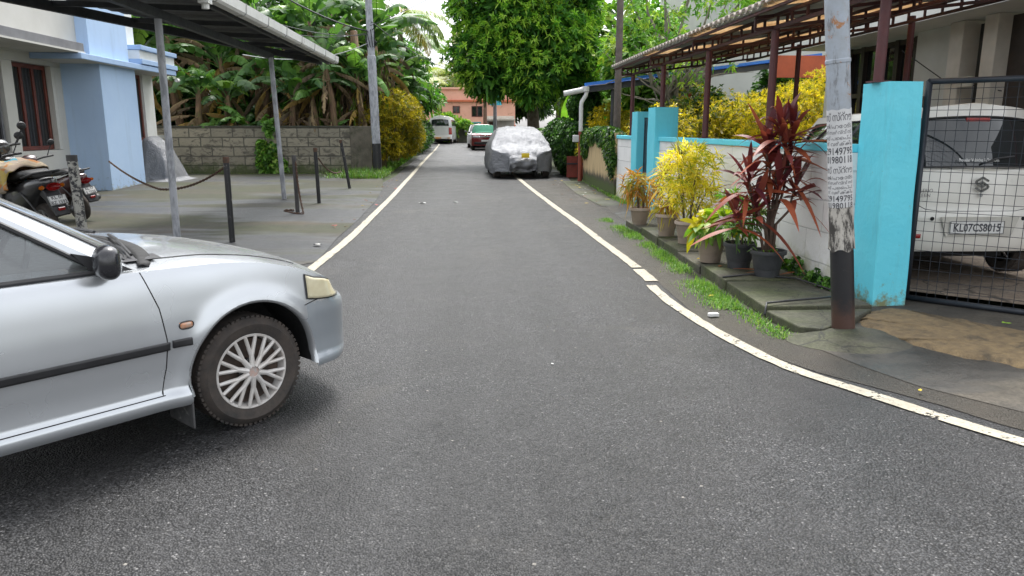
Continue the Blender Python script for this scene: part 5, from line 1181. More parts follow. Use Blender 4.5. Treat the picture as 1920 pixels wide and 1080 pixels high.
# plate recess and plate
b = MB(); b.prism([(-.30, .425), (.30, .425), (.36, .60), (-.36, .60)], lambda p: (-2.955, p[0], p[1]), lambda p: (-2.962, p[0], p[1])); b.build('plate_recess', mat('pearl_white_recess', (.6, .58, .52), rough=.4), hb)
plate(hb, 'KL07CS8015', Matrix.Translation((-2.972, .03, .505)) @ Matrix.Rotation(-PI/2, 4, 'Z'), .50, .12)
# emblem: stylised angular S ring bars
b = MB(); EX = -2.925
def em(pts, w_=.016): 
    for i in range(len(pts)-1): b.bar((EX-.006*0, -pts[i][0], .885+pts[i][1]), (EX, -pts[i+1][0], .885+pts[i+1][1]), w_, w_, up=(1, 0, 0))
em([(.055, .03), (.0, .062), (-.055, .03), (-.055, .012), (.0, -.020), (.028, -.006)]); em([(-.055, -.03), (.0, -.062), (.055, -.03), (.055, -.012), (.0, .020), (-.028, .006)]); b.build('emblem', mat('dark_chrome', (.22, .22, .22), rough=.25, metal=1), hb)
b = MB(); b.lathe([(.016, 0), (.016, .012), (0, .014)], axis='x', n=16, c=(0, 0, 0)); o = b.build('tailgate_lock', CHROME, hb); o.location = (-2.93, 0, .79)
def rtext(body, h, y, z, m, x=-2.935, fit=None, tilt=0, nm='lettering'):
    vs, fs, wd = text_mb(body, h, bold=.01); k = (fit/wd) if fit else 1; tb = MB(); tb.add([(x+tilt*yy, y-xx*k, z+yy) for xx, yy in vs], fs); return tb.build(nm, m, hb, recalc=False)
rtext('CELERIO', .032, .60, .815, CHROME, -2.905, .17); rtext('GREEN', .030, .60, .775, CHROME, -2.905, .15)
g0_ = hc.G(2.9, .09, 1, .012); rtext('Popular Vehicles & Services', .028, .22, g0_.z, WHITEP, g0_.x-.012, .36, .4)
b = MB(); p = hc.G(3, .76, 1, -.01); b.box(p, (.02, .22, .035)); b.build('high_brake_light', REDL, hb, bevel=.006)
b = MB(); b.tube([hc.G(3, .05, 1, .03), hc.G(2.85, .12, -1, .03), hc.G(2.6, .16, -1, .03)], .009, 6); b.build('rear_wiper', BLACK, hb)
for y in (-.42, .42):
    b = MB(); p = hc.pt(hc.ka(hc.A[-1]-abs(y)), .58, 1 if y > 0 else -1, .004); b.lathe([(.018, 0), (.018, .004)], axis='x', n=14, c=p); b.build('parking_sensor', SEAM, hb)

# ---------------------------------------------------------------- red compact SUV with green net on the windscreen, white car behind
RED = paint('maroon_car_paint', (.20, .012, .02), .1, .2, dustamt=.08)
RP = dict(W=.87, xf=.78, xf0=.4, xr=-3.2, xr0=-2.9, step=.05, nv=16, pf=3.2, qf=2.6,
    belt=([-3.2, -2.6, -.2, .3, .6, .78], [1.1, 1.08, 1.05, 1.02, .95, .88]), crown=([-3.2, -2.6, -.2, .2, .6, .78], [1.15, 1.14, 1.16, 1.13, 1.03, .92]),
    sill=([-3.2, -2.2, -.4, .4, .78], [.35, .27, .27, .28, .3]), side=([.2, .3, .5, .8, 1.0, 1.1], [.03, 0, 0, .01, .03, .06]), front=([.2, .3, .5, .7, .9], [.06, .01, 0, .0, .05]), rear=([.2, .3, .6, 1.1], [.05, 0, 0, .08]),
    arches=[(0, .34, .38, .01), (-2.5, .34, .38, .01)], bz=.62, bx=.4, bxr=-2.9)
def farcar(name, loc, rz, paintm, label, extra=None, glass=TINT, front=True, cat='car', Hs=None, Pp=RP):
    r = empty(name, (loc[0], loc[1], gz(loc[1])), rz, label, cat); c = Car(Pp); c.build(r, paintm, doors=(), decks=(-2.7, -.3))
    Hh = Hs or dict(B=[(-.05, 0, 1.13), (-.4, .78, 1.05), (-2.8, .74, 1.09), (-3.05, 0, 1.13)], T=[(-.75, 0, 1.60), (-.85, .60, 1.56), (-2.5, .58, 1.56), (-2.7, 0, 1.6)], bow=.02, bulge=.02, crown=.04)
    c.house(r, Hh, paintm, glass, [('windscreen', 0, .88, .05, .93), ('door_window', 1.07, 1.48, .08, .86), ('rear_door_window', 1.52, 1.9, .08, .86), ('rear_window', 2.1, 3, .1, .9)], nU=(6, 12, 6), nVh=6)
    for sgn in (-1, 1):
        for wx in (0, -2.5): wheel(r, wx, sgn*.74, .335, sgn, 'spoke', rr=.21)
        c.patch('headlight', mat('clear_headlight', (.55, .57, .6), rough=.1, coat=1), r, sgn, c.ka(.32), c.ka(.82), .80, .90, .02, 8, 3, .02)
        c.patch('lower_grille', BLACK, r, sgn, c.ka(0), c.ka(.7), .36, .52, .01, 6, 3, .01)
        b = MB(); b.grid(lambda u, v: (-.35+.06*math.cos(v*PI), sgn*(.98+.10*math.cos(2*PI*u)*math.sin(v*PI)**.7), 1.1+.07*math.sin(2*PI*u)*math.sin(v*PI)**.7), 14, 8); b.build('wing_mirror', BLACK, r, smooth=True)
        c.patch('grille', mat('grille_chrome', (.3, .3, .31), rough=.3, metal=1), r, sgn, c.ka(0), c.ka(.32), .81, .88, .012, 6, 3, .01)
    plate(r, '', Matrix.Translation((.80, 0, .60)) @ Matrix.Rotation(PI/2, 4, 'Z'), .5, .12)
    b = MB(); b.lathe([(.07, 0), (.07, .02), (0, .03)], axis='x', n=20, c=(.79, 0, .86)); b.build('emblem', CHROME, r); return r, c
rs, rcar = farcar('red_suv', (1.28, 48.8), R(-90+1), RED, 'maroon compact SUV with a green net over its windscreen, parked facing us')
GNET = mat('green_shade_net', (.02, .15, .085), (.03, .2, .12), scale=9, rough=.9, bump=.5, bs=30)
b = MB(); b.grid(lambda u, v: rcar.G(abs(2*u-1)*1.0, lerp(.0, .96, v), 1 if u > .5 else -1, .03), 24, 10); b.build('windscreen_net', GNET, rs, smooth=True)
b = MB(); b.grid(lambda u, v: (lerp(-.02, .42, v), lerp(-.6, .6, u), float(smooth_interp(lerp(-.02, .42, v), *RP['crown']))+.02-.05*abs(2*u-1)**2), 12, 6); b.build('bonnet_net', GNET, rs, smooth=True)
farcar('white_suv', (1.05, 53.6), R(-90), paint('far_white_paint', (.7, .7, .7), 0, .3, dustamt=.1), 'white car parked directly behind the maroon SUV')

# ---------------------------------------------------------------- white van
VP = dict(W=.95, xf=.95, xf0=.5, xr=-3.75, xr0=-3.45, step=.06, nv=18, pf=3.4, qf=2.8,
    belt=([-3.75, -3.4, -.2, .3, .95], [1.35, 1.35, 1.35, 1.28, .98]), crown=([-3.75, -3.4, -.2, .4, .95], [1.36, 1.36, 1.36, 1.28, 1.02]), sill=([-3.75, -2.2, .4, .95], [.36, .30, .3, .32]),
    side=([.3, .4, .8, 1.35], [.03, 0, 0, .02]), front=([.3, .4, .7, 1.0], [.03, 0, 0, .08]), rear=([.3, .4, .6, .64, 1.35], [.02, 0, 0, .03, .03]), arches=[(0, .34, .38, .01), (-2.75, .34, .38, .01)], bz=.62, bx=.5, bxr=-3.5)
VANW = paint('white_van_paint', (.72, .72, .71), 0, .35, dustamt=.15)
r = empty('white_van', (-1.62, 66.4, gz(65)), R(90-6), 'white passenger van parked at the left edge near the far bend', 'van'); c = Car(VP); c.build(r, VANW, doors=())
VH = dict(B=[(.45, 0, 1.30), (.1, .90, 1.34), (-3.62, .93, 1.35), (-3.72, 0, 1.36)], T=[(-.35, 0, 2.15), (-.5, .76, 2.08), (-3.45, .76, 2.10), (-3.55, 0, 2.22)], bow=.03, bulge=.05, crown=.16)
c.house(r, VH, VANW, TINT, [('windscreen', 0, .9, .08, .9), ('door_window', 1.07, 1.25, .08, .72), ('side_window', 1.28, 1.46, .1, .72), ('side_window', 1.49, 1.67, .1, .72), ('side_window', 1.70, 1.92, .1, .72), ('rear_window', 2.22, 3, .08, .66)], nU=(6, 12, 6), nVh=8)
for sgn in (-1, 1):
    for wx in (0, -2.75): wheel(r, wx, sgn*.82, .335, sgn, 'spoke', rr=.21)
    c.patch('tail_light', REDL, r, sgn, c.kx(-3.5), c.ka(c.A[-1]-.72), .72, 1.30, .015, 6, 6, .02)
b = MB(); b.bbox(-3.86, -3.74, -.85, .85, .38, .52); b.build('rear_step', mat('amber_marked_bumper', (.55, .5, .45), (.7, .3, .06), scale=2, rough=.6), r, bevel=.02)
plate(r, '', Matrix.Translation((-3.87, -.35, .45)) @ Matrix.Rotation(-PI/2, 4, 'Z'), .5, .12, bg_=(.72, .3, .06))

# ---------------------------------------------------------------- car under a silver cover
cc_ = empty('covered_car', (1.60, 23.6, gz(22.5)), R(1.5), 'car wrapped in a shiny silver dust cover parked on the right', 'covered car')
def hgt(y):  # y: -2.0 rear .. 2.1 (near end = -2.0)
    return float(smooth_interp(y, [-2.05, -1.95, -1.72, -1.45, -1.1, -.7, 0, .8, 1.2, 1.7, 2.05], [.66, .78, .86, .93, 1.20, 1.40, 1.47, 1.36, 1.05, .90, .7]))
def wid(z, y):
    e = max(0, abs(y)-1.55); base_ = float(smooth_interp(z, [0, .12, .35, .7, .95, 1.2, 1.45], [.80, .86, .90, .89, .84, .72, .58])); return base_*(1-.55*(e/.5)**2.2)
rr = random.Random(4); ph = [rr.uniform(0, 6.28) for _ in range(12)]
b = MB(); NY, NS = 110, 90
def cov(u, v):
    # u across: 0 = left hem, 1 = right hem; v along
    y = lerp(-2.05, 2.05, v); h = hgt(y); s = 2*u-1; hem = .16+.03*math.sin(v*19+ph[0])+.025*math.sin(v*43+ph[1]); T = .42
    if abs(s) > T:
        d = (abs(s)-T)/(1-T); z = lerp(h-.05, hem, d**.9); x = wid(z, y)*(1 if True else 0)
        x += .022*math.sin(v*70+ph[2]+d*2)*d+.012*math.sin(v*131+ph[3])*d; x = math.copysign(x, s)
    else:
        q2 = abs(s)/T; x = math.copysign(wid(h-.05, y)*q2**.95, s); z = h-.05*q2**3
    z += .008*math.sin(x*17+y*9+ph[4])+.006*math.sin(x*29-y*14+ph[5]); return (x, y, z)
b.grid(cov, NS, NY)
# near and far ends: drape from the roof line edge down to the hem
for (yy, vv, sg) in ((-2.05, 0, -1), (2.05, 1, 1)):
    def endf(u, v):
        p = cov(lerp(.0, 1, u), vv); hem = .20+.035*math.sin(u*21+ph[6])+.05*math.sin(u*PI*3)**2*.6
        top_z = p[2]; z = lerp(top_z, hem if abs(2*u-1) < .6 else min(top_z, lerp(hem, .16, (abs(2*u-1)-.6)/.4)), v)
        bul = .13*math.sin(PI*min(1, v*1.15))**.7*(1-abs(2*u-1)**4)
        fold = (.030*math.sin(u*34+ph[7]+v*4)+.018*math.sin(u*61+ph[8]-v*7)+.016*math.sin(u*15+v*17+ph[9]))*v
        return (p[0]*(1-.06*v), yy+sg*(bul+fold), z)
    b.grid(endf, 90, 34)
o = b.build('cover', FOIL, cc_, smooth=True, recalc=True)
bm = bmesh.new(); bm.from_mesh(o.data); bmesh.ops.remove_doubles(bm, verts=bm.verts, dist=.004); bmesh.ops.recalc_face_normals(bm, faces=bm.faces); bm.to_mesh(o.data); bm.free(); o.data.polygons.foreach_set('use_smooth', [True]*len(o.data.polygons))
tx = bpy.data.textures.new('crumple', 'CLOUDS'); tx.noise_scale = .22; tx.noise_depth = 3; md = o.modifiers.new('crumple', 'DISPLACE'); md.texture = tx; md.strength = .05; md.mid_level = .5
b = MB(); b.grid(lambda u, v: (.05+.22*(u-.5), -2.235-.012*math.sin(PI*v), .60+.13*v), 6, 4); b.build('yellow_label', mat('yellow_label', (.75, .55, .02), (.65, .45, .02), scale=9, rough=.5), cc_, solid=.004)
for wx in (-.72, .72):
    for wy in (-1.45, 1.35):
        w_ = wheel(cc_, wx, wy, .3, 1 if wx > 0 else -1, 'spoke'); w_.rotation_euler = (0, 0, PI/2)
b = MB(); b.bbox(-.7, .7, -1.8, 1.8, .22, .34); b.build('underbody', LINER, cc_)

# ================================================================ VEGETATION
def unit(a): return a/(np.linalg.norm(a, axis=1, keepdims=True)+1e-9)
def ribbons(P, D, L, W, droop, segs, cols, prof=None, twist=None, rng=RNG, cup=0.0):
    """leaf blades: P base, D direction, L length, W width (arrays), droop as a fraction of length; returns V, F, C"""
    n = len(P); D = unit(D); Z = np.array([0, 0, 1.]); S = np.cross(D, Z); bad = np.linalg.norm(S, axis=1) < .1; S[bad] = [1, 0, 0]; S = unit(S)
    if twist is not None:
        N_ = np.cross(S, D); S = unit(S*np.cos(twist)[:, None]+N_*np.sin(twist)[:, None])
    prof = prof or [.25, .9, 1., .7, .04]
    ts = np.linspace(0, 1, segs+1); pw = np.interp(ts, np.linspace(0, 1, len(prof)), prof)
    V = np.zeros((n, segs+1, 2, 3)); Nn = unit(np.cross(S, D))
    for i, t in enumerate(ts):
        c = P+D*(L*t)[:, None]; c = c-Z*(droop*L*t**2)[:, None]
        h = (W*pw[i]/2)[:, None]*S
        V[:, i, 0] = c-h; V[:, i, 1] = c+h
    base = (np.arange(n)*(segs+1)*2)[:, None]; F = []
    for i in range(segs): F.append(np.stack([base[:, 0]+2*i, base[:, 0]+2*i+1, base[:, 0]+2*i+3, base[:, 0]+2*i+2], 1))
    F = np.stack(F, 1).reshape(-1, 4); C = np.repeat(cols, (segs+1)*2, axis=0); return V.reshape(-1, 3), F, C
def merge(parts):
    V, F, C = [], [], []; n = 0
    for v, f, c in parts: V.append(v); F.append(f+n); C.append(c); n += len(v)
    return np.concatenate(V), np.concatenate(F), np.concatenate(C)
def pick(pal, n, rng=RNG, var=.18, w=None):
    pal = np.array(pal); p = None if w is None else np.array(w)/sum(w); c = pal[rng.choice(len(pal), n, p=p)]; return c*(1+rng.uniform(-var, var, (n, 1)))
G_MANGO = [(.075, .21, .035), (.10, .28, .04), (.05, .14, .028), (.15, .35, .045)]; G_NEW = [(.24, .46, .05), (.34, .52, .06)]
G_DARK = [(.02, .06, .015), (.03, .085, .02), (.045, .11, .025)]; G_LIGHT = [(.14, .30, .04), (.20, .38, .06), (.10, .24, .03), (.32, .44, .06)]
G_YEL = [(.74, .56, .02), (.80, .62, .03), (.48, .42, .03), (.30, .30, .03), (.75, .60, .06)]
G_OLIVE = [(.36, .29, .02), (.26, .24, .02), (.10, .13, .02), (.45, .34, .02), (.05, .09, .02)]
G_IVY = [(.03, .085, .02), (.05, .13, .025), (.08, .18, .03), (.022, .06, .016)]
def sample_lobes(lobes, n, rng, shell=.55):
    vol = np.array([l[3]*l[4]*l[5] for l in lobes])**.67; k = rng.choice(len(lobes), n, p=vol/vol.sum()); Lb = np.array(lobes)[k]
    d = unit(rng.normal(size=(n, 3))); r = rng.uniform(shell**3, 1, n)**(1/3.); P = Lb[:, :3]+d*Lb[:, 3:6]*r[:, None]; return P, d, r
def foliage(lobes, nclus, per, L, W, pal, rng, new=None, newfrac=.0, droop=.35, shell=.55, segs=2, spread=.9, up=.25, gapf=0, prof=None, zmin=None):
    P, d, r = sample_lobes(lobes, nclus, rng, shell)
    if gapf:
        g = np.sin(P[:, 0]*1.9+1)*np.sin(P[:, 1]*2.3+2)*np.sin(P[:, 2]*2.1+rng.uniform(0, 6))+.35*np.sin(P[:, 0]*4.3)*np.sin(P[:, 2]*4.9); keep = g > -gapf; P, d, r = P[keep], d[keep], r[keep]
    if zmin is not None: k = P[:, 2] > zmin; P, d, r = P[k], d[k], r[k]
    n = len(P); PP = np.repeat(P, per, 0)+rng.normal(size=(n*per, 3))*L*.12
    ax = unit(d+np.array([0, 0, up])); DD = unit(np.repeat(ax, per, 0)*.6+unit(rng.normal(size=(n*per, 3)))*spread)
    isnew = (rng.random(n) < newfrac*(.3+1.4*(r > .85))) if new is not None else np.zeros(n, bool)
    cols = pick(pal, n, rng, .22); 
    if new is not None and isnew.any(): cols[isnew] = pick(new, int(isnew.sum()), rng, .15)
    CC = np.repeat(cols, per, 0)*(1+rng.uniform(-.15, .15, (n*per, 1)))
    Ls = L*rng.uniform(.7, 1.2, n*per); return ribbons(PP, DD, Ls, W*rng.uniform(.8, 1.2, n*per), droop*rng.uniform(.5, 1.5, n*per), segs, CC, prof=prof, twist=rng.uniform(-1.2, 1.2, n*per))
def limbs(b, base, targets, r0, rng, wob=.15):
    base = Vector(base)
    for t in targets:
        t = Vector(t); m = 5; pts = [base.lerp(t, i/m)+Vector((rng.uniform(-wob, wob), rng.uniform(-wob, wob), rng.uniform(0, wob)))*math.sin(PI*i/m) for i in range(m+1)]
        b.tube(pts, [r0*(1-.85*i/m) for i in range(m+1)], 7)
def tree(name, loc, label, lobes, nclus, per, L, W, pal, trunk, seed, r0=.16, new=None, newfrac=0, droop=.35, gapf=0, shell=.55, cat='tree', group=None, segs=2, trunkm=None, up=.25, spread=.9, zmin=None, m=None, prof=None, inner=None):
    rng = np.random.default_rng(seed); r = empty(name, loc, 0, label, cat, group)
    parts = [foliage(lobes, nclus, per, L, W, pal, rng, new, newfrac, droop, shell, segs, spread, up, gapf, prof, zmin)]
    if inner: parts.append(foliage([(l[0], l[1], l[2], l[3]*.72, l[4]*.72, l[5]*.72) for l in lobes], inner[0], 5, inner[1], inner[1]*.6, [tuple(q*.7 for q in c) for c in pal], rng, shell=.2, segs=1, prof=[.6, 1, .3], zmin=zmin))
    V, F, C = merge(parts); npmesh('crown', V, F, m or LEAF, r, C)
    b = MB(); rr_ = random.Random(seed)
    if trunk:
        b.tube([trunk[0], [lerp(trunk[0][i], trunk[1][i], .5)+rr_.uniform(-.05, .05) for i in range(3)], trunk[1]], [r0*1.25, r0, r0*.8], 10)
        limbs(b, trunk[1], [(l[0], l[1], l[2]+l[5]*.3) for l in lobes]+[(l[0]+rr_.uniform(-.6, .6)*l[3], l[1]+rr_.uniform(-.6, .6)*l[4], l[2]) for l in lobes], r0*.55, rr_)
        b.build('trunk', trunkm or BARK, r, smooth=True)
    return r

# --- mango tree over the lane
mlob = [(0, 0, 4.6, 2.5, 2.4, 1.6), (-1.6, -.5, 4.0, 1.6, 1.6, 1.4), (1.7, -.6, 3.9, 1.5, 1.6, 1.4), (.2, -1.2, 3.2, 1.7, 1.2, 1.1), (-1.3, -.9, 2.9, 1.1, 1.1, .8), (0, 0, 6.6, 2.6, 2.4, 1.6), (1.6, 0, 6.0, 1.7, 1.7, 1.5), (-1.7, 0, 6.1, 1.6, 1.7, 1.4), (1.0, -.9, 5.0, 1.5, 1.4, 1.2), (-.6, -1.1, 5.4, 1.4, 1.2, 1.1), (0, .5, 8.4, 2.4, 2.2, 1.4), (1.5, -.9, 2.9, 1.0, 1.0, .7), (.3, -1.3, 2.5, .9, .9, .6)]
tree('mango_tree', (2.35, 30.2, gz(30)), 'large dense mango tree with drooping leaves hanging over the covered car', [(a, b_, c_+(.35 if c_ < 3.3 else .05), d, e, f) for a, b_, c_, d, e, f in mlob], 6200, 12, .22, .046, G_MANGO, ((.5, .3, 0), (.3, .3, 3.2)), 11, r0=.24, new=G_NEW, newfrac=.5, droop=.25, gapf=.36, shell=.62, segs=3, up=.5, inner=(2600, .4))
# --- light green frangipani on the right, bare branches and white flowers
def flowers(b_rng, lobes, n, size, root):
    P, d, r = sample_lobes(lobes, n, b_rng, .9); per = 5; PP = np.repeat(P, per, 0); a = np.tile(np.arange(per)*2*PI/per, n)
    DD = np.stack([np.cos(a), np.sin(a), np.full(n*per, .5)], 1); V, F, C = ribbons(PP, DD, np.full(n*per, size), np.full(n*per, size*.7), np.zeros(n*per), 2, np.full((n*per, 3), .8)); npmesh('blossom', V, F, LEAFM, root, C)
fl = [(0, 0, 4.3, 1.3, 1.3, .8), (1.4, 0, 5.0, 1.3, 1.3, .9), (-.9, -.4, 3.4, 1.0, 1.0, .6), (2.4, .3, 4.4, 1.2, 1.2, .8), (.6, -.3, 3.1, 1.2, 1.1, .5), (-.7, .3, 5.6, 1.1, 1.1, .8), (3.2, .4, 5.9, 1.4, 1.2, .8), (.9, .4, 6.6, 1.5, 1.3, .8)]
ft = tree('frangipani_tree', (5.1, 19.6, 0), 'loose pale green flowering tree with bare grey branches behind the timber pole', fl, 1500, 7, .17, .055, G_LIGHT, ((.2, 0, 0), (.3, 0, 1.9)), 21, r0=.11, droop=.25, gapf=.12, shell=.3, segs=2, trunkm=mat('grey_bark', (.28, .25, .21), (.18, .16, .13), scale=9, rough=.9, bump=.5))
flowers(np.random.default_rng(4), fl, 60, .07, ft)
b = MB(); rr_ = random.Random(12)
for i in range(26):
    a = rr_.uniform(0, 2*PI); L_ = rr_.uniform(1.0, 2.4); p0 = Vector((rr_.uniform(-.2, .8), 0, rr_.uniform(1.8, 3.2))); p = [p0]; d = Vector((math.cos(a), math.sin(a)*.7, rr_.uniform(-.1, .7))).normalized()
    for k in range(5): d = (d+Vector((rr_.uniform(-.4, .4), rr_.uniform(-.4, .4), rr_.uniform(-.2, .35)))).normalized(); p.append(p[-1]+d*L_/5)
    b.tube(p, [.03, .024, .02, .016, .012, .006], 6)
b.build('twigs', mat('grey_bark', (.28, .25, .21)), ft, smooth=True)

# --- yellow and olive duranta / golden bushes
def bush(name, loc, label, lobes, n, per, L, W, pal, seed, **k):
    return tree(name, loc, label, lobes, n, per, L, W, pal, k.pop('trunk', ((0, 0, 0), (0, 0, .5))), seed, cat='bush', r0=.05, **k)
bush('golden_bush', (-2.75, 26.6, gz(27)), 'large mustard yellow bush behind the grey pole on the left', [(.35, .3, 2.0, .85, 1.5, .75), (-.3, 0, 1.7, .8, 1.2, .7), (.5, 1.6, 1.8, .8, 1.4, .8), (.0, 0, 1.0, .8, 1.3, .7), (.55, 2.2, 1.1, .7, 1.5, .8)], 3000, 8, .12, .022, G_OLIVE[:2]+[(.55, .42, .02), (.16, .17, .02), G_OLIVE[3]], 31, up=.9, droop=.1, spread=.7, gapf=.45, shell=.7, inner=(900, .2))
bush('golden_bush', (-3.1, 32.5, gz(32)), 'mustard and green bush beyond the first golden bush', [(.2, 0, 1.3, .9, 2.2, .9), (.4, 2.5, 1.2, .8, 2.2, .9), (.2, 5, 1.1, .8, 2.2, .9)], 2200, 7, .14, .03, G_OLIVE, 32, up=.6, gapf=.4, shell=.7, inner=(700, .25))
bush('green_bush', (-3.3, 43, gz(43)), 'dark green roadside bushes with a grassy foot before the van', [(.5, 0, 1.0, .8, 3.0, .9), (.5, 5, 1.1, .8, 3, 1.0), (.3, 9, 1.0, .9, 3, 1.0)], 1500, 7, .18, .06, G_DARK+[(.09, .2, .03)], 33, gapf=.5, shell=.7, inner=(500, .3))
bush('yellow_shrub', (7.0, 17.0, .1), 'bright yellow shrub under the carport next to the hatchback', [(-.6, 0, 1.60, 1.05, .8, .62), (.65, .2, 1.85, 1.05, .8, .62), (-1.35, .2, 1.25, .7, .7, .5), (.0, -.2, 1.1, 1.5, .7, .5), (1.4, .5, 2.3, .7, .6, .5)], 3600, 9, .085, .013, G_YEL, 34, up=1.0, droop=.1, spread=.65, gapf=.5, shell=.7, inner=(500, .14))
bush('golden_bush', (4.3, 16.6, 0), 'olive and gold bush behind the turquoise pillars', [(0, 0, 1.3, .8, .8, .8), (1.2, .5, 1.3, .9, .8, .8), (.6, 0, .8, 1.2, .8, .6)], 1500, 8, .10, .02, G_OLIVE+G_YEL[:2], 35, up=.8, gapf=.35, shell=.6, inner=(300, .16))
bush('golden_bush', (3.9, 21.6, 0), 'yellow leaved bush seen behind the white gutter pipe', [(.3, 0, 1.6, .7, .6, .6), (.1, 0, 1.0, .8, .6, .6)], 900, 7, .14, .03, G_YEL+G_OLIVE[:2], 36, up=.6, gapf=.35, shell=.5)
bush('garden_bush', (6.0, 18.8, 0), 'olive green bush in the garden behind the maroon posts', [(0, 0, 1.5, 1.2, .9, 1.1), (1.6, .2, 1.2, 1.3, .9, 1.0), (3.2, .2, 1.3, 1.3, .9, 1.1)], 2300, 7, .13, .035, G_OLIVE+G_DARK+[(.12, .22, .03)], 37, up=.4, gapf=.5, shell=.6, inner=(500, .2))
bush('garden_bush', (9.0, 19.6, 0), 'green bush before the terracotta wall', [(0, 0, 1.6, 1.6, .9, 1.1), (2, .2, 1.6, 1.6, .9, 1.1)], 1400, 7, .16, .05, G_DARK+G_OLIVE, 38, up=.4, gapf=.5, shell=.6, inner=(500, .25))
# ivy mounds
def ivy(name, loc, label, lobes, n, seed, L=.085):
    return bush(name, loc, label, lobes, n, 6, L, L*.75, G_IVY, seed, trunk=((0, 0, 0), (0, 0, .4)), up=.0, droop=.5, spread=1.1, gapf=.7, shell=.86, prof=[.5, 1, .7, .05], inner=(int(n*.3), .16))
ivy('ivy_mound', (3.25, 23.2, gz(23)), 'dark green creeper mound beside the covered car', [(0, 0, 1.0, .62, 1.1, .62), (-.15, .8, 1.15, .6, 1.2, .6), (.25, -.7, 1.1, .5, .6, .5), (-.05, -.35, .62, .45, .6, .52), (.1, .6, .5, .5, 1.0, .5)], 5200, 41)
ivy('ivy_column', (3.85, 23.0, gz(23)), 'ivy clad trunk left of the white gutter pipe', [(0, 0, .8, .25, .3, .9), (0, 0, 1.9, .26, .3, .8), (-.3, .2, 2.1, .4, .4, .4)], 2200, 42)
b_ = bush('wall_ivy', (3.30, 18.2, 0), 'trailing ivy spilling over the top of the cream wall', [(0, 0, 1.42, .22, 2.15, .13), (-.08, -1.55, 1.15, .12, .5, .40), (-.09, 1.75, 1.15, .12, .42, .38), (-.10, -1.9, .85, .08, .22, .38), (-.09, -.7, 1.3, .1, .7, .16), (-.09, .9, 1.3, .1, .6, .15)], 2800, 6, .075, .055, G_IVY+[(.14, .24, .04)], 43, trunk=None, up=0, droop=.6, spread=1.1, shell=.5, prof=[.5, 1, .7, .05])

# --- banana plants
def banana_leaf(rng, L, W, az, el, bend, torn, col, base, dead=False):
    segs = 16; V = []; F = []; C = []; d0 = np.array([math.cos(az), math.sin(az), 0.]); side = np.array([-math.sin(az), math.cos(az), 0.])
    p = np.array(base, float); a = el; pts = [p.copy()]; ns = []
    for i in range(segs):
        a_ = a-bend*(i/segs)**1.3; stp = L/segs; d = d0*math.cos(a_)+np.array([0, 0, math.sin(a_)]); p = p+d*stp; pts.append(p.copy()); ns.append(-d0*math.sin(a_)+np.array([0, 0, math.cos(a_)]))
    ns.append(ns[-1]); st0 = 3
    prof = lambda t: (math.sin(PI*min(1, t*.97+.02)**.75))**.6
    for s in (-1, 1):
        i = st0; gap = 0
        while i < segs:
            run = rng.integers(1, 3) if torn else segs; dr = rng.uniform(.1, .9) if torn else .25
            j = min(segs, i+run); base_i = len(V)
            for k in range(i, j+1):
                t0 = (k-st0)/(segs-st0); w = W/2*prof(t0)
                q = pts[k].copy(); sh = 0
                if torn and k == j and j < segs: q = q-(pts[k]-pts[k-1])*.12
                for m_ in (0, .5, 1.0):
                    ang = dr*m_*1.2+(.55 if dead else 0); V.append(q+side*s*w*m_*math.cos(ang)-ns[k]*(w*m_*math.sin(ang))+(pts[min(k+1, segs)]-pts[k])*m_*.25-np.array([0, 0, .12*w*m_*dr]))
                    cc = np.array(col)*(1+.08*math.sin(k*2.3)); 
                    if m_ == 0: cc = cc*1.15+np.array([.05, .06, .01])
                    C.append(cc)
            for k in range(j-i):
                for m_ in range(2): a0 = base_i+k*3+m_; F.append((a0, a0+1, a0+4, a0+3))
            i = j
    # midrib
    for k in range(segs):
        r_ = .022*(1-.8*k/segs)*L/2; r2 = .022*(1-.8*(k+1)/segs)*L/2; b0 = len(V)
        for q, rr2, nn in ((pts[k], r_, ns[k]), (pts[k+1], r2, ns[k+1])):
            V += [q-side*rr2, q-nn*rr2*1.3, q+side*rr2]; C += [np.array(col)*1.3+.03]*3
        F += [(b0, b0+3, b0+4, b0+1), (b0+1, b0+4, b0+5, b0+2)]
    return np.array(V), np.array(F), np.array(C)
B_G = [(.065, .15, .045), (.09, .19, .06), (.045, .11, .035), (.12, .25, .06), (.17, .30, .05), (.10, .17, .08)]; B_D = [(.16, .11, .07), (.23, .16, .10), (.11, .08, .055), (.30, .19, .06)]
STEM = NT('banana_stem'); _x, _y, _z = STEM.sep(); _n = STEM.noise(9, 6, .7, vec=STEM.comb(_x, _y, STEM.math('MULTIPLY', _z, .18)))
STEM.set(Base_Color=STEM.mix(STEM.ramp(_n, [(.42, 0.), (.6, 1.)]), (.11, .065, .04), STEM.mix(STEM.ramp(STEM.noise(3, 3), [(.5, 0.), (.65, 1.)]), (.24, .15, .085), (.12, .15, .04))), Roughness=.8); STEM.bump(_n, .7, .02); STEM = STEM.m
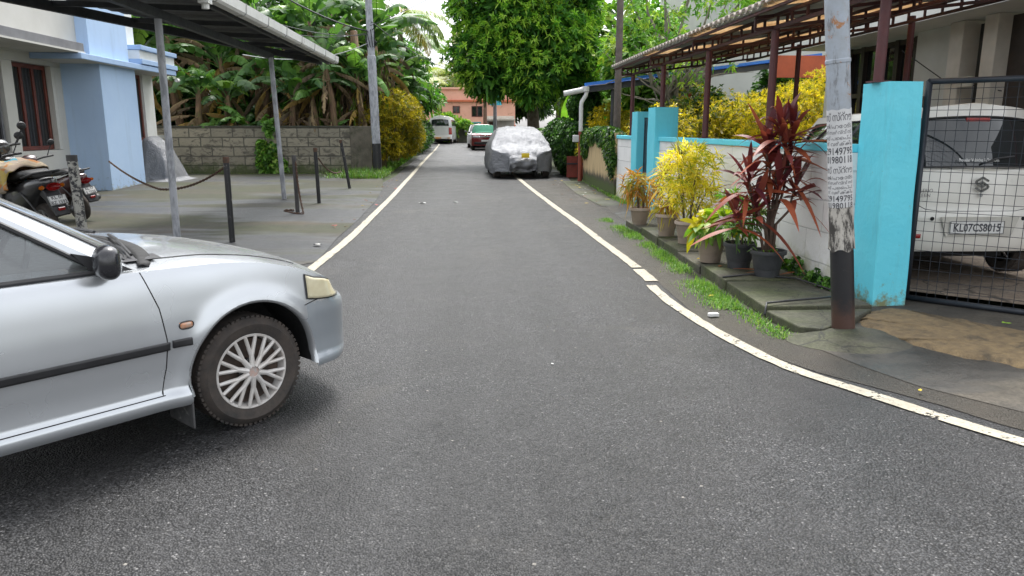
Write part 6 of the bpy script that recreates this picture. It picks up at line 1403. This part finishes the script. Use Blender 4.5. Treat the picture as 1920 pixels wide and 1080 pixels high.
def banana(seed, h=3.0, nl=9, ndead=7, L=2.1, W=.55):
    rng = np.random.default_rng(seed); r = empty('banana_plant'); ps = []
    for i in range(nl):
        az = i*2.4+rng.uniform(-.4, .4); el = rng.uniform(.55, 1.35); ps.append(banana_leaf(rng, L*rng.uniform(.8, 1.15), W*rng.uniform(.85, 1.15), az, el, rng.uniform(.9, 2.3), rng.random() < .88, pick(B_G, 1, rng)[0], (0, 0, h-rng.uniform(0, .25))))
    V, F, C = merge(ps); npmesh('leaves', V, F, LEAF, r, C, smooth=True); ps = []
    for i in range(ndead):
        ps.append(banana_leaf(rng, L*rng.uniform(.55, .95), W*.55, rng.uniform(0, 6.28), rng.uniform(-.7, .3), rng.uniform(.7, 1.5), True, pick(B_D, 1, rng)[0], (0, 0, h-rng.uniform(.1, 1.1)), dead=True))
    if ps: V, F, C = merge(ps); npmesh('dead_leaves', V, F, LEAFM, r, C, smooth=True)
    b = MB(); rr_ = random.Random(seed); lean = (rr_.uniform(-.25, .25), rr_.uniform(-.2, .2))
    b.tube([(0, 0, -.1), (lean[0]*.3, lean[1]*.3, h*.3), (lean[0]*.5, lean[1]*.5, h*.6), (0, 0, h+.1)], [.17, .14, .12, .06], 14)
    for i in range(5):
        a = rr_.uniform(0, 6.28); z = rr_.uniform(.2, h*.9); b.tube([(.1*math.cos(a), .1*math.sin(a), z), (.22*math.cos(a), .22*math.sin(a), z-.15), (.17*math.cos(a), .17*math.sin(a), max(.0, z-.8))], [.03, .05, .012], 6, sq=.5)
    b.build('stem', STEM, r, smooth=True); return r
protos = [banana(51, 2.7, 13, 10, 1.9, .5), banana(52, 3.3, 14, 11, 2.0, .54), banana(53, 2.4, 9, 6, 1.7, .46), banana(54, 4.3, 12, 9, 2.1, .56), banana(55, 1.7, 7, 3, 1.4, .44)]
spots = [(-8.6, 25.3, 0, .95), (-7.7, 25.6, 2, 1), (-7.0, 25.3, 4, .9), (-6.3, 25.8, 1, .95), (-5.6, 25.3, 2, 1.05), (-4.9, 25.7, 0, 1.0), (-4.2, 25.3, 3, .85), (-3.6, 25.8, 1, .9), (-9.4, 26.6, 3, 1), (-8.2, 27.0, 1, 1.1), (-6.9, 27.1, 3, 1), (-5.9, 27.4, 0, 1.2), (-4.9, 27.2, 3, 1.1), (-4.0, 27.5, 1, 1.15), (-3.2, 28.2, 3, 1.0), (-7.6, 28.8, 3, 1.2), (-5.4, 29.2, 3, 1.25), (-3.6, 30.0, 3, 1.2), (-10.6, 25.6, 1, 1.1), (-9.3, 29, 3, 1.25), (-2.8, 31.0, 1, 1.1), (-2.9, 34.5, 0, 1.15), (-6.6, 25.2, 4, .8), (-4.55, 25.2, 4, .75), (-8.0, 25.1, 4, .85)]
where = ['at the left end of the block wall, behind the canopy post', 'second from the left at the block wall', 'small young, low at the block wall left of its middle', 'above the middle of the block wall', 'behind the weed growing on the block wall', 'right of the brown fallen leaf at the wall', 'leaning over the wall near the grey pole', 'just left of the grey pole with black foot']
seen = set(); rr_ = random.Random(77)
for i, (x, y, k, s) in enumerate(spots):
    o = protos[k] if k not in seen else copy_tree(protos[k]); seen.add(k)
    o.location = (x, y, gz(y)-.05); o.rotation_euler = (rr_.uniform(-.08, .08), rr_.uniform(-.08, .08), rr_.uniform(0, 6.28)); s2 = s*rr_.uniform(.95, 1.05); o.scale = (s2, s2, s2)
    lab = ('banana plant %s' % where[i]) if i < len(where) else ('small young banana plant low behind the block wall' if k == 4 else 'tall banana plant in the rear of the grove behind the block wall')
    tag(o, lab, 'banana plant', 'banana plants in the grove behind the block wall')
o = copy_tree(protos[4]); o.location = (3.15, 24.9, .3); o.rotation_euler = (0, 0, 2.0); o.scale = (.62, .62, .62); tag(o, 'young banana plant with one upright pale leaf behind the covered car', 'banana plant')
o.pop('group', None) if hasattr(o, 'pop') else None
o = copy_tree(protos[4]); o.location = (4.15, 18.6, .0); o.rotation_euler = (0, 0, .6); o.scale = (.72,)*3; tag(o, 'banana plant with a broad pale leaf between timber pole and turquoise pillar', 'banana plant'); 
if 'group' in o: del o['group']
# upright pale leaf
V, F, C = banana_leaf(np.random.default_rng(3), 1.35, .50, 2.6, 1.25, .25, False, (.28, .55, .08), (0, 0, 0)); o = npmesh('banana_leaf', V, F, LEAF, None, C, smooth=True); o.location = (3.28, 24.6, 1.35); o.rotation_euler = (0, 0, 2.2); tag(o, 'upright pale green banana leaf standing above the creeper mound', 'banana leaf')
V, F, C = banana_leaf(np.random.default_rng(5), 1.5, .42, .3, .55, .25, False, (.17, .36, .09), (0, 0, 0)); o = npmesh('banana_leaf', V, F, LEAF, None, C, smooth=True); o.location = (-5.75, 24.9, 2.3); tag(o, 'single broad green banana leaf reaching right over the block wall', 'banana leaf')
# vine covered dead trunks (brown and green hanging curtain)
rng = np.random.default_rng(61)
r = empty('vine_curtain', (-3.7, 26.4, .2), 0, 'tangle of brown dead leaves and green creeper hanging behind the grey pole', 'creeper')
n = 5200; ang = rng.uniform(0, 2*PI, n); lob = rng.choice(4, n); cxs = np.array([-.9, .1, .75, -1.7])[lob]; rad = np.array([.45, .55, .4, .4])[lob]*rng.uniform(.6, 1.1, n); P_ = np.stack([cxs+rad*np.cos(ang), rad*np.sin(ang), rng.uniform(.6, 3.9, n)*np.where(lob == 3, .8, 1)], 1)
D_ = np.stack([rng.normal(size=n)*.25, rng.normal(size=n)*.25, -np.ones(n)], 1); g_ = (np.sin(P_[:, 0]*9)+np.sin(P_[:, 0]*23+1) > .2) & (P_[:, 0] > -1.6); cols = np.where(g_[:, None], pick([(.16, .25, .04), (.22, .30, .05), (.08, .16, .03)], n, rng), pick([(.13, .085, .05), (.20, .14, .085), (.07, .05, .035), (.17, .12, .07)], n, rng))
V, F, C = ribbons(P_, D_, rng.uniform(.15, .42, n), rng.uniform(.03, .08, n), np.zeros(n), 2, cols, twist=rng.uniform(-1.5, 1.5, n)); npmesh('hanging_leaves', V, F, LEAFM, r, C)
b = MB()
for (x, h_) in ((-.9, 4.2), (.1, 4.5), (.75, 4.0), (-1.7, 3.4)): b.tube([(x, 0, -.2), (x+.08, 0, 1.5), (x-.05, 0, h_)], [.25, .2, .12], 10)
b.build('trunk', STEM, r, smooth=True)

# --- palms
def palm(name, loc, h, label, seed, nf=16, L=3.2, cols=((.10, .22, .03), (.20, .28, .05), (.30, .30, .06)), group=None):
    rng = np.random.default_rng(seed); r = empty(name, loc, 0, label, 'palm tree', group); ps = []
    for i in range(nf):
        az = i*2.4+rng.uniform(-.3, .3); el = rng.uniform(-.3, 1.2); p = np.array([0, 0, h]); seg = 14; pts = [p]
        for k in range(seg): a_ = el-1.5*(k/seg)**1.2; p = p+np.array([math.cos(az)*math.cos(a_), math.sin(az)*math.cos(a_), math.sin(a_)])*L/seg; pts.append(p)
        pts = np.array(pts); m_ = 60; t = np.linspace(.12, 1, m_); idx = t*seg; i0 = np.minimum(idx.astype(int), seg-1); q_ = pts[i0]+(pts[i0+1]-pts[i0])*(idx-i0)[:, None]; dd = unit(pts[i0+1]-pts[i0]); sd_ = np.array([-math.sin(az), math.cos(az), 0])
        col = pick(cols, 1, rng)[0]
        for s in (-1, 1):
            D_ = sd_*s+dd*.7+np.array([0, 0, -.35]); ps.append(ribbons(q_, D_+rng.normal(size=D_.shape)*.08, L*.26*np.sin(PI*(.15+.8*t))*rng.uniform(.85, 1.1, m_), np.full(m_, .05*L/3), np.full(m_, .35), 2, np.tile(col, (m_, 1))*(1+rng.uniform(-.15, .15, (m_, 1)))))
    V, F, C = merge(ps); npmesh('fronds', V, F, LEAF, r, C)
    b = MB(); b.tube([(0, 0, -.2), (.1, 0, h*.5), (0, 0, h)], [.17, .13, .11], 10); b.build('trunk', BARK, r, smooth=True); return r
palm('coconut_palm', (-2.9, 36, .1), 6.4, 'coconut palm with brownish fronds above the golden bush', 71, 18, 2.6, ((.30, .24, .10), (.25, .32, .08), (.14, .22, .05)))
palm('areca_palm', (-3.6, 60, .2), 4.6, 'yellowish palm before the peach building, left of its window', 72, 18, 3.0, ((.35, .38, .10), (.22, .32, .08)))
palm('areca_palm', (-1.2, 88, .5), 6.6, 'pale yellow green palm above the peach building', 73, 20, 4.6, ((.36, .38, .14), (.22, .30, .08)))
palm('coconut_palm', (-5.0, 70, .2), 8.5, 'tall palm left of the sky gap', 74, 18, 4.0)
palm('coconut_palm', (3.5, 95, .5), 9, 'palm rising behind the peach building on the right', 75, 18, 4.4)

# --- background trees
def bgtree(x, y, hh, w_, pal, seed, label, n=1500, L=.4, gapf=.5):
    rng = np.random.default_rng(seed); lobes = []
    for i in range(9): lobes.append((rng.uniform(-.55, .55)*w_, rng.uniform(-.4, .4)*w_, hh*rng.uniform(.3, .85), w_*rng.uniform(.35, .6), w_*rng.uniform(.35, .6), hh*rng.uniform(.13, .24)))
    return tree('garden_tree', (x, y, gz(y)), label, lobes, n, 7, L, L*.38, pal, ((0, 0, 0), (0, 0, hh*.35)), seed, r0=.2, gapf=gapf, shell=.5, segs=2, inner=(700, L*1.6), group='trees behind the gardens')
bgs = [(-13, 31, 7.5, 4.5, 0, 'dark tree behind the grove, farthest left'), (-12, 30, 2.6, 2.8, 0, 'low dark bush mass behind the grove, farthest left'), (-8.6, 30.6, 2.6, 2.8, 0, 'low dark bush mass behind the middle of the grove'), (-5.2, 31, 2.6, 2.6, 0, 'low dark bush mass behind the right of the grove'), (-8.5, 33, 7.6, 4.2, 0, 'dark tree filling the gap behind the banana grove'), (-4.9, 35.5, 5.2, 3.0, 0, 'dark tree behind the vine curtain'), (-5.2, 47, 6.5, 3.6, 1, 'green tree left of the lane beyond the golden bush'), (-6.5, 60, 7.5, 4, 0, 'dark tree behind the van'),
       (-9, 90, 8.5, 6, 1, 'mid green tree far left of the peach building'), (.0, 93, 7.5, 4.2, 1, 'green tree above the roof of the peach building'), (5.5, 92, 9, 6, 0, 'dark tree right of the peach building'), (5.0, 40, 8.5, 4.0, 0, 'dark tree behind the mango tree'), (6.6, 26.5, 5.4, 2.2, 2, 'pale green tree right of the timber pole, before the white house'),
       (8.5, 36, 8.0, 4.2, 2, 'light green tree beyond the blue roofed shed'), (12, 24.5, 3.4, 3.2, 0, 'dark low tree behind the terracotta wall'), (7.6, 24.8, 2.6, 2.4, 2, 'rounded pale green crown above the blue roof'), (-1.2, 70, 2.3, 1.8, 2, 'bright green creeper mass on the far wall')]
pals = [G_DARK+[(.06, .14, .03)], G_MANGO+[(.12, .22, .05)], G_LIGHT]
for i, (x, y, hh, w_, k, lab) in enumerate(bgs): bgtree(x, y, hh, w_, pals[k], 80+i, lab, n=1500 if y < 50 else 1100, L=.34 if y < 50 else .5, gapf=.3 if k == 2 else .6)
# light shrubbery on the far wall
bush('creeper', (-.6, 66.2, .3), 'bright green creeper covering the far wall beside the van', [(-.6, 0, 1.2, .9, .5, .7), (.6, 0, 1.4, .8, .5, .6), (-.8, 0, .6, .5, .4, .5)], 900, 6, .2, .12, G_LIGHT, 44, gapf=.6)

# --- potted plants
TERP = mat('faded_pot_plastic', (.30, .235, .18), (.24, .19, .15), scale=4, rough=.75, bump=.15, dirt=(.12, .10, .075), dscale=6, damt=.55); RIMP = mat('pale_pot_rim', (.52, .42, .36), (.42, .34, .28), scale=9, rough=.7); BLKP = mat('black_pot_plastic', (.035, .037, .042), (.055, .057, .06), scale=6, rough=.55)
def pot(r, rad, h, m, rim):
    b = MB(); b.lathe([(rad*.66, 0), (rad*.70, h*.30), (rad*.735, h*.31), (rad*.90, h*.86)], n=36); b.build('pot', m, r, auto=40)
    b = MB(); b.lathe([(rad*.9, h*.85), (rad, h*.86), (rad*1.02, h*.93), (rad, h), (rad*.9, h), (rad*.88, h*.9), (0, h*.9)], n=36, cap=False); b.build('pot_rim', rim, r, auto=40)
def potted(x, y, label, rad, h, m, rim, parts, stems, name='potted_plant', lz=.105):
    r = empty(name, (x, y, lz), 0, label, 'potted plant', 'potted plants along the white wall'); pot(r, rad, h, m, rim)
    V, F, C = merge(parts); npmesh('foliage', V, F, LEAF, r, C)
    if stems:
        b = MB()
        for s in stems: b.tube(s[0], s[1], 7)
        b.build('stems', mat('croton_stem', (.17, .13, .09), (.10, .08, .055), rough=.85), r, smooth=True)
    return r
def stemset(n, h0, h1, sp, rr, r0=.010):
    out = []
    for i in range(n):
        a = rr.uniform(0, 6.28); t = rr.uniform(.2, 1)*sp; H_ = rr.uniform(h0, h1); out.append(([(math.cos(a)*.05, math.sin(a)*.05, .2), (math.cos(a)*t*.5, math.sin(a)*t*.5, .2+H_*.5), (math.cos(a)*t, math.sin(a)*t, .2+H_)], [r0, r0*.8, r0*.4]))
    return out
rr_ = random.Random(5); rng = np.random.default_rng(91)
ORG = [(.55, .30, .04), (.60, .40, .05), (.45, .20, .03), (.30, .28, .05)]; YC = [(.78, .62, .04), (.84, .70, .06), (.60, .55, .05), (.34, .38, .04), (.88, .76, .14)]
def crot(lobes, n, per, L, W, pal, droop=.6, up=.7): return foliage(lobes, n, per, L, W, pal, rng, droop=droop, shell=.15, segs=4, spread=.85, up=up)
lz = .10
potted(2.62, 11.1, 'orange leaved croton in the first faded pot by the ramp', .155, .30, TERP, RIMP, [crot([(0, 0, .58, .24, .24, .20), (-.14, .0, .70, .14, .14, .12)], 46, 9, .20, .022, ORG)], stemset(7, .2, .4, .15, rr_), lz=.05)
potted(2.67, 9.75, 'sparse orange croton with a stake, second pot from the ramp', .155, .30, TERP, RIMP, [crot([(.0, 0, .68, .20, .20, .26), (0, 0, .40, .12, .12, .08)], 34, 8, .20, .022, ORG+[(.5, .42, .05)])], stemset(8, .2, .5, .12, rr_)+[([(.0, 0, .2), (.02, 0, .95)], [.012, .01])])
ST = stemset(14, .45, .85, .30, rr_, .009)
pp = potted(2.75, 9.1, 'large bright yellow feathery croton in the third pot', .155, .28, TERP, RIMP, [crot([(-.12, 0, .85, .26, .24, .32), (.16, 0, .90, .26, .24, .30), (0, 0, 1.08, .26, .22, .16), (.05, 0, .60, .32, .24, .22)], 300, 8, .13, .014, YC, .25)], ST)
n = 40; V, F, C = ribbons(np.tile([[-.12, 0, 1.02]], (n, 1)), unit(np.stack([rng.normal(size=n)*.6, rng.normal(size=n)*.5, np.abs(rng.normal(size=n))*.7+.5], 1)), rng.uniform(.2, .36, n), np.full(n, .010), np.full(n, .15), 4, pick([(.13, .10, .08), (.2, .16, .12), (.10, .14, .06)], n, rng)); npmesh('spiky_tuft', V, F, LEAFM, pp, C)
YG = [(.30, .42, .04), (.42, .46, .04), (.16, .30, .04), (.55, .46, .03)]
potted(2.62, 7.78, 'broad leaved yellow green plant in a faded pot, fourth from the ramp', .165, .29, TERP, TERP, [crot([(0, 0, .42, .17, .17, .12), (-.1, 0, .36, .10, .1, .06), (.12, 0, .48, .1, .1, .08)], 22, 6, .19, .065, YG, .5, .6)], stemset(8, .1, .45, .2, rr_, .006))
GP = [(.12, .26, .04), (.20, .36, .06), (.08, .18, .03)]
potted(2.78, 7.36, 'bushy green plant in the black pot left of the dark red one', .165, .27, BLKP, BLKP, [crot([(0, 0, .42, .18, .18, .10), (.08, 0, .60, .14, .14, .12), (-.12, 0, .70, .10, .08, .12)], 60, 7, .12, .022, GP, .4, .6)], stemset(7, .1, .5, .2, rr_, .006))
# dark red cordyline
r = empty('cordyline', (2.90, 6.93, .105), 0, 'tall dark red cordyline in a black pot before the white wall', 'potted plant', 'potted plants along the white wall'); pot(r, .17, .26, BLKP, BLKP)
tops = [(-.24, .0, .95), (-.16, -.05, .72), (-.02, .05, 1.12), (.10, 0, 1.28), (.16, .05, 1.10), (.20, -.04, .88), (.02, -.08, .90), (-.06, .06, 1.28), (-.32, .05, .62), (.16, .02, 1.40), (.04, .0, 1.42)]
CRD = [(.13, .022, .03), (.18, .034, .036), (.09, .017, .026), (.24, .06, .045)]; ps = []; b = MB()
for (x, y, z) in tops:
    n = 21; a = np.arange(n)*2.4+rng.uniform(0, 6); el = np.linspace(1.5, -.05, n)+rng.normal(size=n)*.15; D_ = np.stack([np.cos(a)*np.cos(el), np.sin(a)*np.cos(el), np.sin(el)], 1)
    P_ = np.tile([[x, y, z]], (n, 1))-np.outer(np.linspace(0, .16, n), [0, 0, 1.]); cols = pick(CRD, n, rng); cols[-4:] = pick([(.40, .10, .05), (.30, .07, .045)], 4, rng)
    ps.append(ribbons(P_, D_, rng.uniform(.34, .56, n), rng.uniform(.046, .068, n), rng.uniform(.2, .75, n), 8, cols, prof=[.25, .55, .9, 1, .95, .75, .45, .02], twist=rng.uniform(-.5, .5, n)))
    b.tube([(x*.06+rng.uniform(-.03, .03), y*.1, .2), (x*.25, y*.4, .2+z*.35), (x*.75, y, z*.72), (x, y, z)], [.017, .014, .012, .010], 7)
V, F, C = merge(ps); npmesh('foliage', V, F, LEAF, r, C, smooth=True); b.build('stems', mat('cordyline_stem', (.15, .10, .075), (.09, .06, .045), rough=.85), r, smooth=True)
n = 30; V, F, C = ribbons(np.stack([rng.normal(size=n)*.07, rng.normal(size=n)*.07, np.full(n, .24)], 1), np.stack([rng.normal(size=n), rng.normal(size=n), np.full(n, 1.)], 1), rng.uniform(.04, .09, n), np.full(n, .02), np.full(n, .2), 2, pick(GP, n, rng)); npmesh('pot_weeds', V, F, LEAF, r, C)

# --- grass and weeds
def grass(name, label, P_, Ls, Wd, pal, seed, lean=.5):
    rng = np.random.default_rng(seed); n = len(P_); D_ = np.stack([rng.normal(size=n)*lean, rng.normal(size=n)*lean, np.ones(n)], 1)
    V, F, C = ribbons(P_, D_, Ls*rng.uniform(.5, 1.3, n), np.full(n, Wd), rng.uniform(.1, .8, n), 3, pick(pal, n, rng), prof=[1, .9, .6, .05]); o = npmesh(name, V, F, LEAF, None, C); tag(o, label, 'grass', kind='stuff'); return o
GR = [(.12, .27, .04), (.17, .34, .05), (.09, .20, .035), (.26, .38, .08)]
rng = np.random.default_rng(101); n = 15000; y = rng.uniform(6.0, 12.4, n); cl_ = (np.sin(y*3.1)+np.sin(y*7.3+1)+rng.normal(size=n)*.6) > -.3; y = y[cl_]; n = len(y)
wd_ = np.where(y < 7.8, .12, np.where(y < 10, .08, .10)); x = np.interp(y, [5, 5.6, 6.45, 8.05, 10.6, 12], [2.44, 2.38, 2.41, 2.47, 2.52, 2.45])-.05-np.abs(rng.normal(size=n))*wd_
grass('grass', 'tufts of bright grass along the kerb of the slabs', np.stack([x, y, np.full(n, .0)], 1), .085, .006, GR, 1)
n = 900; y = rng.uniform(5.1, 6.0, n); x = 2.32+rng.normal(size=n)*.06; grass('grass', 'small weeds at the corner by the pole', np.stack([x, y, np.zeros(n)], 1), .05, .008, GR, 2)
n = 3200; y = rng.uniform(21.6, 24.1, n); t = (y-21)/3.1; x = -3.0+rng.normal(size=n)*.45; k = (x < -2.35) & (x > -4.4); x, y = x[k], y[k]; grass('grass', 'long grass at the foot of the block wall end', np.stack([x, y, np.full(len(x), .1)], 1), .34, .018, [(.07, .16, .03), (.10, .20, .035), (.14, .20, .05)], 3)
n = 6000; x = rng.uniform(-9.3, -3.2, n); y = 24.12-np.abs(rng.normal(size=n))*.14; grass('moss', 'bright moss and low grass strip along the block wall', np.stack([x, y, np.full(n, .13)], 1), .035, .03, [(.09, .14, .02), (.06, .10, .02), (.13, .18, .03)], 4)
n = 3000; y = rng.uniform(14, 20.6, n); x = 3.2-np.abs(rng.normal(size=n))*.05; grass('grass', 'green weeds along the foot of the cream wall', np.stack([x, y, np.full(n, .05)], 1), .11, .014, GR, 5, .7)
n = 5000; y = rng.uniform(24.5, 58, n); x = np.interp(y, [24, 40, 58], [-2.4, -2.6, -3.0])-np.abs(rng.normal(size=n))*.35; grass('grass', 'grassy verge on the left side below the bushes', np.stack([x, y, np.interp(y, _gy, _gz)], 1), .28, .03, GR, 6)
def weed(name, loc, label, lobes, n, L, W, pal, seed, grp=None):
    rng = np.random.default_rng(seed); r = empty(name, loc, 0, label, 'weed', grp); V, F, C = foliage(lobes, n, 5, L, W, pal, rng, droop=.4, shell=.2, segs=2, up=.3, spread=1.1, prof=[.4, 1, .9, .05]); npmesh('foliage', V, F, LEAF, r, C)
    b = MB(); b.tube([(0, 0, 0), (lobes[0][0]*.5, 0, lobes[0][2]*.6), (lobes[0][0], lobes[0][1], lobes[0][2]*1.1)], [.012, .009, .005], 6); b.build('stem', mat('green_stem', (.12, .16, .05), rough=.8), r)
weed('wall_weed', (-6.05, 24.0, .1), 'leafy green weed climbing the block wall behind the second canopy post', [(0, 0, 1.45, .16, .08, .28), (-.05, 0, .55, .38, .2, .5), (.1, 0, .3, .42, .25, .3), (-.25, 0, .9, .16, .1, .2)], 420, .13, .10, GR+[(.06, .15, .03)], 111)
for i, (y, s, lab) in enumerate(((6.62, 1.0, 'moss green weed at the wall foot beside the painted pole'), (7.0, 1.3, 'small round green weed at the wall foot behind the cordyline pot'), (7.25, .9, 'dark weed between cordyline pot and wall'), (8.6, .8, 'low weed behind the third and fourth pots'), (6.35, .8, 'thin weed at the foot of the turquoise pillar'))):
    weed('wall_weed', (3.22, y, .1), lab, [(0, 0, .07*s, .05*s, .10*s, .07*s), (0, .08, .05*s, .05, .10*s, .05)], 60, .035, .03, G_IVY+GR[:2], 120+i, 'weeds along the foot of the white wall')

# ================================================================ CABLES AND SMALL THINGS
def cable(pts, r_, label, m=BLACK, nm='cable'):
    b = MB(); b.tube(pts, r_, 5); o = b.build(nm, m); tag(o, label, 'cable', None); return o
def sg(a, b, s, n=16): return [tuple(p) for p in sag(a, b, s, n)]
cable(sg((-2.85, 23.5, 4.35), (-6.2, 14, 6.1), .5), .022, 'thick black cable running from the grey pole over the canopy')
cable(sg((-2.85, 23.5, 4.30), (-6.8, 13, 5.0), .8), .010, 'thin slack cable below the thick one left of the grey pole')
cable(sg((-2.85, 23.5, 4.25), (-5.6, 12, 4.4), .5), .010, 'lowest thin cable that crosses above the white gutter')
cable(sg((-2.85, 23.5, 4.0), (-5.0, 18, 3.15), .25), .012, 'pale cable curling down towards the gutter end', mat('pale_cable', (.4, .42, .42), rough=.6))
cable(sg((-2.75, 23.5, 4.5), (3.4, 17.1, 6.9), .3), .010, 'cable crossing the lane to the timber pole')
cable(sg((-2.7, 23.5, 4.6), (1.6, 60, 6.4), .9), .018, 'cable running down the lane to the brown pole')
b = MB(); b.tube([(2.44, 6.85, .12), (2.75, 6.95, .125), (3.1, 6.72, .125), (3.2, 6.2, .12), (3.22, 5.95, .1)], .009, 6); b.tube([(2.36, 5.62, .06), (2.42, 5.74, .125), (2.6, 5.80, .125), (2.9, 5.86, .13), (3.15, 5.98, .12)], .009, 6)
tag(b.build('water_hose', BLACK, smooth=True), 'thin black hose lying across the mossy slab by the pole', 'hose')
YL = mat('yellow_leaf', (.62, .45, .03), (.5, .35, .03), rough=.6); BL = mat('brown_leaf', (.30, .12, .04), (.2, .08, .03), rough=.8); WP = mat('litter_paper', (.75, .75, .73), rough=.7); PK = mat('pink_paint_chip', (.62, .14, .12), rough=.7)
rr_ = random.Random(9)
def scrap(name, x, y, s, m, label, cat, z=0, grp=None, asp=.6):
    b = MB(); a = rr_.uniform(0, 6.28); pts = []
    for i in range(9):
        t = 2*PI*i/9; rr2 = s*(.75+.35*rr_.random()); pts.append((rr2*math.cos(t)*math.cos(a)-rr2*asp*math.sin(t)*math.sin(a), rr2*math.cos(t)*math.sin(a)+rr2*asp*math.sin(t)*math.cos(a), .004+.012*rr_.random()*s/.05))
    b.add([(0, 0, .006)]+pts, [(0, 1+i, 1+(i+1) % 9) for i in range(9)]); o = b.build(name, m, solid=.002); o.location = (x, y, gz(y)+z+.004); tag(o, label, cat, grp)
scrap('paper_scrap', -.86, 15.0, .08, WP, 'white paper scrap on the lane, left one of two', 'litter'); scrap('paper_scrap', -.2, 15.1, .06, WP, 'white paper scrap on the lane, right one of two', 'litter')
scrap('paper_scrap', .55, 4.62, .012, WP, 'tiny white scrap in the middle of the near asphalt', 'litter')
scrap('paper_scrap', -1.93, 9.75, .07, mat('worn_paint_patch', (.4, .4, .38)), 'pale flake on the forecourt edge beside the left line', 'litter', .02)
scrap('paint_chip', -2.02, 11.6, .05, PK, 'pink flake beside the left line, nearest of three', 'litter', .02); scrap('paint_chip', -1.72, 14.6, .05, PK, 'pink flake beside the left line, middle one of three', 'litter', .01); scrap('paint_chip', -1.68, 18.2, .05, PK, 'pink flake beside the left line, farthest of three', 'litter', .01)
b = MB(); b.box((0, 0, .018), (.085, .045, .03), rz=.1); o = b.build('white_tile', WP, bevel=.006); o.location = (2.0, 5.78, .006); tag(o, 'small white block lying outside the curved white line', 'litter')
for i, (x, y, s, z, m, lab) in enumerate(((2.22, 6.5, .04, .01, YL, 'yellow leaf at the kerb below the grass tuft'), (2.60, 3.93, .022, .02, YL, 'small yellow leaf on the dark apron below the tan patch'), (2.55, 7.9, .04, .105, YL, 'yellow leaf beside the fourth pot'), (2.62, 7.45, .05, .105, BL, 'orange brown leaf before the fourth pot'), (4.05, 5.2, .045, .06, mat('green_leaf', (.25, .42, .04)), 'green leaf lying before the mesh gate'), (2.9, 15.2, .05, .03, YL, 'yellow leaf on the drain slabs by the cream wall'), (2.75, 18.0, .05, .03, YL, 'yellow leaf near the red painted pipe'))):
    scrap('fallen_leaf', x, y, s, m, lab, 'fallen leaf', z, asp=.45)
for i in range(26):
    y = rr_.uniform(14, 21); scrap('fallen_leaf', rr_.uniform(2.1, 3.1), y, rr_.uniform(.02, .04), rr_.choice([YL, BL, WP, BL]), 'small fallen leaf or petal scattered on the slabs past the ramp', 'fallen leaf', .03, 'fallen leaves and petals past the ramp', .5)
for i in range(24):
    y = rr_.uniform(10, 26); scrap('fallen_leaf', rr_.uniform(-2.2, -1.75), y, rr_.uniform(.02, .035), rr_.choice([YL, BL, BL]), 'small fallen leaf along the left edge line', 'fallen leaf', .01, 'fallen leaves along the left line', .5)
# fallen cordyline leaves
rng = np.random.default_rng(55)
for k, (x, y, a) in enumerate(((2.72, 6.98, .2), (3.0, 6.86, .5), (2.66, 7.2, -.4))):
    V, F, C = ribbons(np.array([[0, 0, .02]]), np.array([[math.cos(a), math.sin(a), .05]]), np.array([.34]), np.array([.05]), np.array([.04]), 6, np.array([[.32, .10, .03]]), prof=[.2, .8, 1, .8, .02]); o = npmesh('dry_leaf', V, F, LEAFM, None, C); o.location = (x, y, .115); tag(o, 'dry orange brown sword leaf lying before the cordyline pot', 'fallen leaf', 'dry leaves before the cordyline pot')
# small drum / black pipe on pole near mid distance and satellite things
